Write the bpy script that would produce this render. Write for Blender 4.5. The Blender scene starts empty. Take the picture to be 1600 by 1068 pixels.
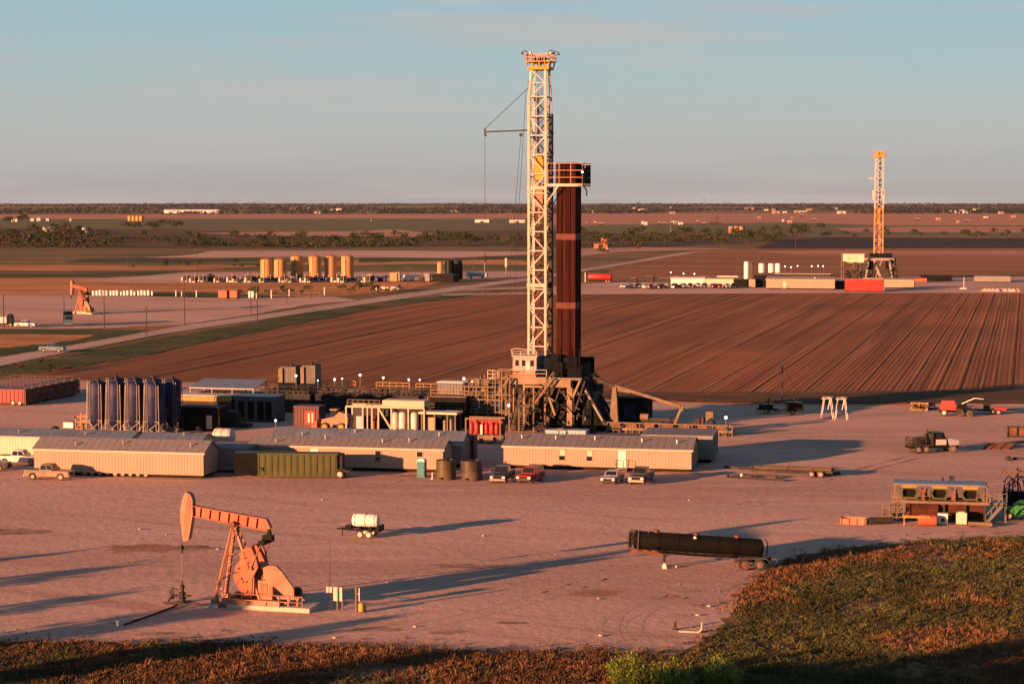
import bpy, math, random
from mathutils import Vector, Matrix, noise as mnoise
random.seed(7)
sin, cos, pi = math.sin, math.cos, math.pi
R = math.radians
COL = bpy.context.scene.collection
SC = bpy.context.scene
# ---------------------------------------------------------------- camera
F, CX, CY, HC, YH = 3111.0, 800.0, 534.0, 34.0, 316.0
PITCH = math.atan((CY - YH) / F)
TH = R(14.5)                       # the whole lease is laid out on a grid turned by this much
def ray(px, py):
    a, b = (px - CX) / F, -(py - CY) / F
    return Vector((a, cos(PITCH) + b * sin(PITCH), -sin(PITCH) + b * cos(PITCH)))
def P(px, py, z=0.0):
    """ground point seen at that place of the photo, at height z"""
    d = ray(px, py)
    t = (z - HC) / d.z
    return Vector((d.x * t, d.y * t, z))
def SCL(px, py):
    return F / ((0 - HC) / ray(px, py).z)
cam = bpy.data.cameras.new('camera')
cam.sensor_width = 36.0
cam.lens = 36.0 * F / 1600.0
cam.clip_start, cam.clip_end = 1.0, 60000.0
camo = bpy.data.objects.new('camera', cam)
COL.objects.link(camo)
camo.location = (0, 0, HC)
camo.rotation_euler = (pi / 2 - PITCH, 0, 0)
SC.camera = camo
# ---------------------------------------------------------------- light
SUN_EL, SUN_DIR = R(7.3), R(37.5)  # light travels towards +X turned SUN_DIR to +Y
sl = bpy.data.lights.new('sun', 'SUN')
sl.energy, sl.angle, sl.color = 5.0, R(0.55), (1.0, 0.42, 0.19)
so = bpy.data.objects.new('sun', sl)
COL.objects.link(so)
dv = Vector((cos(SUN_DIR) * cos(SUN_EL), sin(SUN_DIR) * cos(SUN_EL), -sin(SUN_EL)))
so.rotation_euler = dv.to_track_quat('-Z', 'Y').to_euler()
W = bpy.data.worlds.new('World')
SC.world = W
W.use_nodes = True
nt = W.node_tree
bg = nt.nodes['Background']
sky = nt.nodes.new('ShaderNodeTexSky')
sky.sky_type = 'NISHITA'
sky.sun_disc = False
sky.sun_elevation = SUN_EL
# rotation 0 puts the sun at +Y and grows clockwise
sky.sun_rotation = math.atan2(-dv.x, -dv.y)
sky.altitude = 800.0
sky.air_density, sky.dust_density, sky.ozone_density = 1.0, 0.9, 1.6
tc = nt.nodes.new('ShaderNodeTexCoord')
mp = nt.nodes.new('ShaderNodeMapping')
mp.inputs['Scale'].default_value = (3.6, 3.6, 62.0)
n1 = nt.nodes.new('ShaderNodeTexNoise')
n1.inputs['Scale'].default_value = 1.6
n1.inputs['Detail'].default_value = 5.0
n1.inputs['Roughness'].default_value = 0.5
sep = nt.nodes.new('ShaderNodeSeparateXYZ')
L = nt.links.new
L(tc.outputs['Generated'], mp.inputs['Vector']); L(mp.outputs[0], n1.inputs['Vector'])
L(tc.outputs['Generated'], sep.inputs[0])
# thin veil of high cloud: mauve grey over the horizon, clearing to blue higher up
veil = nt.nodes.new('ShaderNodeValToRGB')
K = 1.0
els = veil.color_ramp.elements
cols = ((0.0, (.378, .366, .366)), (.10, (.440, .430, .420)), (.22, (.470, .497, .485)), (.40, (.405, .525, .545)), (.62, (.350, .518, .578)), (1.0, (.20, .33, .44)))
while len(els) < len(cols):
    els.new(.5)
for e, (p_, c_) in zip(els, cols):
    e.position, e.color = p_, c_ + (1,)
mrz = nt.nodes.new('ShaderNodeMapRange')
mrz.inputs['From Max'].default_value = .17
L(sep.outputs['Z'], mrz.inputs['Value']); L(mrz.outputs[0], veil.inputs[0])
cl = nt.nodes.new('ShaderNodeMapRange')          # streaks of cloud in the veil
cl.inputs['From Min'].default_value, cl.inputs['From Max'].default_value = .46, .72
cl.inputs['To Min'].default_value, cl.inputs['To Max'].default_value = 0.0, .8
L(n1.outputs[0], cl.inputs['Value'])
cmx = nt.nodes.new('ShaderNodeMix'); cmx.data_type = 'RGBA'
cmx.inputs['B'].default_value = (.53, .49, .475, 1)
L(cl.outputs[0], cmx.inputs['Factor']); L(veil.outputs[0], cmx.inputs['A'])
SKY_STR, EXPO = 0.040, 1.78
gain = nt.nodes.new('ShaderNodeMix'); gain.data_type = 'RGBA'; gain.blend_type = 'MULTIPLY'; gain.clamp_result = False
gain.inputs['Factor'].default_value = 1.0
gk = 1.0 / (SKY_STR * 2 ** EXPO)
gain.inputs['B'].default_value = (gk, gk, gk, 1)
L(cmx.outputs['Result'], gain.inputs['A'])
fac = nt.nodes.new('ShaderNodeMapRange')          # the veil thins out overhead
fac.inputs['From Min'].default_value, fac.inputs['From Max'].default_value = .10, .40
fac.inputs['To Min'].default_value, fac.inputs['To Max'].default_value = .94, 0.0
L(sep.outputs['Z'], fac.inputs['Value'])
mx = nt.nodes.new('ShaderNodeMix'); mx.data_type = 'RGBA'; mx.clamp_result = False
L(fac.outputs[0], mx.inputs['Factor']); L(sky.outputs[0], mx.inputs['A']); L(gain.outputs['Result'], mx.inputs['B'])
L(mx.outputs['Result'], bg.inputs['Color'])
bg.inputs['Strength'].default_value = SKY_STR
SC.view_settings.view_transform = 'Standard'
SC.view_settings.look = 'None'
SC.view_settings.gamma = 1.0
SC.view_settings.exposure = EXPO
SC.cycles.max_bounces = 5
SC.cycles.diffuse_bounces = 2
SC.cycles.glossy_bounces = 2
SC.cycles.transmission_bounces = 2
SC.cycles.transparent_max_bounces = 6
SC.cycles.use_denoising = True
# ---------------------------------------------------------------- materials
MATS = {}
def mat(name, col, rough=0.7, metal=0.0, var=0.22, scale=0.8, dust=0.0, spec=0.3, emit=None, stretch=None, bump=0.0):
    if name in MATS:
        return MATS[name]
    m = bpy.data.materials.new(name)
    m.use_nodes = True
    t = m.node_tree
    b = t.nodes['Principled BSDF']
    b.inputs['Roughness'].default_value = rough
    b.inputs['Metallic'].default_value = metal
    b.inputs['Specular IOR Level'].default_value = spec
    co = t.nodes.new('ShaderNodeTexCoord')
    src = co.outputs['Object']
    if stretch:
        mpp = t.nodes.new('ShaderNodeMapping')
        mpp.inputs['Scale'].default_value = stretch
        t.links.new(src, mpp.inputs['Vector']); src = mpp.outputs[0]
    nz = t.nodes.new('ShaderNodeTexNoise')
    nz.inputs['Scale'].default_value = scale
    nz.inputs['Detail'].default_value = 6.0
    nz.inputs['Roughness'].default_value = 0.62
    t.links.new(src, nz.inputs['Vector'])
    r = t.nodes.new('ShaderNodeValToRGB')
    e = r.color_ramp.elements
    e[0].position, e[1].position = 0.3, 0.7
    e[0].color = tuple(max(0, c * (1 - var)) for c in col) + (1,)
    e[1].color = tuple(min(1, c * (1 + var)) for c in col) + (1,)
    t.links.new(nz.outputs[0], r.inputs[0])
    out = r.outputs[0]
    if dust:                                   # dry caliche dust in patches
        n2 = t.nodes.new('ShaderNodeTexNoise')
        n2.inputs['Scale'].default_value = 0.55
        n2.inputs['Detail'].default_value = 4.0
        t.links.new(co.outputs['Object'], n2.inputs['Vector'])
        mr = t.nodes.new('ShaderNodeMapRange')
        mr.inputs['From Min'].default_value, mr.inputs['From Max'].default_value = 0.42, 0.72
        mr.inputs['To Max'].default_value = dust
        t.links.new(n2.outputs[0], mr.inputs['Value'])
        mm = t.nodes.new('ShaderNodeMix'); mm.data_type = 'RGBA'
        t.links.new(mr.outputs[0], mm.inputs['Factor'])
        t.links.new(out, mm.inputs['A'])
        mm.inputs['B'].default_value = (0.34, 0.24, 0.18, 1)
        out = mm.outputs['Result']
    t.links.new(out, b.inputs['Base Color'])
    if bump:
        bp = t.nodes.new('ShaderNodeBump')
        bp.inputs['Strength'].default_value = bump
        bp.inputs['Distance'].default_value = 0.1
        t.links.new(nz.outputs[0], bp.inputs['Height'])
        t.links.new(bp.outputs[0], b.inputs['Normal'])
    if emit:
        b.inputs['Emission Color'].default_value = tuple(emit[:3]) + (1,)
        b.inputs['Emission Strength'].default_value = emit[3]
    MATS[name] = m
    return m
def soil(name, layers, bump=0.5, bscale=1.2, rough=0.95, bdist=0.2):
    """bare or planted ground: layers = (colour, noise scale, stretch, low, high) laid one over the next, on world position"""
    if name in MATS:
        return MATS[name]
    m = bpy.data.materials.new(name)
    m.use_nodes = True
    t = m.node_tree
    b = t.nodes['Principled BSDF']
    b.inputs['Roughness'].default_value = rough
    b.inputs['Specular IOR Level'].default_value = 0.1
    g = t.nodes.new('ShaderNodeNewGeometry')
    out = None
    for i, (col, sc, st, lo, hi) in enumerate(layers):
        if out is None:
            rgb = t.nodes.new('ShaderNodeRGB')
            rgb.outputs[0].default_value = tuple(col) + (1,)
            out = rgb.outputs[0]
            continue
        rot = t.nodes.new('ShaderNodeMapping')
        rot.inputs['Rotation'].default_value = (0, 0, st[2] if len(st) > 2 else TH)
        t.links.new(g.outputs['Position'], rot.inputs['Vector'])
        mpp = t.nodes.new('ShaderNodeMapping')
        mpp.inputs['Scale'].default_value = (st[0], st[1], 1.0)
        mpp.inputs['Location'].default_value = (17.3 * i, 9.1 * i, 3.3 * i)
        t.links.new(rot.outputs[0], mpp.inputs['Vector'])
        nz = t.nodes.new('ShaderNodeTexNoise')
        nz.inputs['Scale'].default_value = sc
        nz.inputs['Detail'].default_value = 7.0
        nz.inputs['Roughness'].default_value = 0.6
        t.links.new(mpp.outputs[0], nz.inputs['Vector'])
        mr = t.nodes.new('ShaderNodeMapRange')
        mr.inputs['From Min'].default_value, mr.inputs['From Max'].default_value = lo, hi
        t.links.new(nz.outputs[0], mr.inputs['Value'])
        mm = t.nodes.new('ShaderNodeMix'); mm.data_type = 'RGBA'
        t.links.new(mr.outputs[0], mm.inputs['Factor'])
        t.links.new(out, mm.inputs['A'])
        mm.inputs['B'].default_value = tuple(col) + (1,)
        out = mm.outputs['Result']
    t.links.new(out, b.inputs['Base Color'])
    if bump:
        nz = t.nodes.new('ShaderNodeTexNoise')
        nz.inputs['Scale'].default_value = bscale
        nz.inputs['Detail'].default_value = 8.0
        nz.inputs['Roughness'].default_value = 0.65
        t.links.new(g.outputs['Position'], nz.inputs['Vector'])
        bp = t.nodes.new('ShaderNodeBump')
        bp.inputs['Strength'].default_value = bump
        bp.inputs['Distance'].default_value = bdist
        t.links.new(nz.outputs[0], bp.inputs['Height'])
        t.links.new(bp.outputs[0], b.inputs['Normal'])
    MATS[name] = m
    return m
# ---------------------------------------------------------------- mesh builder
class G:
    def __init__(s):
        s.v, s.f, s.M, s.u, s.hold = [], [], Matrix(), [], False
    def add(s, vs, fs):
        o = len(s.v)
        if not s.hold:
            s.u.append((o, len(s.f)))
        M = s.M
        s.v.extend((M @ Vector(p))[:] for p in vs)
        s.f.extend(tuple(i + o for i in f) for f in fs)
        return s
    def at(s, x=0, y=0, z=0, rz=0, rx=0, ry=0):
        s.M = Matrix.Translation((x, y, z)) @ Matrix.Rotation(rz, 4, 'Z') @ Matrix.Rotation(ry, 4, 'Y') @ Matrix.Rotation(rx, 4, 'X')
        return s
    def box(s, x0, x1, y0, y1, z0, z1):
        return s.add([(x0, y0, z0), (x1, y0, z0), (x1, y1, z0), (x0, y1, z0), (x0, y0, z1), (x1, y0, z1), (x1, y1, z1), (x0, y1, z1)],
                     [(3, 2, 1, 0), (4, 5, 6, 7), (0, 1, 5, 4), (1, 2, 6, 5), (2, 3, 7, 6), (3, 0, 4, 7)])
    def bar(s, p, q, w, h=None):
        p, q = Vector(p), Vector(q)
        h = h or w
        d = (q - p)
        if d.length < 1e-6:
            return s
        d.normalize()
        up = Vector((0, 0, 1)) if abs(d.z) < 0.99 else Vector((0, 1, 0))
        a = d.cross(up).normalized() * (w / 2)
        b = a.normalized().cross(d) * (h / 2)
        vs = []
        for c in (p, q):
            vs += [c - a - b, c + a - b, c + a + b, c - a + b]
        return s.add([x[:] for x in vs], [(3, 2, 1, 0), (4, 5, 6, 7), (0, 1, 5, 4), (1, 2, 6, 5), (2, 3, 7, 6), (3, 0, 4, 7)])
    def tube(s, p, q, r, n=10, r2=None):
        p, q = Vector(p), Vector(q)
        r2 = r if r2 is None else r2
        d = (q - p).normalized()
        up = Vector((0, 0, 1)) if abs(d.z) < 0.99 else Vector((0, 1, 0))
        a = d.cross(up).normalized()
        b = a.cross(d)
        vs = []
        for c, rr in ((p, r), (q, r2)):
            for i in range(n):
                t = 2 * pi * i / n
                vs.append((c + a * cos(t) * rr + b * sin(t) * rr)[:])
        fs = [(i, (i + 1) % n, n + (i + 1) % n, n + i) for i in range(n)]
        fs += [tuple(range(n - 1, -1, -1)), tuple(range(n, 2 * n))]
        return s.add(vs, fs)
    def path(s, pts, r, n=6):
        for i, (a, b) in enumerate(zip(pts, pts[1:])):
            s.tube(a, b, r, n)
            s.hold = True
        s.hold = False
        return s
    def prism(s, poly, a, b, axis='y'):
        n = len(poly)
        def pt(u, w, t):
            return (u, t, w) if axis == 'y' else ((t, u, w) if axis == 'x' else (u, w, t))
        vs = [pt(u, w, a) for u, w in poly] + [pt(u, w, b) for u, w in poly]
        fs = [(i, (i + 1) % n, n + (i + 1) % n, n + i) for i in range(n)]
        fs += [tuple(range(n - 1, -1, -1)), tuple(range(n, 2 * n))]
        return s.add(vs, fs)
    def lathe(s, prof, n=16, c=(0, 0, 0), axis='z'):
        vs, fs = [], []
        for r, h in prof:
            for i in range(n):
                t = 2 * pi * i / n
                x, y = r * cos(t), r * sin(t)
                q = (x, y, h) if axis == 'z' else ((h, x, y) if axis == 'x' else (x, h, y))
                vs.append((q[0] + c[0], q[1] + c[1], q[2] + c[2]))
        k = len(prof)
        for j in range(k - 1):
            for i in range(n):
                fs.append((j * n + i, j * n + (i + 1) % n, (j + 1) * n + (i + 1) % n, (j + 1) * n + i))
        fs += [tuple(range(n - 1, -1, -1)), tuple(range((k - 1) * n, k * n))]
        return s.add(vs, fs)
    def ball(s, c, r, n=10):
        prof = [(max(1e-3, r * sin(pi * i / 6)), -r * cos(pi * i / 6)) for i in range(7)]
        return s.lathe(prof, n, c)
    def hull8(s, a, b):
        """a, b: four points each (bottom loop, top loop)"""
        return s.add(list(a) + list(b), [(3, 2, 1, 0), (4, 5, 6, 7), (0, 1, 5, 4), (1, 2, 6, 5), (2, 3, 7, 6), (3, 0, 4, 7)])
    def rail(s, pts, h=1.1, step=1.8, w=0.06, mid=2):
        for a, b in zip(pts, pts[1:]):
            a, b = Vector(a), Vector(b)
            n = max(1, round((b - a).length / step))
            for i in range(n + 1):
                c = a.lerp(b, i / n)
                s.bar(c, c + Vector((0, 0, h)), w)
            for k in range(mid):
                z = Vector((0, 0, h * (k + 1) / mid))
                s.bar(a + z, b + z, w)
        return s
    def stair(s, p, q, w, axis=(0, 1, 0), n=None, tread=0.28):
        """two stringers and open treads between p (foot) and q (head); axis = direction of the width"""
        p, q, ax = Vector(p), Vector(q), Vector(axis) * (w / 2)
        n = n or max(3, int((q.z - p.z) / 0.25))
        for sg in (-1, 1):
            s.bar(p + ax * sg, q + ax * sg, 0.08, 0.25)
        for i in range(n):
            c = p.lerp(q, (i + 0.5) / n)
            d = (q - p); d.z = 0
            d = d.normalized() * tread / 2 if d.length > 0.01 else Vector((0.1, 0, 0))
            s.hull8([(c - d - ax)[:], (c + d - ax)[:], (c + d + ax)[:], (c - d + ax)[:]],
                    [(c - d - ax + Vector((0, 0, .05)))[:], (c + d - ax + Vector((0, 0, .05)))[:], (c + d + ax + Vector((0, 0, .05)))[:], (c - d + ax + Vector((0, 0, .05)))[:]])
        for sg in (-1, 1):
            u = Vector((0, 0, 1.0))
            s.bar(p + ax * sg + u, q + ax * sg + u, 0.05)
            for i in range(4):
                c = p.lerp(q, i / 3) + ax * sg
                s.bar(c, c + u, 0.05)
        return s
    def make(s, name, m, parent=None, smooth=False, label=None):
        me = bpy.data.meshes.new(name)
        me.from_pydata(s.v, [], s.f)
        me.update()
        if smooth:
            me.polygons.foreach_set('use_smooth', [True] * len(me.polygons))
            try:
                me.set_sharp_from_angle(angle=R(40))
            except Exception:
                pass
        me.materials.append(m)
        o = bpy.data.objects.new(name, me)
        COL.objects.link(o)
        if parent is not None:
            o.parent = parent
        if label:
            o['label'] = label
        return o
def make_each(g, name, m, parent=None, smooth=False):
    """every piece that was added becomes a part of its own"""
    ends = g.u[1:] + [(len(g.v), len(g.f))]
    out = []
    for (v0, f0), (v1, f1) in zip(g.u, ends):
        h = G()
        h.v, h.f = g.v[v0:v1], [tuple(i - v0 for i in f) for f in g.f[f0:f1]]
        out.append(h.make(name, m, parent, smooth))
    return out
def tag(o, label=None, cat=None, group=None, kind=None):
    for k, v in (('label', label), ('category', cat), ('group', group), ('kind', kind)):
        if v:
            o[k] = v
    return o
def thing(name, label, cat, loc, rz=-TH, group=None):
    o = bpy.data.objects.new(name, None)
    o.empty_display_size = 0.5
    COL.objects.link(o)
    o.location = loc
    o.rotation_euler = (0, 0, rz)
    return tag(o, label, cat, group)
def kids(o):
    return [c for c in COL.objects if c.parent == o]
KID = {}
def dup(root, loc, rz=None, label=None, scale=None):
    """a copy of a thing with its parts and their sub-parts"""
    def kk(o):
        if o.name not in KID:
            KID[o.name] = kids(o)
        return KID[o.name]
    def rec(o, parent):
        c = o.copy()
        COL.objects.link(c)
        if parent is not None:
            c.parent = parent
        for ch in kk(o):
            rec(ch, c)
        return c
    c = rec(root, None)
    c.location = loc
    if rz is not None:
        c.rotation_euler = (0, 0, rz)
    if label:
        c['label'] = label
    if scale:
        c.scale = scale if hasattr(scale, '__len__') else (scale,) * 3
    return c
def L2(base, x, y, z=0, rz=-TH):
    """point given in the grid's own axes from a base point"""
    return Vector((base[0] + x * cos(rz) - y * sin(rz), base[1] + x * sin(rz) + y * cos(rz), base[2] + z))
# shared materials -------------------------------------------------------
M_tan = mat('tan_siding', (.31, .225, .17), .75, var=.08, scale=.5, dust=.15)
M_cream = mat('cream_siding', (.46, .43, .33), .7, var=.06, dust=.1)
M_white = mat('white_paint', (.62, .60, .56), .5, var=.08, dust=.15)
M_whited = mat('dusty_white_paint', (.46, .43, .39), .6, var=.15, dust=.3)
M_roof = mat('grey_shingle_roof', (.15, .145, .155), .8, var=.2, scale=2.0, dust=.06)
M_roofb = mat('grey_metal_roof', (.16, .185, .23), .42, var=.18, scale=.6, spec=.6, metal=.3)
M_trim = mat('pale_trim', (.42, .33, .25), .6, var=.08)
M_dark = mat('black_underframe', (.012, .011, .010), .8, var=.3, dust=.03, spec=.08)
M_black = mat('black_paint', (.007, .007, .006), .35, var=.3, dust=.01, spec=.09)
M_glass = mat('dark_glass', (.012, .014, .018), .08, var=.1, spec=.6)
M_tyre = mat('tyre_rubber', (.022, .020, .019), .85, var=.25, dust=.3)
M_rim = mat('painted_rim', (.26, .23, .20), .4, metal=.3, var=.1, dust=.2)
M_steel = mat('grey_steel', (.13, .12, .11), .5, metal=.3, var=.25, dust=.18)
M_dsteel = mat('dark_steel', (.032, .028, .025), .65, metal=.1, var=.35, scale=1.5, dust=.06, spec=.12)
M_rust = mat('rusty_steel', (.11, .045, .022), .8, var=.4, scale=1.4, dust=.12)
M_tansteel = mat('tan_painted_steel', (.125, .088, .054), .65, var=.3, scale=1.2, dust=.12)
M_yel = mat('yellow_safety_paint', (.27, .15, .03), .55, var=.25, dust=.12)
M_orange = mat('orange_paint', (.40, .080, .034), .55, var=.3, scale=1.6, dust=.22, stretch=(1, 1, .4))
M_orange2 = mat('faded_orange_paint', (.31, .135, .080), .6, var=.26, scale=1.6, dust=.35, stretch=(1, 1, .4))
M_red = mat('red_paint', (.26, .018, .016), .45, var=.2, dust=.06)
M_mar = mat('maroon_paint', (.055, .009, .010), .5, var=.2, dust=.1)
M_blue = mat('navy_blue_paint', (.011, .017, .055), .5, var=.4, scale=.7, dust=.16, spec=.10)
M_lblue = mat('pale_blue_paint', (.22, .33, .40), .5, var=.12, dust=.15)
M_green = mat('olive_green_paint', (.050, .058, .014), .55, var=.2, dust=.05)
M_brgreen = mat('bright_green_paint', (.022, .20, .035), .45, var=.12, dust=.1)
M_teal = mat('teal_plastic', (.03, .16, .15), .5, var=.08)
M_conc = mat('concrete', (.42, .36, .30), .9, var=.12, scale=1.5, bump=.2)
M_silver = mat('bare_aluminium', (.55, .53, .50), .28, metal=.85, var=.08, dust=.12)
M_lamp = mat('lit_lamp', (.8, .8, .75), .5, emit=(1, .93, .8, 2.5))
M_wood = mat('weathered_wood', (.06, .045, .035), .85, var=.25, scale=2, stretch=(1, 1, .2))
M_ceram = mat('pale_plastic', (.62, .60, .55), .4, var=.06)
M_redbr = mat('drill_pipe_rust', (.044, .0115, .0085), .75, var=.8, scale=.9, spec=.1, stretch=(3.5, 3.5, .08))
M_tankt = mat('tan_tank_paint', (.36, .20, .07), .6, var=.12, dust=.2)
M_grey = mat('mid_grey_paint', (.17, .165, .16), .6, var=.15, dust=.2)
import numpy as np
from mathutils.geometry import tessellate_polygon
# ================================================================ SETTING
def terr(y):
    t = min(1, max(0, (y - 6500) / 6000))
    return 18.8 * t * t * (3 - 2 * t)
def Pt(px, py):
    """ground point on the gently rising far terrain"""
    z = 0.0
    for _ in range(25):
        p = P(px, max(py, 319.4), z)
        z = 0.5 * z + 0.5 * terr(p.y)
    return Vector((p.x, p.y, terr(p.y)))
ys = [-400, -100, 0, 60, 120, 200, 300, 450, 650, 900, 1250, 1700, 2300, 3000, 4000, 5000, 6000] + list(range(6500, 13000, 350)) + [13500, 15000, 18000, 24000]
vs, fs = [], []
NXG = 30
for y in ys:
    hw = 700 + abs(y) * 0.75
    for i in range(NXG + 1):
        vs.append(((i / NXG * 2 - 1) * hw, y, terr(y)))
for j in range(len(ys) - 1):
    for i in range(NXG):
        a = j * (NXG + 1) + i
        fs.append((a, a + 1, a + NXG + 2, a + NXG + 1))
g = G(); g.v, g.f = vs, fs
S_scrub = soil('scrub_ground', [((.20, .13, .06), 1, (1, 1), 0, 1), ((.11, .09, .04), .008, (.2, 1), .45, .6), ((.30, .16, .085), .012, (.15, 1), .5, .66),
                                ((.07, .06, .03), .15, (.5, 1), .55, .75)], bump=.6, bscale=.4, bdist=.5)
tag(g.make('ground', S_scrub), 'flat scrubby plain of dry grass and soil running to the horizon', None, None, 'structure')
def fract(pts, amp, closed=True, seed=0):
    out = []
    n = len(pts)
    for i in range(n if closed else n - 1):
        a, b = pts[i], pts[(i + 1) % n]
        ln = (b - a).length
        k = max(1, min(60, int(ln / max(amp * 1.2, .4))))
        for j in range(k):
            c = a.lerp(b, j / k)
            s = Vector((c.x * .9 / max(amp, .1), c.y * .9 / max(amp, .1), seed))
            out.append(c + Vector((mnoise.noise(s), mnoise.noise(s + Vector((31, 7, 5))), 0)) * amp * 1.5)
    return out
ZL = [0]
def zone(name, px, m, amp=1.0, label=None, level=None, kind='structure'):
    ZL[0] += 1
    z = 0.004 * (level if level is not None else ZL[0])
    pts = fract([P(x, y, z) for x, y in px], amp, seed=ZL[0] * 3.7)
    g = G()
    g.v = [p[:] for p in pts]
    g.f = []
    for tri in tessellate_polygon([[Vector((p.x, p.y, 0)) for p in pts]]):
        a_, b_, c_ = (pts[i] for i in tri)
        up = (b_.x - a_.x) * (c_.y - a_.y) - (b_.y - a_.y) * (c_.x - a_.x)
        if abs(up) > 1e-9:
            g.f.append(tri if up > 0 else (tri[0], tri[2], tri[1]))
    o = g.make(name, m)
    return tag(o, label, None, None, kind)
PADL = [((.53, .345, .275), 1, (1, 1), 0, 1), ((.41, .255, .20), .022, (.35, 1.2), .45, .62), ((.58, .395, .32), .05, (.22, 1.8, .05), .5, .68),
        ((.41, .25, .19), .16, (.12, 1.6, .5), .54, .7), ((.60, .415, .34), .22, (.1, 1.8, -.1), .56, .72), ((.37, .225, .17), .5, (.3, 1), .57, .80), ((.36, .215, .16), 1.8, (.8, 1), .62, .86)]
S_pad = soil('caliche_pad', PADL, bump=.58, bscale=.9, bdist=.14)
S_padr = soil('reddish_caliche', [((.44, .25, .18), 1, (1, 1), 0, 1), ((.34, .18, .12), .05, (.4, 1), .46, .66), ((.5, .34, .27), .1, (.3, 1.6), .55, .72)], bump=.4, bscale=.8)
S_road = soil('dirt_road_dust', [((.45, .33, .27), 1, (1, 1), 0, 1), ((.34, .24, .18), .12, (1, .15), .48, .66), ((.52, .40, .33), .3, (1, .1), .5, .75)], bump=.3, bscale=.8)
S_olive = soil('olive_pasture', [((.15, .125, .05), 1, (1, 1), 0, 1), ((.075, .09, .032), .03, (.25, 1.2), .44, .6), ((.27, .15, .075), .035, (.18, 1.4), .5, .64), ((.055, .05, .02), .4, (.6, 1), .55, .75)], bump=.8, bscale=.6, bdist=.6)
S_verge = soil('dark_green_verge', [((.075, .085, .028), 1, (1, 1), 0, 1), ((.042, .055, .018), .08, (.4, 1), .42, .6), ((.20, .11, .05), .07, (.25, 1), .56, .7), ((.035, .035, .015), .5, (.6, 1), .55, .75)], bump=.8, bscale=.6, bdist=.6)
S_thick = soil('thicket_floor', [((.075, .062, .03), 1, (1, 1), 0, 1), ((.045, .042, .02), .04, (.3, 1), .42, .6), ((.24, .13, .065), .04, (.2, 1.4), .50, .64)], bump=.6, bscale=.4, bdist=.5)
S_green = soil('green_crop_field', [((.125, .13, .055), 1, (1, 1), 0, 1), ((.18, .14, .07), .008, (.15, 1.3), .45, .62), ((.09, .085, .04), .02, (.12, 1.5), .54, .7)], bump=.3, bscale=.3)
S_dry = soil('dry_orange_grass', [((.50, .23, .09), 1, (1, 1), 0, 1), ((.30, .15, .06), .06, (.3, 1), .45, .65), ((.10, .09, .035), .15, (.4, 1), .58, .72)], bump=.8, bscale=.8, bdist=.4)
S_far = soil('far_red_field', [((.46, .22, .13), 1, (1, 1), 0, 1), ((.34, .155, .09), .01, (.15, 1.3), .45, .62), ((.52, .29, .18), .02, (.1, 1.5), .55, .7)], bump=.3, bscale=.2)
S_plow = soil('far_ploughed_soil', [((.30, .135, .06), 1, (1, 1), 0, 1), ((.20, .09, .042), .02, (.12, 1.2), .45, .62), ((.38, .19, .10), .06, (.1, 1.5), .54, .7)], bump=.6, bscale=.5, bdist=.4)
S_dkfield = soil('dark_burnt_field', [((.036, .026, .025), 1, (1, 1), 0, 1), ((.075, .045, .034), .03, (.2, 1), .5, .7)], bump=.3)
# -- far country, horizon downwards
zone('far_field', [(-900, 337), (820, 334), (820, 341.5), (400, 342), (-900, 343)], S_far, 14, 'thin band of reddish bare field near the horizon at left')
zone('far_field', [(780, 333), (2600, 333), (2600, 352), (1380, 352), (1240, 347), (900, 352), (780, 350)], S_far, 14, 'broad orange bare field near the horizon at right')
zone('green_field', [(-900, 343), (400, 341.5), (860, 341), (860, 358), (500, 361), (250, 358), (-900, 356)], S_green, 10, 'muted green crop field in the far distance at left')
zone('green_field', [(880, 352), (1240, 347.5), (1380, 352), (2600, 352), (2600, 366), (1300, 368), (1000, 366), (880, 362)], S_green, 10, 'muted green crop field in the far distance at right')
zone('scrub_belt', [(-900, 356), (250, 358), (420, 363), (620, 362), (860, 358), (880, 362), (1000, 366), (1260, 366), (1210, 378), (1080, 384), (900, 393), (860, 384), (400, 388), (-900, 388)], S_thick, 6, 'belt of low dark scrub crossing the middle distance')
zone('bare_strip', [(560, 361), (620, 358), (690, 366), (640, 370), (420, 368), (300, 364)], S_padr, 6, 'reddish bare bank beyond the scrub belt')
zone('burnt_field', [(1190, 384), (1215, 374), (1300, 371), (1460, 372), (2600, 373), (2600, 386), (1400, 388), (1180, 389)], S_dkfield, 5, 'dark burnt field behind the far drilling rig')
zone('ploughed_field', [(905, 440), (1000, 408), (1100, 391), (1180, 388.5), (1400, 388), (2600, 386), (2600, 442), (1300, 444), (905, 446)], S_plow, 2, 'brown ploughed field around the far drilling rig')
zone('dry_grass_patch', [(-900, 388), (280, 389), (540, 390), (830, 392), (900, 393), (830, 440), (600, 436), (300, 418), (-900, 425)], S_olive, 3, 'olive pasture behind the tank battery')
zone('green_strip', [(-900, 432), (60, 429), (130, 427), (270, 423), (330, 424), (270, 428), (140, 435), (-900, 441)], S_verge, 1.0, 'dark green strip above the dry orange grass at far left')
zone('green_strip', [(130, 404), (250, 402.5), (420, 403), (420, 408), (250, 411), (100, 410)], S_verge, 1.5, 'green strip in the pasture left of the tan tanks')
zone('dry_grass', [(-900, 413), (120, 414), (230, 416), (330, 413), (420, 415), (300, 421), (100, 423), (-900, 420)], S_dry, 1.5, 'pale dry strip across the left pasture')
zone('dry_grass', [(430, 411), (640, 404), (760, 404), (830, 408), (830, 414), (640, 412), (520, 416)], S_dry, 1.5, 'dry orange patch behind the tan tanks')
zone('green_strip', [(560, 403), (700, 401), (830, 400), (830, 404), (700, 407), (560, 410)], S_verge, 1.5, 'green strip behind the tan tanks')
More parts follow.
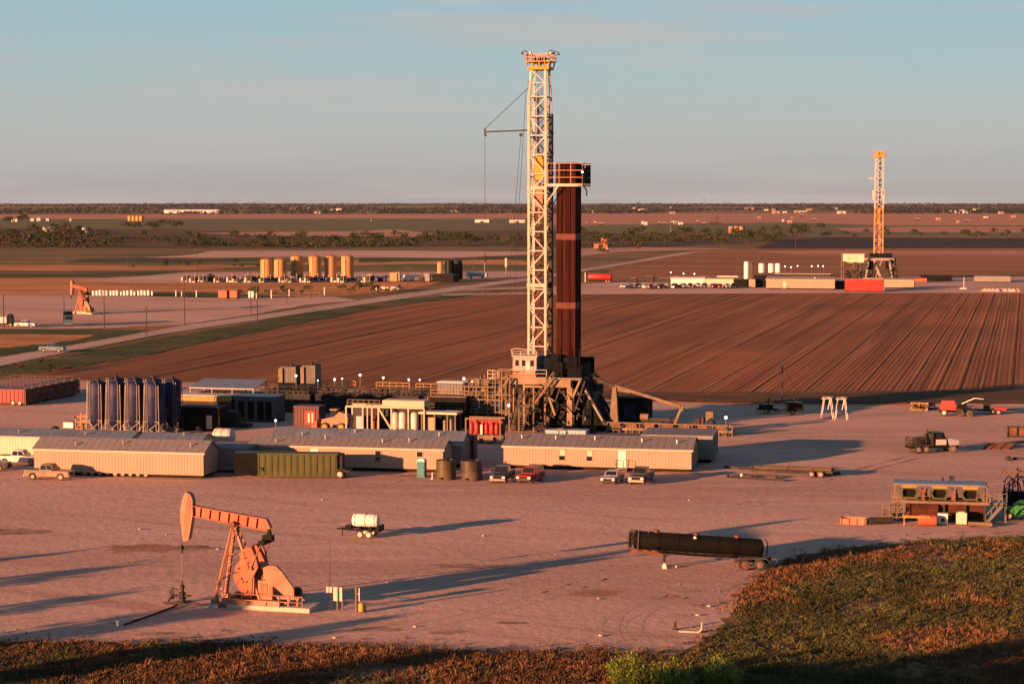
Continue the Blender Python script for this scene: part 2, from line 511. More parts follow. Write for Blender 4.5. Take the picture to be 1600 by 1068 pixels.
zone('bare_strip', [(905, 388), (1000, 386), (1150, 388), (1060, 391), (960, 394), (905, 400)], S_padr, 1.5, 'reddish bare strip along the far dirt road')
zone('bare_strip', [(1180, 393), (1300, 391), (1500, 392), (2600, 391), (2600, 398), (1450, 399), (1250, 398)], S_far, 1.5, 'pale band of soil behind the far rig')
zone('bare_strip', [(1300, 356), (1450, 354), (2600, 355), (2600, 361), (1500, 363), (1330, 362)], S_far, 3, 'orange band on the far green field at right')
zone('caliche_pad', [(225, 402), (300, 398), (330, 392), (560, 391), (840, 393), (840, 397), (700, 403), (440, 401), (330, 403)], S_pad, 2, 'pale far caliche pad behind the tan tanks')
zone('dry_grass', [(-900, 440), (170, 433), (290, 429), (720, 434), (640, 452), (540, 462), (300, 464), (-900, 463)], S_dry, 2.0, 'orange dry grass strip in front of the tank battery')
zone('caliche_pad', [(120, 438), (215, 432), (290, 425), (480, 424), (600, 425), (780, 424), (830, 424), (820, 433), (690, 437), (560, 440), (330, 441), (200, 441)], S_pad, 1.2, 'pale caliche pad under the tank battery')
zone('green_hedge_strip', [(140, 463), (140, 457), (300, 456), (420, 461), (420, 465), (300, 465)], S_verge, 1.2, 'low green strip along the back of the left pad')
zone('caliche_pad', [(-700, 463), (130, 461), (330, 465), (520, 463), (560, 469), (480, 476), (390, 492), (280, 508), (120, 514), (-700, 516)], S_pad, .8, 'pinkish pad of the small distant pumpjack')
zone('grass_verge', [(-700, 515), (120, 513.5), (250, 516), (180, 530), (60, 545), (-80, 569), (-600, 648)], S_verge, 1.0, 'grassy verge between left pad and dirt road')
zone('dry_grass', [(-500, 524), (60, 522), (150, 523), (110, 532), (30, 541), (-80, 552), (-400, 575)], S_dry, 1.2, 'dry orange grass patch beside the dirt road')
zone('grass_verge', [(-600, 690), (60, 582), (130, 572), (240, 552), (330, 532), (480, 503), (590, 481), (760, 459), (800, 452), (560, 474), (300, 520), (100, 556), (-80, 586), (-600, 667)], S_verge, 1.4, 'dark grass verge between dirt road and ploughed field')
zone('caliche_pad', [(860, 462), (860, 447), (905, 444), (1000, 439), (1150, 436), (1320, 434), (1450, 432), (2600, 434), (2600, 458), (1300, 458), (1000, 459)], S_pad, .9, 'pinkish strip of pad under the far drilling rig')
zone('dirt_road', [(-600, 650), (0, 558), (100, 541), (300, 506), (480, 481), (600, 463), (700, 449), (790, 438), (830, 433), (930, 417), (1010, 404), (1060, 395), (1110, 391), (1060, 399), (1000, 409), (900, 426), (800, 442), (710, 455), (560, 476), (400, 500), (250, 522), (100, 551), (0, 571), (-600, 668)], S_road, .5, 'pale dirt road running from lower left to far right')
zone('dirt_track', [(700, 452), (860, 447), (1000, 446), (1000, 448), (860, 449.5), (690, 455)], S_road, .3, 'narrow dirt track branching off towards the far rig')
zone('dirt_track', [(690, 459), (860, 456), (860, 459), (690, 461.5)], S_road, .3, 'second narrow dirt track beside the ploughed field')
# -- the ploughed field: real ridges
FIELD = [(20, 588), (140, 573), (250, 553), (340, 532), (480, 505), (590, 483), (760, 461.5), (1000, 459.5), (1300, 459), (2300, 458.5), (2300, 628), (1500, 629), (1150, 628), (960, 622), (700, 612), (440, 604), (250, 597)]
fw = [P(x, y) for x, y in FIELD]
u1, u2 = Vector((sin(TH), cos(TH), 0)), Vector((cos(TH), -sin(TH), 0))
loc = [(p.dot(u1), p.dot(u2)) for p in fw]           # (along the rows, across)
lo, hi = min(b for a, b in loc), max(b for a, b in loc)
def spans(c):
    xs = []
    for (a0, b0), (a1, b1) in zip(loc, loc[1:] + loc[:1]):
        if (b0 - c) * (b1 - c) < 0:
            xs.append(a0 + (a1 - a0) * (c - b0) / (b1 - b0))
    xs.sort()
    return list(zip(xs[::2], xs[1::2]))
g = G()
c, k = lo + .6, 0
rng = random.Random(3)
while c < hi:
    k += 1
    sp = rng.uniform(.86, 1.14)
    hgt = .018 + .04 * rng.random() + (.05 if k % 9 == 0 else 0) + (.06 if rng.random() < .06 else 0)
    if c < lo + 150:
        hgt *= .75
    for a0, a1 in spans(c):
        n = max(1, int((a1 - a0) / 14))
        base = len(g.v)
        for i in range(n + 1):
            a = a0 + (a1 - a0) * i / n
            wob = .22 * mnoise.noise(Vector((a * .03, c * .02, 1)))
            hh = hgt * (.55 + .9 * abs(mnoise.noise(Vector((a * .05, c * .31, 4)))) + .3 * rng.random())
            for off, z in ((-.5, .0), (-.16, hh), (.16, hh), (.5, .0)):
                p = u1 * a + u2 * (c + off * sp + wob)
                g.v.append((p.x, p.y, z + .115))
        for i in range(n):
            for j in range(3):
                q = base + i * 4 + j
                g.f.append((q, q + 1, q + 5, q + 4))
    c += sp
S_field = soil('ploughed_red_soil', [((.32, .122, .046), 1, (1, 1), 0, 1), ((.21, .088, .036), .010, (.7, .7), .40, .58), ((.15, .058, .027), .09, (2.4, .04), .48, .70), ((.35, .165, .075), .16, (2.6, .04), .52, .72), ((.17, .068, .032), .9, (1, .3), .54, .78)],
               bump=.5, bscale=1.4, bdist=.15)
o = g.make('ploughed_field', S_field)
tag(o, 'large reddish brown ploughed field with straight furrows behind the rig', None, None, 'structure')
# -- main pad
S_margin = soil('dark_field_margin', [((.085, .05, .028), 1, (1, 1), 0, 1), ((.15, .075, .035), .2, (.3, 1), .48, .62), ((.05, .042, .02), .3, (.4, 1), .52, .68)], bump=.8, bscale=.8, bdist=.3)  # darker soil colour along the near edge of the field
zone('field_margin', [(940, 611), (1100, 612), (1300, 611), (1500, 609), (2300, 606), (2300, 630), (1500, 629), (1150, 628), (940, 622)], S_margin, .7, 'dark strip along the near edge of the field', level=72)
zone('soil_bank', [(60, 592), (250, 594), (450, 601), (700, 608), (960, 618), (1150, 624), (1500, 625), (2300, 624), (2300, 634), (1500, 636), (1150, 640), (960, 632), (450, 610), (60, 600)], S_dry, .8, 'low earth bank of dry grass behind the main pad', level=32)
zone('main_pad', [(-700, 712), (-200, 612), (60, 594), (330, 597), (450, 605), (700, 613), (960, 624), (1150, 632), (1350, 634), (1500, 631), (2400, 630), (2400, 836), (1600, 838), (1480, 842), (1340, 853), (1240, 868), (1190, 893), (1150, 935), (1120, 985), (1070, 1024), (960, 1016), (800, 1018), (620, 1012), (480, 1008), (300, 1003), (150, 1004), (-160, 1000), (-700, 1003)],
     S_pad, 1.1, 'wide pinkish caliche well pad', level=34)
rp_ = random.Random(61)
g = G()
for _ in range(2600):                         # loose gravel on the near pad
    py = 770 + 250 * rp_.random() ** .8
    px = rp_.uniform(-10, 1250)
    if mnoise.noise(Vector((px * .012, py * .03, 6))) < -.05:
        continue
    c = P(px, py, .13)
    r0 = rp_.uniform(.025, .06)
    a0 = rp_.uniform(0, 6)
    o_ = len(g.v)
    for k in range(4):
        g.v.append((c.x + r0 * cos(a0 + k * 1.57) * rp_.uniform(.7, 1.3), c.y + r0 * sin(a0 + k * 1.57) * rp_.uniform(.7, 1.3), c.z))
    g.v.append((c.x, c.y, c.z + r0 * rp_.uniform(.7, 1.4)))
    g.f += [(o_ + k, o_ + (k + 1) % 4, o_ + 4) for k in range(4)]
tag(g.make('gravel', soil('gravel_stone', [((.22, .145, .115), 1, (1, 1), 0, 1), ((.34, .23, .19), 2.0, (1, 1), .5, .6)], bump=0)), 'loose gravel scattered over the near pad', None, None, 'stuff')
S_stain = soil('dark_mud_stain', [((.34, .215, .165), 1, (1, 1), 0, 1), ((.19, .11, .075), .4, (.4, 1), .42, .62), ((.40, .29, .23), .7, (.5, 1), .56, .7)], bump=.5)
S_faint = soil('faint_rut', [((.47, .30, .235), 1, (1, 1), 0, 1), ((.42, .262, .205), .6, (.5, 1), .45, .65)], bump=.3)
S_track = soil('wheel_track', [((.49, .335, .27), 1, (1, 1), 0, 1), ((.40, .29, .23), .8, (.5, 1), .45, .65)], bump=.3)
S_orst = soil('orange_mud', [((.36, .19, .12), 1, (1, 1), 0, 1), ((.28, .15, .10), .5, (.5, 1), .45, .65)], bump=.5)
def blob(cx, cy, w, h, m, name, n=26, seed=0, rz=0):
    """a ragged stain on the pad"""
    c = P(cx, cy)
    g = G()
    r_ = random.Random(seed)
    pts = []
    for i in range(n):
        t = 2 * pi * i / n
        k = .72 + .5 * r_.random()
        x, y = w / 2 * cos(t) * k, h / 2 * sin(t) * k
        pts.append((c.x + x * cos(rz) - y * sin(rz), c.y + x * sin(rz) + y * cos(rz), .1375 + .0008 * (seed % 5)))
    g.v, g.f = pts, [tuple(range(n))]
    return tag(g.make(name, m), None, None, None, 'structure')
for i, (x, y, w, h, m, rz) in enumerate([(225, 858, 8, 5, S_orst, 0), (300, 858, 5, 3.5, S_stain, 0), (740, 886, 8.5, 2.2, S_stain, -.1), (590, 985, 5, 1.6, S_stain, 0), (700, 990, 3.5, 1.4, S_stain, .2),
                                          (930, 928, 5, 3, S_orst, .3), (1080, 925, 2.2, 1.2, S_stain, .2), (800, 975, 3, 1, S_stain, 0), (20, 832, 9, 3.5, S_stain, 0), (285, 944, 3.2, 2.2, S_stain, 0), (250, 992, 4, 1.2, S_stain, 0),
                                          (420, 965, 10, 1.6, S_track, 0), (1000, 735, 12, 3, S_stain, 0), (650, 755, 16, 3, S_track, -.2), (1040, 935, 3.6, 1.3, S_orst, .4), (660, 745, 10, 2.4, S_stain, -.2), (1230, 795, 22, 5, S_track, .1), (1500, 660, 26, 6, S_track, -.2),
                                          (380, 858, 4.2, 2, S_stain, 0), (1170, 760, 14, 3, S_track, 0), (880, 790, 16, 3, S_track, .2)]):
    blob(x, y, w, h, m, 'ground_stain', seed=i + 1, rz=rz)
def track(px, wid=.34, gap=1.9, m=S_track):
    """a pair of wheel tracks pressed into the pad"""
    pts = [P(x, y, .1420) for x, y in px]
    fine = []
    for i in range(len(pts) - 1):
        a, b, c, d = pts[max(0, i - 1)], pts[i], pts[i + 1], pts[min(len(pts) - 1, i + 2)]
        for j in range(8):
            t = j / 8
            fine.append(.5 * ((2 * b) + (c - a) * t + (2 * a - 5 * b + 4 * c - d) * t * t + (3 * b - a - 3 * c + d) * t ** 3))
    fine.append(pts[-1])
    g = G()
    for sg in (-1, 1):
        base = len(g.v)
        for i, p in enumerate(fine):
            d = (fine[min(i + 1, len(fine) - 1)] - fine[max(0, i - 1)]).normalized()
            nrm = Vector((-d.y, d.x, 0))
            ww = wid * (.6 + .5 * random.random())
            q = p + nrm * sg * gap / 2
            g.v += [(q - nrm * ww / 2)[:], (q + nrm * ww / 2)[:]]
        for i in range(len(fine) - 1):
            g.f.append((base + 2 * i, base + 2 * i + 2, base + 2 * i + 3, base + 2 * i + 1))
    o = g.make('wheel_track', m)
    if sum(p.normal.z for p in o.data.polygons) < 0:
        o.data.flip_normals()
    return tag(o, None, None, None, 'structure')
track([(1000, 1012), (960, 990), (968, 965), (1030, 938), (1110, 918), (1170, 890)])
track([(1010, 1014), (985, 985), (1000, 955), (1060, 930)], m=S_faint, wid=.25)
for pts_, w_, m_ in (([(560, 770), (640, 752), (720, 742), (900, 790), (1010, 850)], .2, S_faint), ([(200, 812), (450, 772), (640, 748)], .35, S_track), ([(-20, 812), (200, 795), (380, 768), (600, 765)], .22, S_faint),
                     ([(1100, 800), (1250, 770), (1400, 720), (1600, 690)], .5, S_track), ([(620, 930), (800, 925), (1000, 900), (1220, 858), (1400, 830), (1640, 822)], .5, S_track), ([(1140, 770), (1300, 745), (1460, 705)], .3, S_faint),
                     ([(-20, 850), (150, 832), (420, 800), (700, 772), (980, 770), (1250, 765)], .25, S_faint), ([(-20, 905), (160, 890), (330, 860), (520, 845), (800, 850), (960, 890)], .25, S_faint), ([(600, 990), (760, 955), (900, 915), (980, 880)], .3, S_faint),
                     ([(1150, 690), (1300, 672), (1450, 665), (1640, 672)], .5, S_track), ([(1150, 655), (1300, 662), (1500, 655), (1640, 652)], .45, S_faint),
                     ([(120, 770), (300, 762), (520, 758), (680, 760)], .25, S_faint), ([(860, 765), (1050, 772), (1200, 790), (1330, 800)], .3, S_faint), ([(-20, 975), (150, 962), (250, 985), (420, 985), (640, 965)], .3, S_faint)):
    track(pts_, wid=w_, m=m_)
# -- foreground grass: soil sheet, then countless blades
S_fg = soil('grassy_soil', [((.15, .085, .045), 1, (1, 1), 0, 1), ((.07, .05, .025), .12, (.6, 1), .42, .56), ((.27, .15, .08), .16, (.6, 1), .52, .64), ((.045, .03, .018), .9, (.8, 1), .5, .68), ((.34, .22, .16), .3, (.6, 1), .6, .72)], bump=1.0, bscale=1.6, bdist=.4)
FGR = [(2400, 834), (1600, 838), (1480, 842), (1340, 853), (1240, 868), (1190, 893), (1150, 935), (1120, 985), (1070, 1022), (960, 1014), (800, 1018), (620, 1010), (480, 1006), (300, 1002), (150, 1003), (-160, 1000), (-700, 1003), (-800, 1150), (2500, 1150)]
zone('grass_ground', [(x - (16 if 1000 < x < 1260 else 0), y - (9 if y < 1100 else 0)) for x, y in FGR], S_fg, 1.2, 'rough soil under the foreground grass', level=33)
fgw = [P(x, y) for x, y in FGR]
def inside(poly, x, y):
    c = False
    j = len(poly) - 1
    for i in range(len(poly)):
        a, b = poly[i], poly[j]
        if (a.y > y) != (b.y > y) and x < (b.x - a.x) * (y - a.y) / (b.y - a.y) + a.x:
            c = not c
        j = i
    return c
def blades(name, m, pts, label, hmin, hmax, wid, nb, lean=.35, seed=1):
    r_ = np.random.default_rng(seed)
    pts = np.array(pts)
    n = len(pts)
    base = np.repeat(pts, nb, axis=0)
    N = len(base)
    base[:, :2] += r_.normal(0, .13, (N, 2))
    hs = np.repeat(r_.uniform(hmin, hmax, n), nb) * r_.uniform(.5, 1.1, N)
    hs *= np.where(np.repeat(r_.random(n), nb) < .05, 2.1, 1.0)
    az = r_.uniform(0, 2 * np.pi, N)
    ln = hs * lean * r_.uniform(.2, 1.6, N)
    ori = r_.uniform(0, np.pi, N)
    dx, dy = np.cos(ori) * wid / 2, np.sin(ori) * wid / 2
    tip = base.copy()
    tip[:, 0] += np.cos(az) * ln; tip[:, 1] += np.sin(az) * ln; tip[:, 2] += hs
    mid = base * .45 + tip * .55
    mid[:, 2] += hs * .12
    v = np.empty((N, 5, 3))
    v[:, 0] = base; v[:, 1] = base; v[:, 2] = mid; v[:, 3] = mid; v[:, 4] = tip
    for k, s in ((0, -1), (1, 1), (2, .8), (3, -.8)):
        v[:, k, 0] += dx * s; v[:, k, 1] += dy * s
    idx = np.arange(N)[:, None] * 5
    quads = idx + np.array([[0, 1, 2, 3]])
    tris = idx + np.array([[3, 2, 4]])
    me = bpy.data.meshes.new(name)
    me.vertices.add(N * 5)
    me.vertices.foreach_set('co', v.reshape(-1).astype(np.float32))
    loops = np.concatenate([quads.reshape(-1), tris.reshape(-1)])
    me.loops.add(len(loops))
    me.loops.foreach_set('vertex_index', loops.astype(np.int32))
    st = np.concatenate([np.arange(N) * 4, N * 4 + np.arange(N) * 3])
    me.polygons.add(2 * N)
    me.polygons.foreach_set('loop_start', st.astype(np.int32))
    me.update(calc_edges=True)
    me.validate()
    me.materials.append(m)
    o = bpy.data.objects.new(name, me)
    COL.objects.link(o)
    return tag(o, label, None, None, 'stuff')
def leafmat(name, layers, sc=.25):
    m = soil(name, layers, bump=0)
    b = m.node_tree.nodes['Principled BSDF']
    b.inputs['Roughness'].default_value = .7
    return m
ML_dry = leafmat('dry_grass_blades', [((.20, .10, .045), 1, (1, 1), 0, 1), ((.10, .055, .026), .35, (1, 1), .42, .58), ((.30, .17, .08), .6, (1, 1), .56, .74)])
ML_grn = leafmat('green_weed_leaves', [((.082, .092, .034), 1, (1, 1), 0, 1), ((.042, .048, .019), .18, (1, 1), .42, .58), ((.15, .135, .055), .3, (1, 1), .53, .7)])
ML_brn = leafmat('brown_weed_stems', [((.11, .06, .03), 1, (1, 1), 0, 1), ((.06, .035, .02), .5, (1, 1), .45, .62)])
ML_shr = leafmat('bright_shrub_leaves', [((.17, .25, .035), 1, (1, 1), 0, 1), ((.09, .14, .02), 1.1, (1, 1), .45, .62)])
rg = random.Random(5)
dry, grn, brn = [], [], []
bx = (min(p.x for p in fgw), max(p.x for p in fgw), min(p.y for p in fgw), max(p.y for p in fgw))
E0 = fract(fgw, 1.4, seed=11)
def edgedist(x, y):
    p, best = Vector((x, y)), 1e9
    for i in range(16):
        a_, b_ = fgw[i].xy, fgw[i + 1].xy
        d_ = b_ - a_
        t_ = max(0, min(1, (p - a_).dot(d_) / d_.length_squared))
        best = min(best, (p - a_ - d_ * t_).length)
    return best
for _ in range(190000):
    y = bx[2] + (bx[3] + 4 - bx[2]) * rg.random() ** 1.25
    hw = .295 * y + 5
    x = rg.uniform(-hw, hw)
    if y > 219:
        continue
    ins = inside(fgw, x, y)
    ed = edgedist(x, y)
    if not ins:
        if ed > 3.5 or rg.random() > .16 * math.exp(-ed / .9) + .004:
            continue
    elif ed < 4 and rg.random() > .35 + .65 * ed / 4:
        continue
    n_ = mnoise.noise(Vector((x * .07, y * .045, 2))) + .5 * mnoise.noise(Vector((x * .22, y * .14, 8)))
    gap = mnoise.noise(Vector((x * .21, y * .13, 14))) + .6 * mnoise.noise(Vector((x * .7, y * .45, 3)))
    if gap > .22 and rg.random() < .85:       # bare soil shows through
        continue
    z = .13
    right = x > 13
    edge = 0
    if right:                             # dry grass crowds the upper left rim of the right-hand field
        edge = .55 * math.exp(-max(0, (x - (14 + (y - 155) * .35))) / 7) + .22 * math.exp(-((y - 192) / 8) ** 2) * (x > 24 and x < 46)
    k_ = rg.random()
    if k_ < (.14 if right else .38):
        brn.append((x, y, z))
    elif n_ + edge + (-.12 if right else .12) + rg.gauss(0, .12) > .32:
        dry.append((x, y, z))
    elif right or n_ < -.1 or rg.random() < .25:
        grn.append((x, y, z))
    else:
        brn.append((x, y, z))
blades('dry_grass', ML_dry, dry, 'dry orange grass tufts along the foreground edge of the pad', .12, .36, .055, 5, .6, seed=2)
blades('green_weeds', ML_grn, grn, 'low green weeds covering the foreground right field', .07, .26, .075, 8, 1.1, seed=3)
blades('brown_weeds', ML_brn, brn, 'dark brown dead weeds among the foreground grass', .08, .30, .07, 4, .9, seed=4)
# -- trees and bushes
def crown(g, c, rx, rz, n, leaf, rnd, clumps=9, low=-.6):
    cl = []
    for _ in range(clumps):
        t, u = rnd.uniform(0, 2 * pi), rnd.uniform(low, 1)
        k = rnd.uniform(.35, .85)
        cl.append((c[0] + rx * k * cos(t) * math.sqrt(max(.05, 1 - u * u)), c[1] + rx * k * sin(t) * math.sqrt(max(.05, 1 - u * u)), c[2] + rz * u * k, rnd.uniform(.3, .55)))
    for _ in range(n):
        q = cl[rnd.randrange(clumps)]
        d = Vector((rnd.gauss(0, 1), rnd.gauss(0, 1), rnd.gauss(0, 1))).normalized() * (rnd.random() ** .5)
        p = Vector((q[0] + d.x * rx * q[3], q[1] + d.y * rx * q[3], q[2] + d.z * rz * q[3]))
        a = Vector((rnd.gauss(0, 1), rnd.gauss(0, 1), rnd.gauss(0, .7))).normalized() * leaf * rnd.uniform(.6, 1.3)
        b = a.cross(Vector((rnd.gauss(0, 1), rnd.gauss(0, 1), rnd.gauss(0, 1)))).normalized() * leaf * rnd.uniform(.35, .8)
        o = len(g.v)
        g.v += [(p - a)[:], (p - b)[:], (p + a)[:], (p + b)[:]]
        g.f.append((o, o + 1, o + 2, o + 3))
M_leafd = leafmat('mesquite_leaves', [((.030, .042, .015), 1, (1, 1), 0, 1), ((.05, .064, .022), .3, (1, 1), .45, .65), ((.03, .032, .015), .9, (1, 1), .5, .7)])
M_leafb = leafmat('brown_brush_twigs', [((.085, .055, .035), 1, (1, 1), 0, 1), ((.05, .04, .025), .4, (1, 1), .45, .65)])
M_bark = mat('bark', (.07, .045, .03), .9, var=.3, scale=3)
def tree(name, label, cat, h, w, n, leaf, m, seed, group=None, trunk=.35, clumps=10):
    rnd = random.Random(seed)
    t = thing(name, label, cat, (0, 0, 0), 0, group)
    g = G()
    hz = h * trunk
    g.tube((0, 0, -.1), (0, 0, hz), h * .028, 7, h * .018)
    for i in range(5):
        a = i * 1.3 + rnd.random()
        g.tube((0, 0, hz * rnd.uniform(.6, 1)), (cos(a) * w * .3, sin(a) * w * .3, h * rnd.uniform(.5, .8)), h * .014, 5, h * .004)
    g.make('trunk', M_bark, t)
    g = G()
    crown(g, (0, 0, h * .6), w / 2, h * .42, n, leaf, rnd, clumps)
    g.make('crown', m, t)
    return t
# bushes in the scrub belt and along the roads
BUSHP = [tree('mesquite_bush', 'dark green mesquite bush in the scrub belt beyond the left pads', 'bush', h, w, 170, .42, m, sd, 'mesquite bushes of the scrub belt', trunk=.25)
         for h, w, m, sd in ((3.6, 5.5, M_leafd, 1), (5.2, 6.5, M_leafd, 2), (2.8, 5.0, M_leafb, 3), (4.2, 8.0, M_leafd, 4))]
used = set()
def put(k, loc, label, group, sc=1.0):
    r_ = random.random() * 6.28
    if k not in used:
        used.add(k)
        o = BUSHP[k]
        o.location = loc; o.rotation_euler = (0, 0, r_); o['label'] = label; o['group'] = group; o.scale = (sc, sc, sc)
        return o
    o = dup(BUSHP[k], loc, r_, label, sc)
    o['group'] = group
    return o
rb = random.Random(12)
def belt(n, xa, xb, ya, yb, ks, label, group, smin=.8, smax=1.7):
    for _ in range(n):
        x = rb.uniform(xa, xb)
        t = rb.random()
        put(rb.choice(ks), P(x, ya(x) + (yb(x) - ya(x)) * t if callable(ya) else ya + (yb - ya) * t), label, group, rb.uniform(smin, smax))
belt(62, -10, 160, 362, 386, (0, 1, 2, 2, 3), 'dusky brown and green mesquite bush in the thicket at the far left', 'bushes of the far left thicket', 1.2, 2.4)
belt(70, 160, 820, 370, 387, (0, 1, 3), 'dark green mesquite bush in the scrub belt beyond the tan tanks', 'mesquite bushes behind the tank battery', 1.0, 2.0)
belt(55, 905, 1210, 366, 384, (0, 1, 3), 'dark green bush in the belt between far road and orange field', 'bushes in the belt left of the far rig', 1.0, 2.2)
belt(28, 1215, 1620, 368, 373, (0, 1, 3), 'dark bush along the back of the burnt field', 'bushes behind the burnt field', 1.0, 2.0)
belt(10, 1190, 1290, 358, 370, (0, 1), 'large green tree at the left end of the burnt field', 'trees left of the burnt field', 1.6, 2.6)
belt(14, 195, 285, 354, 361, (1, 3), 'dark tree in the clump on the green field', 'clump of trees on the green field', 1.6, 2.6)
belt(7, 10, 40, 345, 352, (1, 3), 'dark tree beside the white sheds at far left', 'trees by the far left sheds', 1.8, 3.0)
belt(16, 330, 480, 455, 462, (0, 3), 'small green bush behind the left pad', 'bushes behind the left pad', .35, .75)
belt(12, 530, 640, 448, 460, (0, 3), 'low green bush in the dry grass before the tank battery', 'bushes before the tank battery', .4, .8)
belt(12, 200, 420, 412, 420, (0, 2), 'small dark bush in the pasture behind the separators', 'bushes in the left pasture', .5, .9)
belt(9, 905, 1000, 384, 396, (0, 2), 'small bush beside the far dirt road', 'bushes by the far road', .6, 1.0)
belt(7, 20, 150, 568, 588, (0, 2), 'low weedy bush in the verge above the red tank row', 'weedy bushes in the left verge', .25, .45)
# far tree line at the horizon: reads as one dark mass
rt = random.Random(21)
g = G()
for i in range(8500):
    D = 5900 + 7100 * rt.random() ** 1.15
    x = rt.uniform(-.275, .275) * D
    dn = mnoise.noise(Vector((x * .0016, D * .0009, 5)))
    if dn < -.10 + (.12 if D < 7600 else 0):
        continue
    h = rt.uniform(5, 12) * (1.7 if dn > .22 and rt.random() < .4 else 1)
    w = h * rt.uniform(.8, 1.5)
    z0 = terr(D)
    for _ in range(11):
        a = rt.uniform(0, 2 * pi)
        p = Vector((x + cos(a) * w * rt.random() * .6, D + sin(a) * w * .5, z0 + h * rt.uniform(.12, .85)))
        s1 = rt.uniform(1.3, 2.8)
        e = Vector((rt.gauss(0, 1), rt.gauss(0, .6), rt.gauss(0, .7))).normalized() * s1 * 1.3
        f_ = e.cross(Vector((rt.gauss(0, 1), rt.gauss(0, 1), rt.gauss(0, 1)))).normalized() * s1
        o_ = len(g.v)
        g.v += [(p - e)[:], (p - f_)[:], (p + e)[:], (p + f_)[:]]
        g.f.append((o_, o_ + 1, o_ + 2, o_ + 3))
M_leaff = leafmat('far_tree_foliage', [((.015, .018, .016), 1, (1, 1), 0, 1), ((.026, .026, .020), .01, (1, 1), .45, .6)])
tag(g.make('treeline', M_leaff), 'dark line of distant trees along the horizon', None, None, 'stuff')
# the scrub belt's countless low bushes
g = G()
for i in range(5200):
    k = rt.random()
    px = rt.uniform(-20, 830) if k < .66 else rt.uniform(905, 1230)
    py = (rt.uniform(359, 387) if px < 170 else rt.uniform(371, 388)) if k < .66 else rt.uniform(367, 385 - max(0, (px - 1080) * .04))
    p0 = P(px, py)
    if mnoise.noise(Vector((p0.x * .006, p0.y * .004, 9))) < (.02 if px > 170 else -.12):
        continue
    h, w = rt.uniform(1.2, 3.4), rt.uniform(1.8, 4.5)
    for _ in range(9):
        a = rt.uniform(0, 2 * pi)
        p = Vector((p0.x + cos(a) * w * .6 * rt.random(), p0.y + sin(a) * w * .6 * rt.random(), h * rt.uniform(.1, .85)))
        s1 = rt.uniform(.3, .75)
        e = Vector((rt.gauss(0, 1), rt.gauss(0, 1), rt.gauss(0, .7))).normalized() * s1 * 1.4
        f_ = e.cross(Vector((rt.gauss(0, 1), rt.gauss(0, 1), rt.gauss(0, 1)))).normalized() * s1
        o_ = len(g.v)
        g.v += [(p - e)[:], (p - f_)[:], (p + e)[:], (p + f_)[:]]
        g.f.append((o_, o_ + 1, o_ + 2, o_ + 3))
M_scrub = leafmat('scrub_foliage', [((.032, .042, .016), 1, (1, 1), 0, 1), ((.07, .05, .026), .02, (.5, 1), .48, .6), ((.03, .032, .016), .05, (1, 1), .5, .65)])
tag(g.make('scrub', M_scrub), 'dense low brush filling the dark belt across the middle distance', None, None, 'stuff')
# foreground shrubs at the bottom edge
def shrub(px, py, h, w, n, seed, label):
    rnd = random.Random(seed)
    t = thing('green_shrub', label, 'shrub', P(px, py, .12), 0, 'green shrubs at the bottom edge')
    g, gs = G(), G()
    for i in range(n):
        a, k = rnd.uniform(0, 2 * pi), rnd.random() ** .6
        bxp = Vector((cos(a) * w * .32 * k, sin(a) * w * .32 * k, 0))
        hh = h * rnd.uniform(.55, 1.05) * (1.1 - .45 * k)
        tip = bxp * 1.5 + Vector((rnd.gauss(0, .08), rnd.gauss(0, .08), hh))
        gs.tube(bxp, tip, .012, 4, .004)
        for j in range(13):
            c = bxp.lerp(tip, .15 + .85 * j / 12)
            d = Vector((rnd.gauss(0, 1), rnd.gauss(0, 1), rnd.uniform(.2, 1.2))).normalized() * rnd.uniform(.18, .36)
            sd = d.cross(Vector((0, 0, 1))).normalized() * .05
            o = len(g.v)
            g.v += [c[:], (c + d * .5 + sd)[:], (c + d)[:], (c + d * .5 - sd)[:]]
            g.f.append((o, o + 1, o + 2, o + 3))
    gs.make('stem', M_bark, t)
    g.make('foliage', ML_shr, t)
    return t
shrub(985, 1074, 2.5, 3.6, 210, 1, 'bright green leafy shrub at the bottom edge, tallest of the three')
shrub(1052, 1078, 2.1, 3.6, 190, 2, 'bright green leafy shrub between two others at the bottom edge')
shrub(1128, 1076, 2.1, 3.2, 180, 3, 'bright green leafy shrub furthest right along the bottom edge')
# ================================================================ FOREGROUND THINGS
ZP = 0.137
def GP(px, py, z=ZP):
    return P(px, py, z)
def wheel(t, x, y, r, w, side, name='wheel', rim=M_rim, rimr=.58):
    """wheel at local (x, y, r) with its axle along y; side = the outward face"""
    g = G()
    g.lathe([(r * .6, -w / 2), (r * .94, -w / 2), (r, -w * .3), (r, w * .3), (r * .94, w / 2), (r * .6, w / 2)], 18, (x, y, r), 'y')
    o = g.make(name, M_tyre, t, True)
    g = G()
    g.lathe([(r * rimr, -w * .53), (r * rimr, w * .53)], 14, (x, y, r), 'y')
    g.lathe([(r * .2, -w * .62), (r * .2, w * .62)], 10, (x, y, r), 'y')
    g.make('rim', rim, o, True)
    return o
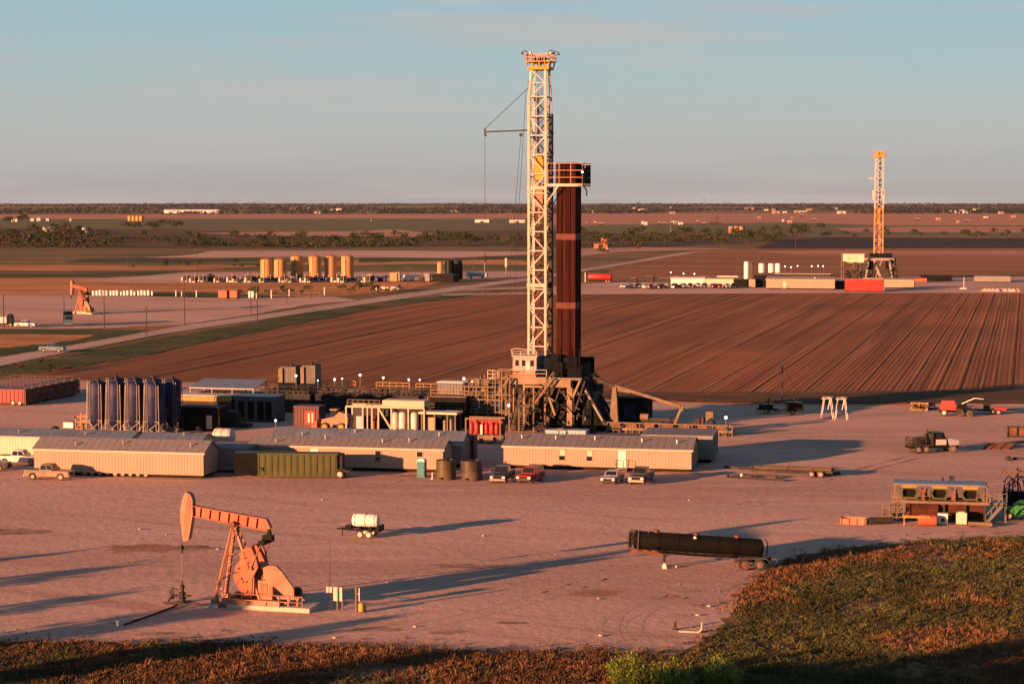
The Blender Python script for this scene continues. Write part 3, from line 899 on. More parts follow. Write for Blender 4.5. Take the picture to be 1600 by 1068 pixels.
# ---- pumpjack
O = GP(352, 944)
t = thing('pumpjack', 'large orange oil pumpjack with tilted beam in the foreground at left', 'pumpjack', O)
g = G(); g.box(.75, 8.1, -1.55, 1.3, 0, .38); g.make('concrete_base', M_conc, t)
g = G(); g.box(-.95, -.02, -1.65, 1.5, 0, .36); g.make('front_footing', M_conc, t)
g = G()
for y in (-1.25, 1.1):
    g.box(.25, 5.4, y - .15, y + .15, .38, .82)
    g.box(.25, 5.4, y - .24, y + .24, .78, .84)
for x in (.4, 1.9, 3.3, 5.2):
    g.box(x, x + .2, -1.1, .95, .45, .75)
g.make('skid', M_orange2, t)
top = Vector((.9, 0, 6.75))
for y in (-1.2, 1.15):
    g = G(); g.bar((-.45, y, .36), (top.x - .05, y * .16, top.z), .24, .26); g.box(-.7, -.15, y - .25, y + .25, .36, .8); g.make('samson_leg', M_orange2, t)
for y in (-1.0, .95):
    g = G(); g.bar((3.5, y, .85), (top.x + .1, y * .2, top.z), .2, .2); g.make('rear_leg', M_orange2, t)
g = G()
for z in (2.3, 4.2):
    k = (z - .4) / 6.35
    g.bar((-.45 + 1.3 * k, -1.2 + 1.0 * k, z), (-.45 + 1.3 * k, 1.15 - .95 * k, z), .12)
g.bar((-.1, -1.0, 2.3), (.1, .5, 4.2), .08); g.bar((-.1, 1.0, 2.3), (.1, -.5, 4.2), .08)
g.make('cross_brace', M_orange2, t)
g = G()
for y in (-.75, -.4):
    g.bar((.25, y, .8), (1.05, y, 6.5), .06)
for i in range(19):
    k = i / 18
    g.bar((.25 + .8 * k, -.75, .9 + 5.5 * k), (.25 + .8 * k, -.4, .9 + 5.5 * k), .045)
for i in range(5):
    k = .35 + i * .15
    x, z = .25 + .8 * k, .9 + 5.5 * k
    g.path([(x, -.8, z), (x + .35, -.85, z), (x + .45, -.57, z), (x + .35, -.3, z), (x, -.35, z)], .03, 5)
g.make('ladder', M_orange2, t)
g = G(); g.box(.55, 1.3, -.38, .38, 6.6, 6.95); g.lathe([(.2, -.55), (.2, .55)], 12, (.92, 0, 6.98), 'y'); g.make('saddle_bearing', M_rust, t)
# walking beam: an I section with stiffeners
bl, br = Vector((-3.0, 0, 7.92)), Vector((3.75, 0, 6.98))
ax = (br - bl).normalized(); up = Vector((-ax.z, 0, ax.x))
def bm(u, w):
    q = bl + ax * u + up * w
    return (q.x, q.z)
LB = (br - bl).length
g = G()
g.prism([bm(0, -.42), bm(LB, -.46), bm(LB + .32, -.42), bm(LB + .45, -.2), bm(LB, .46), bm(0, .40)], -.09, .09)
g.prism([bm(0, .38), bm(LB, .44), bm(LB, .50), bm(0, .44)], -.27, .27)
g.prism([bm(0, -.47), bm(LB + .3, -.5), bm(LB + .3, -.44), bm(0, -.41)], -.27, .27)
for i in range(1, 8):
    u = LB * i / 8
    g.prism([bm(u, -.43), bm(u + .05, -.43), bm(u + .05, .41), bm(u, .41)], -.24, .24)
g.prism([bm(LB + .02, .5), bm(LB + .5, -.18), bm(LB + .44, -.24), bm(LB - .04, .44)], -.27, .27)
g.make('walking_beam', M_orange, t)
hp = [(-3.28, 9.46), (-2.93, 9.30), (-2.74, 8.85), (-2.74, 7.6), (-3.14, 5.5), (-3.28, 5.36), (-3.66, 5.30), (-3.86, 6.9), (-3.86, 7.9), (-3.7, 8.8), (-3.42, 9.46)]
g = G(); g.prism(hp, -.34, .34)
o = g.make('horsehead', M_orange2, t)
g = G()
for y in (-.36, .36):
    s_ = .03 if y > 0 else -.03
    g.prism([(-3.12, 9.2), (-2.9, 8.8), (-2.9, 7.6), (-3.28, 5.6), (-3.55, 5.5), (-3.5, 7.5)], min(y, y - s_ * .6), max(y, y - s_ * .6))
g.make('side_plate', M_orange, o)
g = G()
for y in (-.16, .16):
    g.path([(-3.44, y, 9.4), (-3.74, y, 8.8), (-3.9, y, 7.9), (-3.9, y, 6.9), (-3.9, y, 4.75)], .022, 5)
g.make('bridle_cable', M_dsteel, t)
g = G(); g.box(-4.0, -3.8, -.3, .3, 4.55, 4.75); g.box(-3.98, -3.82, -.1, .1, 4.2, 4.9); g.make('carrier_bar', M_dsteel, t)
g = G(); g.tube((-3.9, 0, 4.6), (-3.9, 0, 1.3), .032, 6); g.make('polished_rod', M_steel, t)
# gear, cranks, counterweights
cx, cz = 2.75, 3.05
g = G(); g.box(2.35, 3.75, -.55, .55, 2.35, 3.55); g.lathe([(.28, -1.15), (.28, 1.15)], 14, (cx, 0, cz), 'y'); g.box(2.5, 3.6, -.45, .45, 3.55, 3.75)
g.make('gearbox', M_orange2, t)
g = G(); g.box(3.35, 4.65, -.95, .95, .84, 2.4); g.box(2.5, 3.4, -.6, .6, .84, 2.36); g.make('gear_pedestal', M_orange2, t)
def zz(px, py, dx=16, dy=-13):
    return ((px + dx - 669) / 62.2, (715 - (py + dy)) / 64.3)
cw = [zz(*q) for q in ((832, 392), (795, 400), (764, 432), (775, 462), (748, 492), (737, 528), (757, 538), (731, 545), (738, 580), (762, 618), (788, 662), (830, 668), (836, 560), (868, 500), (858, 455))]
for y in (-1.02, 1.02):
    g = G(); g.prism([(cx - .28, cz - 1.9), (cx + .28, cz - 1.9), (cx + .35, cz + .4), (cx + .1, cz + .75), (cx - .2, cz + .75), (cx - .35, cz + .4)], y - .12, y + .12)
    o = g.make('crank_arm', M_orange2, t)
    g = G(); g.prism(cw, y - .2 + (.0 if y < 0 else .1), y + .2 - (.0 if y > 0 else .1))
    g.lathe([(.25, y - .3), (.25, y + .3)], 10, (cx - .35, 0, cz + .5), 'y')
    g.lathe([(.16, y - .28), (.16, y + .28)], 10, (cx - .75, 0, cz - .75), 'y')
    g.lathe([(.16, y - .28), (.16, y + .28)], 10, (cx - .4, 0, cz - 1.55), 'y')
    g.make('counterweight', M_orange, o)
for y in (-1.3, 1.3):
    g = G(); g.tube((2.85, y, 3.45), (3.72, y * .8, 5.5), .07, 8); g.lathe([(.15, y - .12), (.15, y + .12)], 10, (2.85, 0, 3.45), 'y'); g.make('pitman_arm', M_tansteel, t)
g = G(); g.box(3.5, 4.0, -1.25, 1.25, 5.4, 5.75); g.box(3.5, 4.35, -.35, .35, 5.6, 6.1); g.bar((4.05, 0, 6.0), (3.98, 0, 6.6), .3); g.make('equalizer', M_black, t)
g = G()
bgp = [zz(*q, 14, -12) for q in ((893, 502), (925, 488), (965, 490), (1000, 522), (1062, 604), (1064, 664), (1030, 662), (962, 606), (930, 590), (900, 562))]
g.prism(bgp, -1.05, -.75)
g.make('belt_guard', M_orange2, t)
g = G(); g.box(5.0, 7.0, -1.0, .8, .95, 1.1)
for x in (5.2, 6.0, 6.8):
    for y in (-.9, .7):
        g.bar((x, y, .38), (x, y, .98), .12)
g.bar((5.5, -.95, .4), (6.3, -.95, .95), .1)
g.make('motor_platform', M_orange2, t)
g = G(); g.lathe([(.1, 6.0), (.34, 6.02), (.36, 6.7), (.3, 6.85), (.08, 6.86)], 14, (0, -.1, 1.48), 'x'); g.box(6.1, 6.7, -.35, .15, 1.1, 1.25); g.make('motor', M_dsteel, t, True)
g = G(); g.rail([(.6, -1.85, .38), (5.6, -1.85, .38), (7.6, -1.85, .38)], 1.0, 1.7, .05); g.make('railing', M_orange2, t)
g = G(); g.box(.9, 2.2, -.7, .7, .84, 1.02); g.path([(.8, -.5, .9), (1.3, -.6, 1.3), (2.2, -.5, 1.1)], .05); g.make('brake_gear', M_dsteel, t)
g = G()
for x_, z_, w_, h_ in ((1.55, 4.0, .1, .5), (1.35, 3.0, .45, .12), (1.6, 2.0, .12, .4), (2.2, 4.45, .1, .4), (2.3, 1.5, .3, .1)):
    g.box(x_, x_ + w_, -1.235, -1.215, z_, z_ + h_)
make_each(g, 'weight_slot', M_rust, t)
g = G()
for x_, z_ in ((2.45, 2.3), (1.75, 3.4), (2.0, 2.55), (2.6, 3.9), (2.35, 4.3), (2.1, 1.3)):
    g.lathe([(.09, -1.27), (.09, -1.21)], 8, (x_, 0, z_), 'y')
make_each(g, 'weight_bolt', M_dsteel, t)
g = G()
for x_ in (3.5, 3.9, 4.35):
    g.box(x_, x_ + .3, -.985, -.95, 1.0, 2.2)
make_each(g, 'pedestal_plate', M_orange, t)
g = G(); g.box(2.45, 3.6, -.585, -.55, 2.5, 3.3); g.lathe([(.2, -.62), (.2, -.58)], 12, (3.3, 0, 2.9), 'y'); g.make('gearbox_cover', M_rust, t)
blob(392, 952, 6.5, 1.3, S_stain, 'ground_stain', seed=41, rz=-TH)
blob(330, 946, 2.2, 1.6, S_stain, 'ground_stain', seed=42)
# ---- wellhead below the horsehead
WH = L2(O, -3.9, 0, 0)
t = thing('wellhead', 'dark valve wellhead standing under the pumpjack horsehead', 'wellhead', WH)
g = G()
g.lathe([(.5, 0), (.5, .08), (.22, .1), (.22, .3), (.34, .3), (.34, .4), (.2, .4), (.2, .75), (.3, .75), (.3, .85), (.14, .85), (.14, 1.2), (.2, 1.2), (.2, 1.45), (.09, 1.5), (.06, 1.9)], 12)
g.make('casing_head', M_dsteel, t, True)
g = G(); g.tube((-.15, 0, .58), (-.85, -.1, .58), .1, 8); g.tube((-.85, -.1, .3), (-.85, -.1, .9), .14, 8); g.tube((-.85, -.1, .58), (-1.05, -.6, .15), .07, 6); g.tube((.1, 0, .6), (.75, .1, .6), .09, 8); g.lathe([(.24, -.03), (.24, .03)], 12, (-.85, -.3, .9), 'y')
g.tube((-.85, -.3, .9), (-.85, 0, .9), .03, 5)
g.make('valve', M_dsteel, t)
g = G(); g.tube((-.3, -.05, 1.05), (-.8, -.25, 1.25), .05, 6); g.tube((-.8, -.25, 1.25), (-.95, -.3, .6), .04, 6); g.make('bleed_pipe', M_dsteel, t)
a, b = GP(277, 947), GP(194, 977)
g = G(); g.path([a + Vector((0, 0, .1)), a.lerp(b, .5) + Vector((0, 0, .07)), b + Vector((0, 0, .1))], .085, 7)
g.tube(b + Vector((0, 0, .1)), b + Vector((0, 0, -.2)), .085, 7)
tag(g.make('flow_line', M_dsteel), 'dark flow line pipe lying on the pad from wellhead towards lower left', 'pipe')
g = G(); c = GP(184, 978); g.lathe([(.09, 0), (.09, .35), (.13, .36), (.13, .46), (.02, .5)], 8, c); tag(g.make('marker_post', M_ceram), 'short pale marker post at the lower end of the flow line', 'marker')
# ---- electric panels beside the pumpjack
t = thing('antenna_pole', 'thin tall dark pole with two small pale boxes right of the pumpjack', 'pole', GP(516, 953))
g = G(); g.tube((0, 0, 0), (0, 0, 6.1), .035, 6, .018); g.make('mast', M_dsteel, t)
for x in (-.17, .13):
    g = G(); g.box(x - .11, x + .1, -.2, -.06, 1.55, 2.02); g.make('box', M_whited, t)
g = G(); g.bar((-.25, 0, 1.6), (.25, 0, 1.6), .08); g.bar((.12, 0, 0), (.12, 0, 1.9), .07); g.make('bracket', M_dsteel, t)
t = thing('control_panel', 'pair of tall cream control cabinets on posts between two pole stands', 'control panel', GP(528, 953))
for x, w in ((-.12, .36), (.36, .22)):
    g = G(); g.box(x - w / 2, x + w / 2, -.28, -.06, .85, 2.0); o = g.make('cabinet', M_cream, t)
    g = G(); g.box(x - w * .36, x + w * .36, -.295, -.281, .95, 1.9); g.make('door', M_whited, o)
for x in (-.05, .4):
    g = G(); g.bar((x, 0, 0), (x, 0, 2.0), .1); g.make('post', M_tansteel, t)
g = G(); g.bar((-.25, 0, 1.2), (.55, 0, 1.2), .07); g.bar((-.25, 0, 1.8), (.55, 0, 1.8), .07); g.make('crossbar', M_dsteel, t)
t = thing('meter_post', 'pale meter post with a small yellow green tank beside it', 'meter post', GP(557, 955))
g = G(); g.tube((0, 0, 0), (0, 0, 2.05), .11, 8); g.make('post', M_tansteel, t, True)
g = G(); g.tube((.26, 0, .9), (.26, 0, 2.0), .05, 6); g.bar((0, 0, 1.5), (.26, 0, 1.5), .06); g.make('conduit', M_ceram, t)
g = G(); g.lathe([(.05, .0), (.28, .08), (.3, .3), (.3, .6), (.22, .78), (.05, .85)], 12, (.5, -.1, 0)); g.make('tank', mat('yellow_green_paint', (.22, .20, .04), .5, dust=.2), t, True)
g = G(); g.tube((.75, 0, 0), (.75, 0, .55), .07, 6); g.make('stub', M_dsteel, t)
# ---- white water trailer on the open pad
t = thing('tank_trailer', 'small white cylindrical tank on a black two axle trailer on the open pad', 'trailer', GP(570, 838))
g = G(); g.lathe([(.05, -1.47), (.35, -1.42), (.6, -1.3), (.66, -1.15), (.66, 1.15), (.6, 1.3), (.35, 1.42), (.05, 1.47)], 20, (.15, 0, 1.68), 'x')
o = g.make('tank', M_white, t, True)
g = G(); g.lathe([(.2, 0), (.2, .12), (.05, .14)], 10, (.1, 0, 2.32)); g.make('hatch', M_steel, o, True)
g = G()
for x in (-.9, .2, 1.2):
    g.lathe([(.675, -.03), (.675, .03)], 20, (x, 0, 1.68), 'x')
g.make('strap', M_steel, o)
g = G()
for y in (-.72, .72):
    g.box(-1.7, 1.75, y - .06, y + .06, .72, .9)
    g.bar((-1.7, y, .8), (-2.75, 0, .72), .1)
for x in (-1.4, -.3, .8, 1.65):
    g.box(x - .06, x + .06, -.7, .7, .74, .88)
    g.box(x - .1, x + .1, -.5, .5, .86, 1.15)
g.box(-2.95, -2.65, -.08, .08, .66, .8)
g.tube((-2.4, 0, 0), (-2.4, 0, 1.0), .05, 6)
g.box(1.5, 1.8, -.85, .85, .62, 1.25)
g.box(-2.0, -1.5, -.4, .4, .8, 1.15)
g.make('chassis', M_black, t)
g = G()
for y in (-.92, .92):
    g.prism([(-.55, .7), (-.45, .86), (1.05, .86), (1.15, .7), (1.1, .66), (1.02, .8), (-.42, .8), (-.5, .66)], y - .15, y + .15)
g.make('mudguard', M_black, t)
for x in (-.2, .72):
    for y in (-.9, .9):
        wheel(t, x, y, .37, .24, 1, rim=M_whited, rimr=.66)
# ---- black vacuum trailer
t = thing('tanker_trailer', 'long black tanker semi trailer parked without its tractor beside the grass', 'tanker trailer', GP(1038, 886), R(-3))
za, zb = 2.62, 1.93          # tank axis height, front and rear
xa, xb = -2.75, 8.95
sl_ = (zb - za) / (xb - xa)
def tz(x):
    return za + (x - xa) * sl_
tilt = math.atan(-sl_)
g = G(); g.at((xa + xb) / 2, 0, (za + zb) / 2, ry=tilt)
LT = (xb - xa) / 2
g.lathe([(.04, -LT - .28), (.4, -LT - .22), (.7, -LT - .08), (.82, -LT), (.84, -LT + .1), (.84, LT - .1), (.82, LT), (.7, LT + .08), (.4, LT + .22), (.04, LT + .28)], 24, axis='x')
o = g.make('tank', M_black, t, True)
g = G(); g.at((xa + xb) / 2, 0, (za + zb) / 2, ry=tilt)
for i in range(7):
    x = -LT + .4 + i * (2 * LT - .8) / 6
    g.lathe([(.875, -.05), (.875, .05)], 24, (x, 0, 0), 'x')
g.make('stiffening_ring', M_black, o)
g = G(); g.at((xa + xb) / 2, 0, (za + zb) / 2, ry=tilt)
for x in (-3.9, -.2, 3.6):
    g.lathe([(.28, .8), (.28, 1.0), (.2, 1.04), (.05, 1.06)], 12, (x, 0, 0))
make_each(g, 'manhole', M_rust, o, True)
g = G(); g.at((xa + xb) / 2, 0, (za + zb) / 2, ry=tilt)
g.lathe([(.14, -.02), (.14, .02)], 12, (-.35, -.62, .62), 'y')
g.make('pressure_gauge', M_ceram, o)
g = G(); g.at((xa + xb) / 2, 0, (za + zb) / 2, ry=tilt)
for y in (-.42, .42):
    g.box(-LT, LT + .3, y - .07, y + .07, -1.12, -.8)
for i in range(14):
    x = -LT + .4 + i * (2 * LT - .6) / 13
    g.box(x - .05, x + .05, -.75, .75, -.92, -.82)
g.make('chassis', M_dsteel, t)
g = G(); g.at((xa + xb) / 2, 0, (za + zb) / 2, ry=tilt)
g.box(-LT - .5, -LT + 2.6, -.6, .6, -1.2, -1.08)
g.prism([(-LT - .4, -1.1), (-LT + 2.6, -1.1), (-LT + 2.2, -.85), (-LT, -.8)], -.5, .5)
g.make('fifth_wheel_plate', M_rust, t)
g = G(); g.at((xa + xb) / 2, 0, (za + zb) / 2, ry=tilt)
for y in (-.55, .55):
    g.path([(-LT - .55, y, -.9), (-LT - .6, y, .5), (-LT - .35, y, .8), (-LT + .1, y, .75)], .05, 6)
g.tube((-LT - .6, -.55, .5), (-LT - .6, .55, .5), .05, 6); g.tube((-LT - .58, -.55, -.3), (-LT - .58, .55, -.3), .05, 6)
g.box(-LT - .55, -LT - .2, -.4, .4, -.7, .1)
g.lathe([(.22, -.4), (.22, .4)], 10, (-LT - .4, 0, .45), 'y')
g.make('pump_frame', M_dsteel, t)
g = G(); g.at((xa + xb) / 2, 0, (za + zb) / 2, ry=tilt)
g.path([(-LT + .3, -.5, .75), (-LT + .3, -.5, 1.2), (-LT + 1.2, -.5, 1.2), (-LT + 1.2, -.5, .75)], .035, 6)
g.path([(-LT + .3, -.9, -.7), (-LT + .3, -.88, .3), (-LT + .3, -.5, .75)], .035, 6)
g.make('grab_rail', M_steel, t)
for y in (-.5, .5):
    g = G(); g.box(-.12, .12, y - .1, y + .1, .5, tz(0) - .9); o = g.make('landing_leg', M_dsteel, t)
    g = G(); g.box(-.1, .1, y - .08, y + .08, .12, .5); g.box(-.2, .2, y - .18, y + .18, 0, .14); g.make('foot', M_white, o)
g = G(); g.bar((0, -.5, .9), (0, .5, .9), .1); g.bar((0, -.5, 1.1), (.9, -.4, tz(.9) - .95), .08); g.make('leg_brace', M_dsteel, t)
g = G()
for y in (-.55, .55):
    g.bar((6.6, y, .78), (9.6, y, .74), .16)
for x in (7.35, 8.75):
    g.tube((x, -1.0, .52), (x, 1.0, .52), .08, 8)
g.box(6.5, 6.7, -.6, .6, .6, tz(6.6) - .8); g.box(9.4, 9.6, -.6, .6, .55, tz(9.5) - .75)
g.make('suspension', M_dsteel, t)
for x in (7.35, 8.75):
    for y in (-.98, .98):
        wheel(t, x, y, .53, .5, 1, rim=M_rust if x < 8 else M_tansteel, rimr=.55)
g = G()
for y in (-.98, .98):
    g.prism([(6.7, 1.0), (6.9, 1.14), (9.3, 1.14), (9.5, 1.0), (9.5, .96), (9.28, 1.1), (6.92, 1.1), (6.72, .96)], y - .3, y + .3)
g.make('mudguard', M_steel, t)
g = G(); g.box(9.55, 9.7, -1.15, 1.15, .7, .95); g.path([(9.5, .6, .9), (9.6, .6, 2.3), (9.3, .6, 2.7)], .05); g.path([(9.4, -.3, 1.1), (9.75, -.3, 1.2), (9.8, -.3, .8)], .1, 7); g.make('rear_bumper', M_dsteel, t)
g = G(); g.at(0, 0, 0); g.path([(-.6, -.95, tz(-.6) - .85), (2.2, -1.0, tz(2) - .95), (6.3, -.95, tz(6.3) - .85)], .09, 7); g.make('suction_hose', M_black, t)
# ---- odds and ends on the pad
t = thing('bent_pipe', 'small pale bent pipe stub rising from the pad near the grass edge', 'pipe', GP(1092, 989))
g = G(); g.path([(-1.6, 0, .08), (0, 0, .1), (.22, 0, .35), (.24, 0, .95)], .07, 7); g.make('elbow', M_trim, t)
t = thing('steel_stub', 'short dark steel stub near a pale bent pipe on the pad', 'stub', GP(1055, 983))
g = G(); g.box(-.1, .1, -.12, .12, 0, .62); g.box(-.2, .2, -.2, .2, 0, .06); g.make('post', M_dsteel, t)
rr = random.Random(4)
for i in range(26):
    px, py = rr.uniform(20, 1180), rr.uniform(780, 1000)
    if py > 1000 - max(0, px - 1050) * .6:
        continue
    g = G()
    r0 = rr.uniform(.08, .22)
    pts = []
    g.lathe([(r0 * .5, 0), (r0, r0 * .25), (r0 * .85, r0 * .6), (r0 * .3, r0 * .8)], 7, GP(px, py))
    g.v = [(x + rr.gauss(0, r0 * .15), y + rr.gauss(0, r0 * .15), z) for x, y, z in g.v]
    tag(g.make('stone', M_conc), 'small pale stone lying loose on the open pad', 'stone', 'loose stones on the pad')
# ---- trees standing outside the picture at left: their long shadows lie across the pad
OT = tree('windbreak_tree', 'tall leafy windbreak tree beside the pad at far left', 'tree', 9.5, 7.5, 1500, .42, M_leafd, 31, 'windbreak trees left of the pad', trunk=.3, clumps=16)
OT2 = tree('windbreak_tree', 'thin crowned unseen tree added to cast shadow stripes on the pad', 'tree', 9.5, 6.0, 420, .40, M_leafd, 32, 'thin unseen trees added for shadow stripes', trunk=.3, clumps=12)  # added out of view, crown thinned to soften the shadow stripes
for src, spots in ((OT, ((-46, 90, 1.2), (-38, 90, 1.42), (-37, 84, 1.5), (-33, 79, 1.25), (-44, 84, 1.3), (-49, 113, .8))), (OT2, ((-66, 133, .95), (-73, 141, .8), (-61, 122, 1.0), (-78, 152, .85), (-54, 126, .8), (-70, 128, 1.1), (-84, 160, .8)))):
    first = True
    for x, y, s_ in spots:
        if first:
            src.location = (x, y, .05); src.scale = (s_,) * 3; first = False
        else:
            dup(src, (x, y, .05), rr.uniform(0, 6), None, s_)
# ================================================================ SITE TRAILERS, TANKS AND VEHICLES ALONG THE FRONT ROW
def house(name, label, cat, pl, pr, wd, he, rise, mw, mr, base=.45, wheels=0, win=(), door=(), roofstep=None, skirt=M_dark, vents=3, wall_c=None):
    """a site trailer house from its front lower corners in the photo; wd deep, eaves at he, gable roof"""
    A, B = GP(*pl), GP(*pr)
    d = B - A
    ln, rz = d.length, math.atan2(d.y, d.x)
    t = thing(name, label, cat, A, rz)
    g = G()
    g.box(0, ln, 0, wd, base, he)
    hz = he - .02
    n = int(ln / .41)
    for i in range(n + 1):                       # battens of the siding
        x = ln * i / n
        g.box(x - .022, x + .022, -.022, 0, base + .02, hz)
    n = int(wd / .41)
    for i in range(n + 1):
        y = wd * i / n
        g.box(ln, ln + .022, y - .022, y + .022, base + .02, hz)
    g.prism([(0, he), (wd, he), (wd / 2, he + rise)], .02, ln - .02, 'x')
    g.make('wall', mw, t)
    g = G()
    e, o_ = .22, .25
    th = .1
    sl = rise / (wd / 2)
    g.prism([(-e, he - e * sl), (wd / 2, he + rise), (wd + e, he - e * sl), (wd + e, he - e * sl + th), (wd / 2, he + rise + th), (-e, he - e * sl + th)], -o_, ln + o_, 'x')
    n = int(ln / .9)
    for i in range(n + 1):                       # roof seams
        x = -o_ + .05 + (ln + 2 * o_ - .1) * i / n
        g.hull8([(x - .02, -e, he - e * sl + th), (x + .03, -e, he - e * sl + th), (x + .03, wd / 2, he + rise + th), (x - .03, wd / 2, he + rise + th)],
                [(x - .03, -e, he - e * sl + th + .018), (x + .03, -e, he - e * sl + th + .018), (x + .03, wd / 2, he + rise + th + .018), (x - .03, wd / 2, he + rise + th + .018)])
    r = g.make('roof', mr, t)
    g = G(); g.box(-o_, ln + o_, -e - .03, -e, he - e * sl - .12, he - e * sl + th + .02); g.make('fascia', M_trim, r)
    rn = random.Random(int(pl[0]))
    for i in range(vents):
        x = ln * (i + .5 + rn.uniform(-.25, .25)) / vents
        y = wd * rn.uniform(.1, .4)
        z = he + y * sl + th
        g = G(); g.lathe([(.09, 0), (.09, .35), (.16, .36), (.16, .46), (.02, .5)], 8, (x, y, z)); g.make('roof_vent', M_silver, r)
    g = G(); g.box(.3, ln - .3, .35, wd - .3, .12, base); g.make('underframe', skirt, t)
    for i in range(wheels):
        x = ln * .5 + (i - wheels / 2) * 1.0
        wheel(t, x, .28, .36, .24, 1)
    for x, z0, w, h in win:
        g = G(); g.box(x - w / 2 - .07, x + w / 2 + .07, -.05, .0, z0 - .07, z0 + h + .07); f = g.make('window', M_trim, t)
        g = G(); g.box(x - w / 2, x + w / 2, -.065, -.045, z0, z0 + h * .46); g.box(x - w / 2, x + w / 2, -.065, -.045, z0 + h * .54, z0 + h); g.make('pane', M_glass, f)
    for x, w, h, m in door:
        g = G(); g.box(x - w / 2, x + w / 2, -.06, 0, base + .05, base + .05 + h); f = g.make('door', m, t)
        g = G(); g.box(x + w * .33, x + w * .41, -.12, -.055, base + 1.0, base + 1.12); g.make('handle', M_dsteel, f)
        g = G(); g.box(x - .75, x + .75, -1.15, -.1, base - .08, base); g.box(x - .75, x + .75, -1.45, -1.15, .12, .26)
        g.rail([(x - .75, -1.1, base), (x - .75, -.1, base)], 1.0, 1, .05); g.rail([(x + .75, -1.1, base), (x + .75, -.1, base)], 1.0, 1, .05)
        for sx in (-.7, .7):
            g.bar((x + sx, -1.1, 0), (x + sx, -1.1, base), .08)
        g.make('steps', M_steel, t)
    return t, ln, A, rz
house('site_trailer', 'cream office trailer behind the brown pickup, cut by the left picture edge', 'office trailer', (-70, 716), (203, 724), 5.2, 3.15, .75, M_cream, M_roofb, win=((5.2, 1.2, .8, 1.2),), vents=2)
house('site_trailer', 'cream office trailer mostly hidden behind the long tan trailer', 'office trailer', (216, 724), (313, 727), 5.0, 3.1, .7, M_cream, M_roofb, vents=1)
t, ln, A, rz = house('site_trailer', 'long windowless tan trailer on a row of wheels behind the brown pickup', 'office trailer', (54, 741), (318, 748.5), 5.2, 3.25, 1.15, M_tan, M_roof, wheels=9)
t2 = thing('storage_shed', 'grey flat roofed shed behind the right end of the long tan trailer', 'shed', L2(A, ln - 2.4, 6.2, 0, rz), rz)
g = G(); g.box(0, 5.6, 0, 6.5, .3, 3.0)
for i in range(16):
    g.box(5.6, 5.63, .1 + i * .42, .16 + i * .42, .3, 3.0)
g.make('wall', M_grey, t2)
g = G(); g.box(-.2, 5.8, -.2, 6.7, 3.0, 3.14); g.make('roof', M_roof, t2)
t, ln, A, rz = house('site_trailer', 'tan trailer with grey roof and two dark windows behind the green frac tank', 'office trailer', (390, 731), (692, 739), 5.0, 3.0, .85, M_tan, M_roof, win=((16.95, 1.25, .7, 1.4), (22.35, 1.25, .72, 1.4)), vents=4)
g = G(); g.box(8.1, 9.15, -.06, -.022, 2.3, 2.68); g.make('wall_plate', M_white, t)
B2 = L2(A, 1.3, 5.35, 0, rz)
def back(p):                                   # where that ground point shows in the photo
    d = Vector((p.x, p.y, p.z - HC))
    w = d.y * cos(PITCH) - d.z * sin(PITCH)
    return (CX + F * d.x / w, CY - F * (d.y * sin(PITCH) + d.z * cos(PITCH)) / w)
house('site_trailer', 'blue grey roofed trailer close behind the tan trailer with two windows', 'office trailer', back(B2), back(L2(B2, ln - .1, 0, 0, rz)), 5.4, 3.1, 1.25, M_grey, M_roofb, vents=3)
t, ln, A, rz = house('site_trailer', 'widest tan trailer with a white door and two shaded windows behind the parked cars', 'office trailer', (787, 731), (1080, 738.5), 8.6, 2.85, 1.1, M_tan, M_roof, win=(), door=((15.25, 1.0, 2.15, M_white),), vents=5)
for x in (7.55, 11.05):
    g = G(); g.box(x - .44, x + .44, -.05, 0, 1.15, 2.55); f = g.make('window', M_trim, t)
    g = G(); g.box(x - .37, x + .37, -.065, -.045, 1.22, 1.78); g.make('pane', M_glass, f)
    g = G(); g.box(x - .37, x + .37, -.065, -.045, 1.84, 2.48); g.make('blind', M_cream, f)
    g = G(); g.box(x - .37, x - .3, -.07, -.04, 1.8, 2.5); g.make('frame_edge', M_dark, f)
t2 = thing('storage_trailer', 'dark grey ribbed box trailer behind the right end of the widest tan trailer', 'storage trailer', L2(A, ln - 7.5, 9.6, 0, rz), rz)
g = G(); g.box(0, 9.3, 0, 8.2, .5, 3.5)
for i in range(9):
    g.box(9.3, 9.34, .1 + i * .9, .18 + i * .9, .55, 3.4)
for i in range(24):
    g.box(.1 + i * .39, .18 + i * .39, -.03, 0, .55, 3.05)
g.make('wall', M_grey, t2)
g = G(); g.box(-.1, 9.4, -.1, 8.3, 3.5, 3.62); g.make('roof', M_roof, t2)
g = G(); g.box(.3, 9, .3, 7.9, .1, .5); g.make('underframe', M_dark, t2)
# ---- green frac tank
t = thing('frac_tank', 'olive green ribbed frac tank with its left end blacked in as shade between the tan trailers', 'frac tank', GP(403, 746), R(-4))
LF = 9.95
g = G(); g.box(0, LF, 0, 2.5, .25, 3.0)
for i in range(13):
    x = .12 + i * (LF - .3) / 12
    g.box(x - .05, x + .05, -.11, 0, .3, 2.95)
for i in range(12):
    x = .12 + (i + .5) * (LF - .3) / 12
    g.box(x - .3, x + .3, -.045, 0, .35, 2.9)
g.box(-.05, LF + .03, -.14, .02, 2.9, 3.06); g.box(-.05, LF + .03, -.14, .02, .2, .36)
g.make('tank_body', M_green, t)
g = G(); g.box(-3.0, -.06, .35, 2.4, .28, 2.95); g.box(-3.05, 0, .3, 2.45, 2.95, 3.02); g.make('shaded_end', M_black, t)  # black colour stands in for the trailer's shade on this end
g = G(); g.box(LF, LF + 1.5, .1, 2.4, .75, 1.0); g.box(LF, LF + .5, .2, 2.3, 1.0, 2.9); g.make('rear_frame', M_dsteel, t)
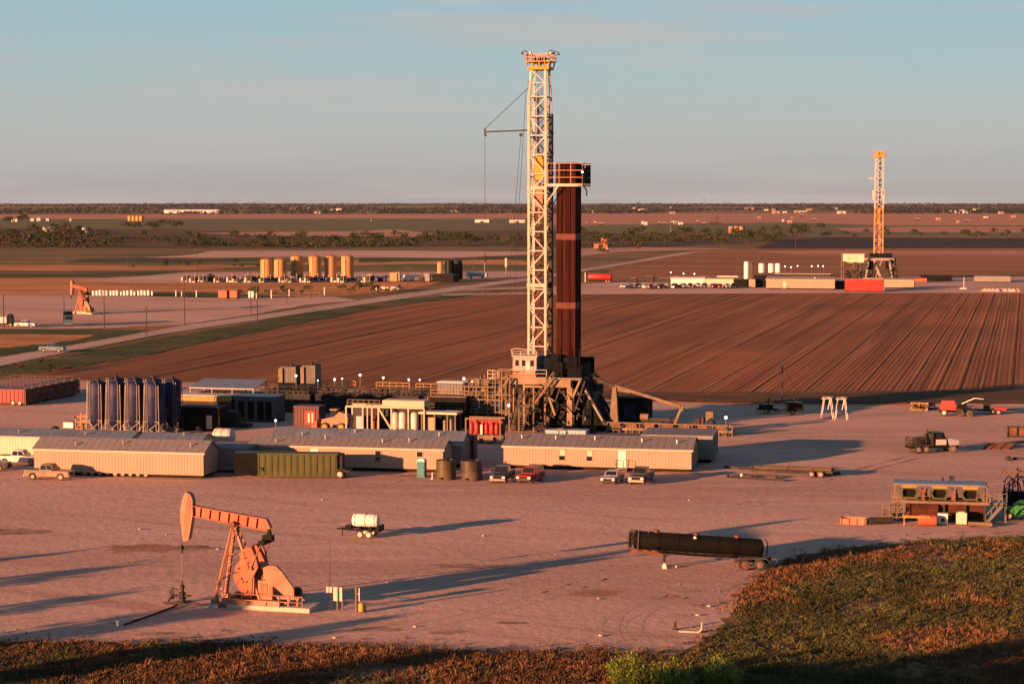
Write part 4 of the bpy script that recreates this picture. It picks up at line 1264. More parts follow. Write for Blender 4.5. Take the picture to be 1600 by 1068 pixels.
for y in (.2, 2.3):
    wheel(t, LF + .2, y, .52, .5, 1, rim=M_whited, rimr=.6)
g = G(); g.prism([(LF - .5, 1.05), (LF - .3, 1.2), (LF + .8, 1.2), (LF + 1.0, 1.05)], -.1, .45); g.make('mudguard', M_dsteel, t)
g = G(); g.lathe([(.13, -.3), (.13, 0)], 10, (.45, 0, 1.2), 'y'); g.path([(.45, -.25, 1.2), (.45, -.3, .8)], .06); g.make('valve', M_dsteel, t)
# ---- water tank on its stand, and the pale blue cabinet beside it
t = thing('water_tank', 'white horizontal water tank on a stand between two tan trailers', 'tank', GP(350, 711))
g = G(); g.lathe([(.1, -1.5), (.7, -1.42), (1.05, -1.2), (1.12, -1.0), (1.12, 1.0), (1.05, 1.2), (.7, 1.42), (.1, 1.5)], 22, (0, 0, 2.55), 'x'); tk = g.make('tank', M_whited, t, True)
g = G()
for x in (-.9, 0, .9):
    g.lathe([(1.135, -.04), (1.135, .04)], 22, (x, 0, 2.55), 'x')
g.make('band', M_steel, tk)
g = G()
for x in (-1, 1):
    g.box(x - .08, x + .08, -.9, .9, 1.35, 1.6)
    for y in (-.85, .85):
        g.bar((x, y, 0), (x, y * .8, 1.6), .12)
g.box(-1.3, 1.3, -.8, -.7, 1.3, 1.4); g.box(-1.3, 1.3, .7, .8, 1.3, 1.4)
g.make('stand', M_dsteel, t)
t = thing('pump_cabinet', 'pale blue pump cabinet just right of the white water tank', 'cabinet', GP(381, 718))
g = G(); g.box(-.75, .75, 0, 1.2, .5, 2.25); g.box(-.8, .8, -.05, 1.25, 2.25, 2.32); g.make('body', M_lblue, t)
g = G(); g.box(-.2, .3, -.03, 0, .9, 1.5); g.make('opening', M_black, t)
g = G()
for x in (-.65, .65):
    for y in (.1, 1.1):
        g.bar((x, y, 0), (x, y, .5), .1)
g.make('leg_frame', M_dsteel, t)
# ---- portable toilet, tanks and little things
t = thing('portable_toilet', 'teal portable toilet with white roof against the tan trailer wall', 'toilet', GP(651.5, 745))
g = G(); g.box(0, .95, 0, 1.0, .1, 1.95); g.box(-.04, .99, -.04, 1.04, 0, .12)
g.make('body', M_teal, t)
g = G(); g.hull8([(-.03, -.03, 1.95), (.98, -.03, 1.95), (.98, 1.03, 1.95), (-.03, 1.03, 1.95)], [(.1, .1, 2.28), (.85, .1, 2.28), (.85, .9, 2.28), (.1, .9, 2.28)]); g.make('roof', M_white, t)
g = G(); g.box(.15, .8, -.02, 0, .18, 1.85); d_ = g.make('door', M_teal, t)
g = G(); g.box(.7, .76, -.06, -.015, .95, 1.1); g.make('handle', M_whited, d_)
g = G(); g.tube((.8, .9, 1.2), (.8, .9, 2.6), .06, 6); g.make('vent_pipe', M_whited, t)
t = thing('safety_post', 'small white post at the left of the dark round tanks', 'post', GP(675.5, 748))
g = G(); g.lathe([(.2, 0), (.2, .05), (.07, .08), (.06, .8), (.02, .85)], 8); g.make('post', M_white, t)
def roundtank(label, px, py, r, h, m):
    t = thing('round_tank', label, 'tank', GP(px, py), -TH, 'dark round tanks beside the parked pickup')
    g = G(); pr = [(r, 0)]
    for i in range(8):
        z = h * i / 8
        pr += [(r, z + .05), (r * 1.02, z + .09), (r * 1.02, z + .2), (r, z + .24)]
    pr += [(r, h), (r * .93, h), (r * .93, h - .1), (r * .3, h + .05), (.05, h + .1)]
    g.lathe(pr, 24); b = g.make('shell', m, t, True)
    g = G(); g.lathe([(.3, 0), (.3, .12), (.05, .16)], 12, (.2, -.1, h + .05)); g.make('lid', M_dark, b, True)
    g = G(); g.tube((-.3, -r - .02, .25), (-.3, -r - .3, .25), .07, 8); g.box(-.4, -.2, -r - .36, -r - .26, .14, .38); g.make('outlet', M_dsteel, t)
    g = G(); g.box(-r * .55, r * .1, -r * .985 - .06, -r * .97, h * .55, h * .8)
    return t
roundtank('dark olive round tank standing right of the white safety post', 697, 748, 1.22, 2.35, mat('dark_olive_tank', (.05, .045, .015), .5, dust=.15))
roundtank('brown black round tank standing left of the black pickup', 737, 749, 1.32, 2.35, mat('dark_brown_tank', (.035, .026, .018), .5, dust=.25))
t = thing('fuel_tank', 'tall maroon fuel tank in the shade behind the dark round tanks', 'tank', GP(734, 722))
g = G(); g.box(-.6, .6, 0, 1.6, .4, 3.4); g.box(-.66, .66, -.05, 1.65, 3.4, 3.5)
for z in (1.2, 2.2):
    g.box(-.62, .62, -.03, 0, z, z + .06)
g.make('body', M_mar, t)
g = G()
for x in (-.5, .5):
    for y in (.1, 1.5):
        g.bar((x, y, 0), (x, y, .4), .12)
g.make('leg_frame', M_dsteel, t)
# ---- vehicles
def facequad(g, q, ins, off):
    a, b, c, d = [Vector(p) for p in q]
    n = (b - a).cross(d - a).normalized() * off
    def bl(u, v):
        return (a.lerp(b, u).lerp(d.lerp(c, u), v) + n)[:]
    x0, x1, y0, y1 = ins
    pts = [bl(x0, y0), bl(x1, y0), bl(x1, y1), bl(x0, y1)]
    back = [(Vector(p) - n * .9)[:] for p in pts]
    o = len(g.v)
    g.v += pts + back
    g.f += [(o, o + 1, o + 2, o + 3), (o, o + 4, o + 5, o + 1), (o + 1, o + 5, o + 6, o + 2), (o + 2, o + 6, o + 7, o + 3), (o + 3, o + 7, o + 4, o)]
def vehicle(name, label, cat, loc, rz, kind, paint, group=None, rack=False):
    t = thing(name, label, cat, loc, rz, group)
    if kind == 'pickup':
        Ln, Wd, zb, zh, zr = 5.75, 1.98, .42, 1.12, 1.9
        ax_ = (1.85, -1.75); wr = .4
        cabb, cabt = (-.95, 1.15), (-.75, .55)
        top = [(2.85, .62), (2.88, .95), (2.8, 1.08), (1.1, 1.16), (-.95, 1.18), (-.95, 1.2), (-2.85, 1.2), (-2.88, .6)]
    elif kind == 'suv':
        Ln, Wd, zb, zh, zr = 4.9, 1.95, .38, 1.1, 1.82
        ax_ = (1.45, -1.4); wr = .38
        cabb, cabt = (-2.35, 1.0), (-2.15, .45)
        top = [(2.4, .6), (2.42, .9), (2.3, 1.04), (1.0, 1.12), (-2.38, 1.12), (-2.43, .6)]
    else:
        Ln, Wd, zb, zh, zr = 4.7, 1.8, .3, .92, 1.44
        ax_ = (1.4, -1.35); wr = .33
        cabb, cabt = (-1.75, .95), (-1.15, .3)
        top = [(2.3, .5), (2.32, .72), (2.15, .84), (.95, .93), (-1.75, .96), (-2.25, .93), (-2.33, .5)]
    poly = list(top)
    def arch(cx_):
        return [(cx_ + (wr + .09) * cos(a), max(zb, wr + (wr + .09) * sin(a))) for a in [R(d) for d in (200, 170, 140, 110, 70, 40, 10, -20)]]
    ra, fa = arch(ax_[1]), arch(ax_[0])
    xr, xf = top[-1][0], top[0][0]
    poly += [(xr, zb)] + ra + fa + [(xf, zb)]
    g = G(); g.prism(poly, -Wd / 2, Wd / 2)
    b = g.make('body', paint, t)
    md = b.modifiers.new('soft_edges', 'BEVEL'); md.width = .045; md.segments = 2; md.limit_method = 'ANGLE'
    wb, wt = Wd / 2 - .04, Wd / 2 - .2
    zt = top[3][1] - .02
    c0 = [(cabb[0], -wb, zt), (cabb[1], -wb, zt), (cabb[1], wb, zt), (cabb[0], wb, zt)]
    c1 = [(cabt[0], -wt, zr), (cabt[1], -wt, zr), (cabt[1], wt, zr), (cabt[0], wt, zr)]
    g = G(); g.hull8(c0, c1); cb = g.make('cab', paint, t)
    md = cb.modifiers.new('soft_edges', 'BEVEL'); md.width = .05; md.segments = 2
    g = G(); facequad(g, (c0[1], c0[2], c1[2], c1[1]), (.08, .92, .14, .9), .012); g.make('windscreen', M_glass, cb)
    g = G(); facequad(g, (c0[3], c0[0], c1[0], c1[3]), (.1, .9, .2, .88), .012); g.make('rear_window', M_glass, cb)
    for sd in (0, 1):
        q = (c0[0], c0[1], c1[1], c1[0]) if sd == 0 else (c0[2], c0[3], c1[3], c1[2])
        nw = 3 if kind == 'suv' else 2
        for k in range(nw):
            g = G(); facequad(g, q, (.06 + k * .9 / nw, .04 + (k + 1) * .9 / nw - .02, .16, .88), .012); g.make('side_window', M_glass, cb)
    if kind == 'pickup':
        g = G(); g.box(-2.72, -1.05, -Wd / 2 + .16, Wd / 2 - .16, 1.203, 1.212); g.make('bed_cover', M_black, t)
    if rack:
        g = G()
        for x in (-2.5, -1.1):
            for y in (-.8, .8):
                g.bar((x, y, 1.2), (x, y, 1.75), .06)
        g.rail([(-2.5, -.8, 1.2), (-1.1, -.8, 1.2), (-1.1, .8, 1.2), (-2.5, .8, 1.2), (-2.5, -.8, 1.2)], .55, 2, .05)
        g.make('headache_rack', M_dsteel, t)
    for x in ax_:
        for y in (-Wd / 2 + .12, Wd / 2 - .12):
            wheel(t, x, y, wr, .26, 1)
    zl = top[1][1] - .12
    for y in (-Wd / 2 + .28, Wd / 2 - .28):
        g = G(); g.box(xf + .0, xf + .05, y - .2, y + .2, zl - .1, zl + .1); g.make('headlight', M_ceram, t)
        g = G(); g.box(xr - .03, xr, y - .1, y + .1, zl - .1, zl + .2); g.make('tail_light', M_red, t)
    g = G(); g.box(xf, xf + .1, -Wd / 2 + .05, Wd / 2 - .05, zb, zb + .22); g.make('front_bumper', M_silver if kind == 'pickup' else M_dsteel, t)
    g = G(); g.box(xr - .1, xr, -Wd / 2 + .05, Wd / 2 - .05, zb, zb + .2); g.make('rear_bumper', M_silver if kind == 'pickup' else M_dsteel, t)
    g = G(); g.box(xf + .01, xf + .06, -.55, .55, zl - .14, zl + .12); g.make('grille', M_black, t)
    for y in (-Wd / 2 - .1, Wd / 2 + .1):
        g = G(); g.box(cabb[1] - .35, cabb[1] - .2, y - .1, y + .1, zt + .08, zt + .24); g.make('wing_mirror', M_black, t)
    return t
VP_brown = mat('brown_grey_car_paint', (.14, .105, .07), .35, dust=.4, spec=.5)
VP_black = mat('black_car_paint', (.02, .02, .022), .25, dust=.12, spec=.6)
VP_white = mat('white_car_paint', (.55, .54, .52), .3, dust=.12, spec=.5)
VP_red = mat('red_car_paint', (.22, .015, .012), .3, dust=.08, spec=.5)
VP_silv = mat('silver_car_paint', (.40, .40, .42), .3, metal=.3, dust=.1, spec=.5)
VP_grey = mat('charcoal_car_paint', (.05, .048, .045), .3, dust=.2, spec=.5)
VP_blue = mat('blue_truck_paint', (.06, .12, .18), .35, dust=.15, spec=.5)
vehicle('pickup_truck', 'dusty brown grey crew cab pickup side on before the long tan trailer', 'pickup truck', GP(77, 748), R(-10), 'pickup', VP_brown)
vehicle('pickup_truck', 'white pickup before the cream trailer, left of the brown pickup', 'pickup truck', GP(32, 725), R(-8), 'pickup', VP_white)
vehicle('parked_car', 'black car half cut off by the left picture edge', 'car', GP(-14, 734), R(-8), 'suv', VP_black)
vehicle('pickup_truck', 'black pickup facing the camera left of the red car', 'pickup truck', GP(785, 751), R(-102), 'pickup', VP_black)
vehicle('parked_car', 'red car facing the camera beside the black pickup', 'car', GP(829, 752), R(-112), 'suv', VP_red)
vehicle('parked_car', 'white silver sedan parked by the white trailer door', 'car', GP(957, 753), R(-108), 'sedan', VP_silv)
vehicle('pickup_truck', 'charcoal pickup right of the white silver sedan', 'pickup truck', GP(1002, 753), R(-107), 'pickup', VP_grey)
# ---- pipes and a flatbed lying right of the tan trailers
def pipe(label, a, b, r, m=M_dsteel, grp='loose pipes right of the tan trailers', z=.2):
    g = G(); p, q = GP(*a), GP(*b)
    p.z += z; q.z += z
    g.tube(p, q, r, 8)
    return tag(g.make('steel_pipe', m, None, True), label, 'pipe', grp)
t = thing('flatbed_trailer', 'low flatbed trailer loaded with thin pipe right of the widest tan trailer', 'trailer', GP(1255, 745))
g = G(); g.box(-6.5, 3.6, 0, 2.2, .75, .88); g.box(-6.5, 3.6, .3, .5, .5, .75); g.box(-6.5, 3.6, 1.7, 1.9, .5, .75); g.bar((-6.5, 1.1, .65), (-8.2, 1.1, .6), .2); g.make('deck', M_dsteel, t)
for x in (1.0, 2.1):
    for y in (.1, 2.1):
        wheel(t, x, y, .42, .35, 1)
g = G()
for i in range(9):
    g.tube((-6.2, .25 + i * .2, .97), (3.4, .25 + i * .2, .97), .085, 7)
g.make('pipe_load', M_tansteel, t)
g = G()
for x in (-6.3, -2, 3.4):
    for y in (.05, 2.15):
        g.bar((x, y, .8), (x, y, 1.35), .07)
g.make('stake', M_dsteel, t)
pipe('long thin pale pipe lying behind the flatbed trailer', (1200, 731), (1300, 732), .11, M_tansteel)
pipe('long dark pipe lying right of the widest tan trailer, nearest the wall', (1132, 731), (1205, 736), .16)
pipe('dark pipe lying in front of the flatbed trailer', (1140, 747), (1225, 752), .13)
pipe('short dark pipe angled beside the flatbed wheels', (1270, 744), (1312, 741), .2, M_dsteel)
t = thing('pipe_saddle', 'low dark pipe rack with a white end cap in front of the flatbed', 'pipe rack', GP(1175, 746))
g = G()
for x in (-3, 0, 3):
    g.box(x - .1, x + .1, -.6, .6, 0, .3)
g.box(-3.2, 3.2, -.1, .1, .3, .42); g.make('rack', M_dsteel, t)
g = G(); g.ball((-1.2, -.55, .35), .2); g.make('end_cap', M_white, t, True)
for i, (px, py) in enumerate(((895, 752), (913, 751))):
    g = G(); c = GP(px, py); g.lathe([(.18, 0), (.18, .03), (.05, .6), (.02, .62)], 8, c)
# ================================================================ DRILLING RIGS
M_mast = mat('white_mast_paint', (.40, .345, .30), .55, var=.15, dust=.3, scale=.6)
M_mastd = mat('stained_mast_paint', (.28, .15, .09), .65, var=.3, dust=.2, scale=.8)
M_crown = mat('crown_orange_paint', (.46, .20, .012), .5, var=.2, scale=.7)
M_windw = mat('black_windwall', (.006, .0075, .0085), .8, spec=.06, var=.35, scale=.9)
def lattice(g, p, wx0, wx1, y, z0, z1, n, leg, br, flip=0, horiz=True):
    """zigzag braced face between two legs in the plane y"""
    for i in range(n):
        a, b = z0 + (z1 - z0) * i / n, z0 + (z1 - z0) * (i + 1) / n
        if (i + flip) % 2:
            g.bar((wx0, y, a), (wx1, y, b), br)
        else:
            g.bar((wx1, y, a), (wx0, y, b), br)
        if horiz:
            g.bar((wx0, y, b), (wx1, y, b), br)
def lattice_y(g, x, y0, y1, z0, z1, n, br):
    for i in range(n):
        a, b = z0 + (z1 - z0) * i / n, z0 + (z1 - z0) * (i + 1) / n
        q = (y0, y1) if i % 2 else (y1, y0)
        g.bar((x, q[0], a), (x, q[1], b), br)
        g.bar((x, y0, b), (x, y1, b), br)
RO = GP(845, 668)
t = thing('drilling_rig', 'tall white lattice mast drilling rig with orange crown in the centre', 'drilling rig', RO)
# --- mast
X0, X1, Y0, Y1, Z0, Z1, ZT = -1.62, .95, -1.0, 2.1, 8.0, 49.5, 53.6
for x in (X0, X1):
    for y in (Y0, Y1):
        g = G(); g.bar((x, y, Z0), (x, y, Z1), .34)
        xt = x + (.32 if x < 0 else -.12)
        g.bar((x, y, Z1), (xt, y * .8, ZT), .32)
        for z in range(11, 50, 6):
            g.bar((x, y, z), (x, y, z + .22), .44)
        g.make('mast_leg', M_mast, t)
g = G()
lattice(g, 0, X0, X1, Y0, Z0 + 1.5, Z1, 14, .3, .17)
lattice(g, 0, X0 + .2, X1 - .1, Y0 * .9, Z1, ZT, 2, .3, .15, 1)
for z in (21.5, 36.0):
    g.bar((X0 - .3, Y0, z), (X1 + .1, Y0, z), .2, .5)
g.make('front_bracing', M_mast, t)
g = G()
lattice_y(g, X0, Y0, Y1, Z0, Z1, 14, .16); lattice_y(g, X1, Y0, Y1, Z0, Z1, 14, .16)
g.make('side_bracing', M_mast, t)
g = G(); lattice(g, 0, X0, X1, Y1, Z0, Z1, 14, .3, .16, 1)
g.make('rear_bracing', M_mastd, t)
g = G()
g.box(-.95, -.7, 1.3, 1.75, 9, 50); g.box(.15, .4, 1.3, 1.75, 9, 50)
for i in range(27):
    z = 9 + i * 1.52
    g.bar((-.9, 1.5, z), (.3, 1.5, z + .9), .1)
g.make('guide_rail', M_rust, t)
g = G()
for y in (-.95, -.55):
    g.bar((X0 - .28, y + .6, 9), (X0 - .28, y + .6, 52), .05)
for i in range(110):
    z = 9 + i * .39
    g.bar((X0 - .28, -.35, z), (X0 - .28, .05, z), .035)
g.make('mast_ladder', M_dsteel, t)
g = G()
g.box(1.02, 1.5, .5, 1.6, 10, 47)
for i in range(12):
    g.box(.98, 1.56, .4, 1.7, 11 + i * 3, 11.3 + i * 3)
g.make('service_loop', M_dsteel, t)
# --- crown
g = G()
g.box(-1.75, 1.45, -1.3, 2.0, 53.5, 53.95); g.box(-2.1, 1.75, -1.5, 2.2, 54.6, 54.75)
for x in (-1.7, -.9, 0, .8, 1.4):
    g.bar((x, -1.2, 53.8), (x * 1.15, -1.4, 54.7), .16); g.bar((x, 1.9, 53.8), (x * 1.15, 2.1, 54.7), .16)
g.make('crown_frame', M_crown, t)
g = G()
for i in range(5):
    g.lathe([(.5, -.06), (.62, -.03), (.62, .03), (.5, .06)], 14, (-1.0 + i * .4, .4, 55.0), 'x')
g.make('sheave', M_rust, t)
g = G(); g.rail([(-2.1, -1.5, 54.75), (1.75, -1.5, 54.75), (1.75, 2.2, 54.75), (-2.1, 2.2, 54.75), (-2.1, -1.5, 54.75)], 1.05, 1.0, .09); g.make('crown_railing', M_crown, t)
g = G()
for s_, x in ((-1, -1.75), (1, 1.4)):
    for y in (-1.3, 1.9):
        g.path([(x, y, 54.7), (x, y, 55.9), (x + s_ * .25, y, 56.25), (x + s_ * .7, y, 56.2), (x + s_ * .95, y, 55.9)], .07, 6)
        g.box(x + s_ * .8 - .18, x + s_ * .8 + .18, y - .15, y + .15, 55.75, 55.95)
g.make('gin_hook', M_dsteel, t)
for x in (-1.6, 1.5):
    g = G(); g.ball((x + .3, -1.5, 55.9), .2); g.make('beacon', M_ceram, t, True)
# --- travelling gear
g = G(); g.box(-.85, .45, -.5, .7, 37.2, 40.2); g.prism([(-.7, 40.2), (.3, 40.2), (.1, 41.1), (-.5, 41.1)], -.35, .5); g.make('travelling_block', M_crown, t)
g = G(); g.box(-.75, .35, -.5, .8, 33.2, 36.6); g.box(-.95, .55, -.3, .9, 34.4, 35.4); g.tube((-.2, 0, 30.6), (-.2, 0, 33.3), .2, 8); g.make('top_drive', M_orange2, t)
g = G()
for x in (-.6, -.4, -.2, 0, .2):
    g.tube((x, .1, 41), (x, .3, 54.6), .03, 5)
g.make('drill_line', M_dsteel, t)
g = G(); g.tube((-.2, 0, 8.2), (-.2, 0, 30.7), .09, 8); g.make('drill_string', M_rust, t)
# --- racking board
g = G(); g.box(1.2, 6.9, -2.6, -2.2, 36.2, 36.6); g.box(1.2, 6.9, 1.9, 2.9, 36.2, 36.5); g.box(6.2, 6.9, -2.6, 2.9, 36.2, 36.5)
for i in range(9):
    g.box(2.3 + i * .45, 2.42 + i * .45, -1.6, 2, 36.25, 36.45)
rb_ = g.make('racking_board', M_mast, t)
g = G()
pts = [(1.6, -2.6, 36.5), (6.9, -2.6, 36.5), (6.9, 2.9, 36.5), (1.6, 2.9, 36.5)]
g.rail(pts, 3.1, 1.7, .1, 3)
g.make('board_railing', M_orange2, rb_)
g = G(); g.bar((X1, -2.3, 33.2), (3.2, -2.45, 36.2), .16); g.bar((X1, 2.3, 33.2), (3.2, 2.6, 36.2), .16); g.make('board_brace', M_mast, rb_)
g = G(); g.box(6.88, 6.96, -1.6, 1.2, 36.6, 38.9); g.box(2.6, 6.9, 2.86, 2.92, 36.6, 39.4); g.make('wind_sheet', M_windw, rb_)
g = G(); g.ball((6.9, -2.7, 38.3), .14); g.make('board_lamp', M_lamp, rb_, True)
g = G(); g.path([(7.0, -2.4, 36.3), (7.5, -2.4, 35.6), (7.5, -2.4, 34.8)], .12, 6); g.make('board_hook', M_dsteel, rb_)
# --- drill pipe standing in the derrick
g = G()
rnd = random.Random(8)
nx, ny = 17, 22
for i in range(nx):
    for j in range(ny):
        if 1 < i < nx - 2 and 1 < j < ny - 2:
            continue
        if (i in (5, 12) and j < 1) or (j in (8, 15) and i > nx - 2):      # gaps between the fingers
            continue
        x, y = 2.78 + i * 2.75 / (nx - 1), -1.45 + j * 3.9 / (ny - 1)
        g.tube((x, y, 8.05), (x + rnd.uniform(-.02, .02), y, 40.3 + rnd.uniform(-.25, .1)), .074, 6)
        for z in (18.2, 18.6, 28.4, 28.8):
            g.tube((x, y, z), (x, y, z + .28), .086, 6)
pb = g.make('drill_pipe', M_redbr)
pb.location = RO; pb.rotation_euler = (0, 0, -TH)
pb.scale = (1, 1, .985)
tag(pb, 'tight upright rack of dark red drill pipe standing beside the mast', 'drill pipe', None, 'stuff')
for z, lab in ((18.1, 'lower red brown band round the upright drill pipe'), (28.3, 'upper red brown band round the upright drill pipe')):
    g = G(); g.box(2.68, 5.62, -1.58, -1.53, z, z + .9); g.box(5.6, 5.66, -1.55, 2.5, z, z + .9)
    sb = g.make('pipe_band', mat('red_brown_band', (.085, .021, .013), .7, var=.3)); sb.location = RO; sb.rotation_euler = (0, 0, -TH)
    tag(sb, lab, 'band', 'bands round the drill pipe')
# --- floor and substructure
g = G(); g.box(-3.7, 7.2, -4.2, 6.2, 7.75, 8.0)
g.make('drill_floor', M_steel, t)
g = G()
g.box(-3.9, 1.9, -4.5, -4.2, 6.95, 8.05); g.box(-3.9, -3.6, -4.2, 6.3, 7.0, 7.9); g.box(1.9, 5.6, -4.45, -4.25, 6.6, 7.7); g.box(-3.7, 7.3, 6.2, 6.4, 6.9, 7.9)
g.make('floor_beam', mat('pale_tan_beam', (.19, .135, .08), .65, var=.3, dust=.1), t)
g = G()
for y in (-3.9, 5.6):
    for x, w in ((-3.3, .35), (-1.6, .32), (1.55, .36), (5.35, .8)):
        g.box(x - w / 2, x + w / 2, y - .2, y + .2, 0.9, 7.75)
g.bar((1.6, -4.1, 6.9), (3.2, -4.1, 2.4), .45, .3); g.bar((-1.6, -4.0, 6.6), (1.5, -4.0, 6.6), .3)
g.bar((5.3, -3.9, 4.0), (6.9, -3.9, 7.6), .3)
make_each(g, 'leg_column', mat('pale_tan_beam', (.19, .135, .08)), t)
g = G()
for x in (-3.3, 1.55, 5.4, 8.6):
    g.box(x - .75, x + .75, -5.5, 7.5, 0, .95)
for y in (-3.6, 0, 3.5, 5.9):
    for x in (-2.2, .4, 3.0, 6.4):
        g.bar((x - 1.1, y, .9), (x + 1.2, y, 7.6), .24)
for y in (-1.8, 2.2, 4.2):
    for x in (-3.3, 1.55, 5.4):
        g.box(x - .2, x + .2, y - .2, y + .2, .9, 7.7)
g.box(-2.9, 5.0, 1.2, 5.2, .9, 6.6); g.box(6.0, 8.4, -1.5, 4.5, .9, 5.6)
g.make('substructure', M_dsteel, t)
g = G(); g.prism([(6.1, 0), (10.2, 0), (10.2, 1.2), (7.2, 6.6), (6.1, 7.4)], -2.6, 3.2); g.box(2.3, 5.0, -2.6, 1.0, .9, 5.2); g.make('drawworks_house', M_windw, t)
for y in (-3.2, 3.6):
    g = G(); g.bar((5.9, y, 9.0), (10.7, y, .9), .42, .5)
    for i in range(9):
        k = i / 9
        g.bar((5.9 + 4.8 * k + .2, y - .3, 9.0 - 8.1 * k), (5.9 + 4.8 * k + .2, y + .3, 9.0 - 8.1 * k), .22)
    g.make('raising_leg', M_dsteel, t)
g = G(); g.bar((7.6, -3.35, 6.1), (8.4, -3.35, 4.8), .3, .2); g.bar((8.8, -3.4, 4.1), (10.2, -3.4, 1.75), .26, .2); g.make('leg_highlight', M_silver, t)  # bright bars laid on the dark leg as its light highlights
g = G(); g.lathe([(.5, .4), (.5, .9), (.8, .95), (.8, 1.9), (.45, 2.0), (.45, 2.3), (.9, 2.35), (.9, 3.2), (.4, 3.3), (.4, 3.7), (.75, 3.75), (.75, 4.6), (.35, 4.8), (.35, 6.8)], 16, (-.2, 0, 0)); g.box(-1.6, 1.2, -.35, .35, 1.1, 1.7); g.box(-1.7, 1.3, -.4, .4, 2.5, 3.05)
g.make('blowout_preventer', M_dsteel, t)
g = G()
rnd = random.Random(14)
for i in range(70):
    x, y, z = rnd.uniform(-3, 8.6), rnd.uniform(-4.8, 5.5), rnd.uniform(.9, 6.4)
    k = rnd.random()
    if k < .4:
        g.tube((x, y, z), (x + rnd.uniform(-1.6, 1.6), y + rnd.uniform(-.5, .5), z + rnd.choice((0, 0, 1.3, -1))), .09, 6)
    elif k < .75:
        g.bar((x, y, .9), (x, y, z), .13)
    else:
        w, h = rnd.uniform(.3, .9), rnd.uniform(.3, 1.0)
        g.box(x - w, x + w, y - .4, y + .4, z - h, z + h)
make_each(g, 'cellar_piping', M_dsteel, t)
g = G()
rnd = random.Random(24)
for i in range(26):
    x, z = rnd.uniform(-3, 8.2), rnd.uniform(1.2, 6.0)
    g.tube((x, -4.9, z), (x + rnd.uniform(-.7, .7), -4.7, z + rnd.uniform(-.5, .5)), rnd.uniform(.06, .16), 6)
make_each(g, 'valve_fitting', M_steel, t)
g = G(); g.stair((-1.2, -10.2, 0), (-1.2, -5.6, 3.9), 1.7, (1, 0, 0), 11, .5); g.stair((.1, -5.0, 3.9), (3.1, -5.0, 7.9), .9, (0, 1, 0), 14); g.box(-2.1, .4, -5.6, -4.5, 3.75, 3.9)
g.bar((.25, -5.5, 0), (.25, -5.5, 7.2), .2); g.bar((-2.0, -5.5, 0), (-2.0, -5.5, 3.9), .2); g.make('floor_stairs', M_tansteel, t)
g = G(); g.rail([(-3.7, -4.25, 8.0), (1.9, -4.25, 8.0)], 1.1, 1.6, .07); g.rail([(-3.7, -4.25, 8.0), (-3.7, 6.2, 8.0)], 1.1, 1.6, .07); g.make('floor_railing', M_mast, t)
g = G()
g.box(1.7, 4.2, -3.6, -3.45, 8.0, 10.3); g.box(4.9, 7.1, -3.6, -3.45, 8.0, 9.5); g.box(6.95, 7.1, -3.6, 2.8, 8.0, 9.9); g.box(2.2, 7.0, 5.6, 5.75, 8.0, 10.4); g.box(2.2, 5.8, -2.6, 3.6, 8.0, 9.2)
for i in range(12):
    g.box(1.75 + i * .45, 1.82 + i * .45, -3.66, -3.6, 8.0, 9.5 + (i * 7 % 5) * .35)
g.make('wind_wall', M_windw, t)
g = G(); g.box(2.0, 3.4, -2.9, -1.9, 9.2, 11.3); g.box(4.2, 6.2, -3.1, -1.8, 9.2, 10.9); g.tube((3.8, -3.3, 8), (3.8, -3.3, 12.5), .1, 6); g.tube((6.6, -3.2, 8), (6.7, -3.2, 12.2), .12, 6); g.make('floor_machinery', M_windw, t)
g = G(); g.box(-3.5, .45, -4.0, 1.4, 8.0, 8.25); g.box(-3.35, .3, -3.9, 1.3, 8.25, 11.0); g.box(-3.5, .45, -4.05, 1.45, 11.0, 11.15)
for i in range(9):
    g.box(-3.35 + i * .44, -3.27 + i * .44, -3.95, -3.9, 8.3, 10.95)
dh = g.make('doghouse', mat('doghouse_paint', (.36, .27, .24), .6, var=.18, dust=.2), t)
for x in (-2.7, -1.7, -.4):
    g = G(); g.box(x - .28, x + .28, -3.97, -3.9, 9.6, 10.5); f = g.make('window', M_mar, dh)
    g = G(); g.box(x - .2, x + .2, -3.99, -3.96, 9.68, 10.42); g.make('pane', M_glass, f)
g = G(); g.box(-1.35, -.75, -3.96, -3.9, 8.3, 10.3); g.make('door', M_whited, dh)
g = G(); g.box(.3, .36, -3.8, 1.2, 8.3, 10.9); g.make('end_panel', mat('blue_grey_panel', (.13, .17, .24), .6, var=.1), dh)
g = G(); g.box(-3.6, .4, -4.75, -4.2, 8.05, 8.35); g.box(-3.4, .2, -4.12, -4.02, 8.35, 8.9); g.make('toe_board', M_orange2, dh)
g = G(); g.path([(-3.4, -3.9, 11.1), (-3.6, -3.9, 12.0), (-3.0, -3.9, 12.2), (.2, -3.9, 12.0)], .06); g.rail([(-3.4, -3.9, 11.1), (.3, -3.9, 11.1)], .7, 1.2, .06); g.make('roof_rail', M_mast, dh)
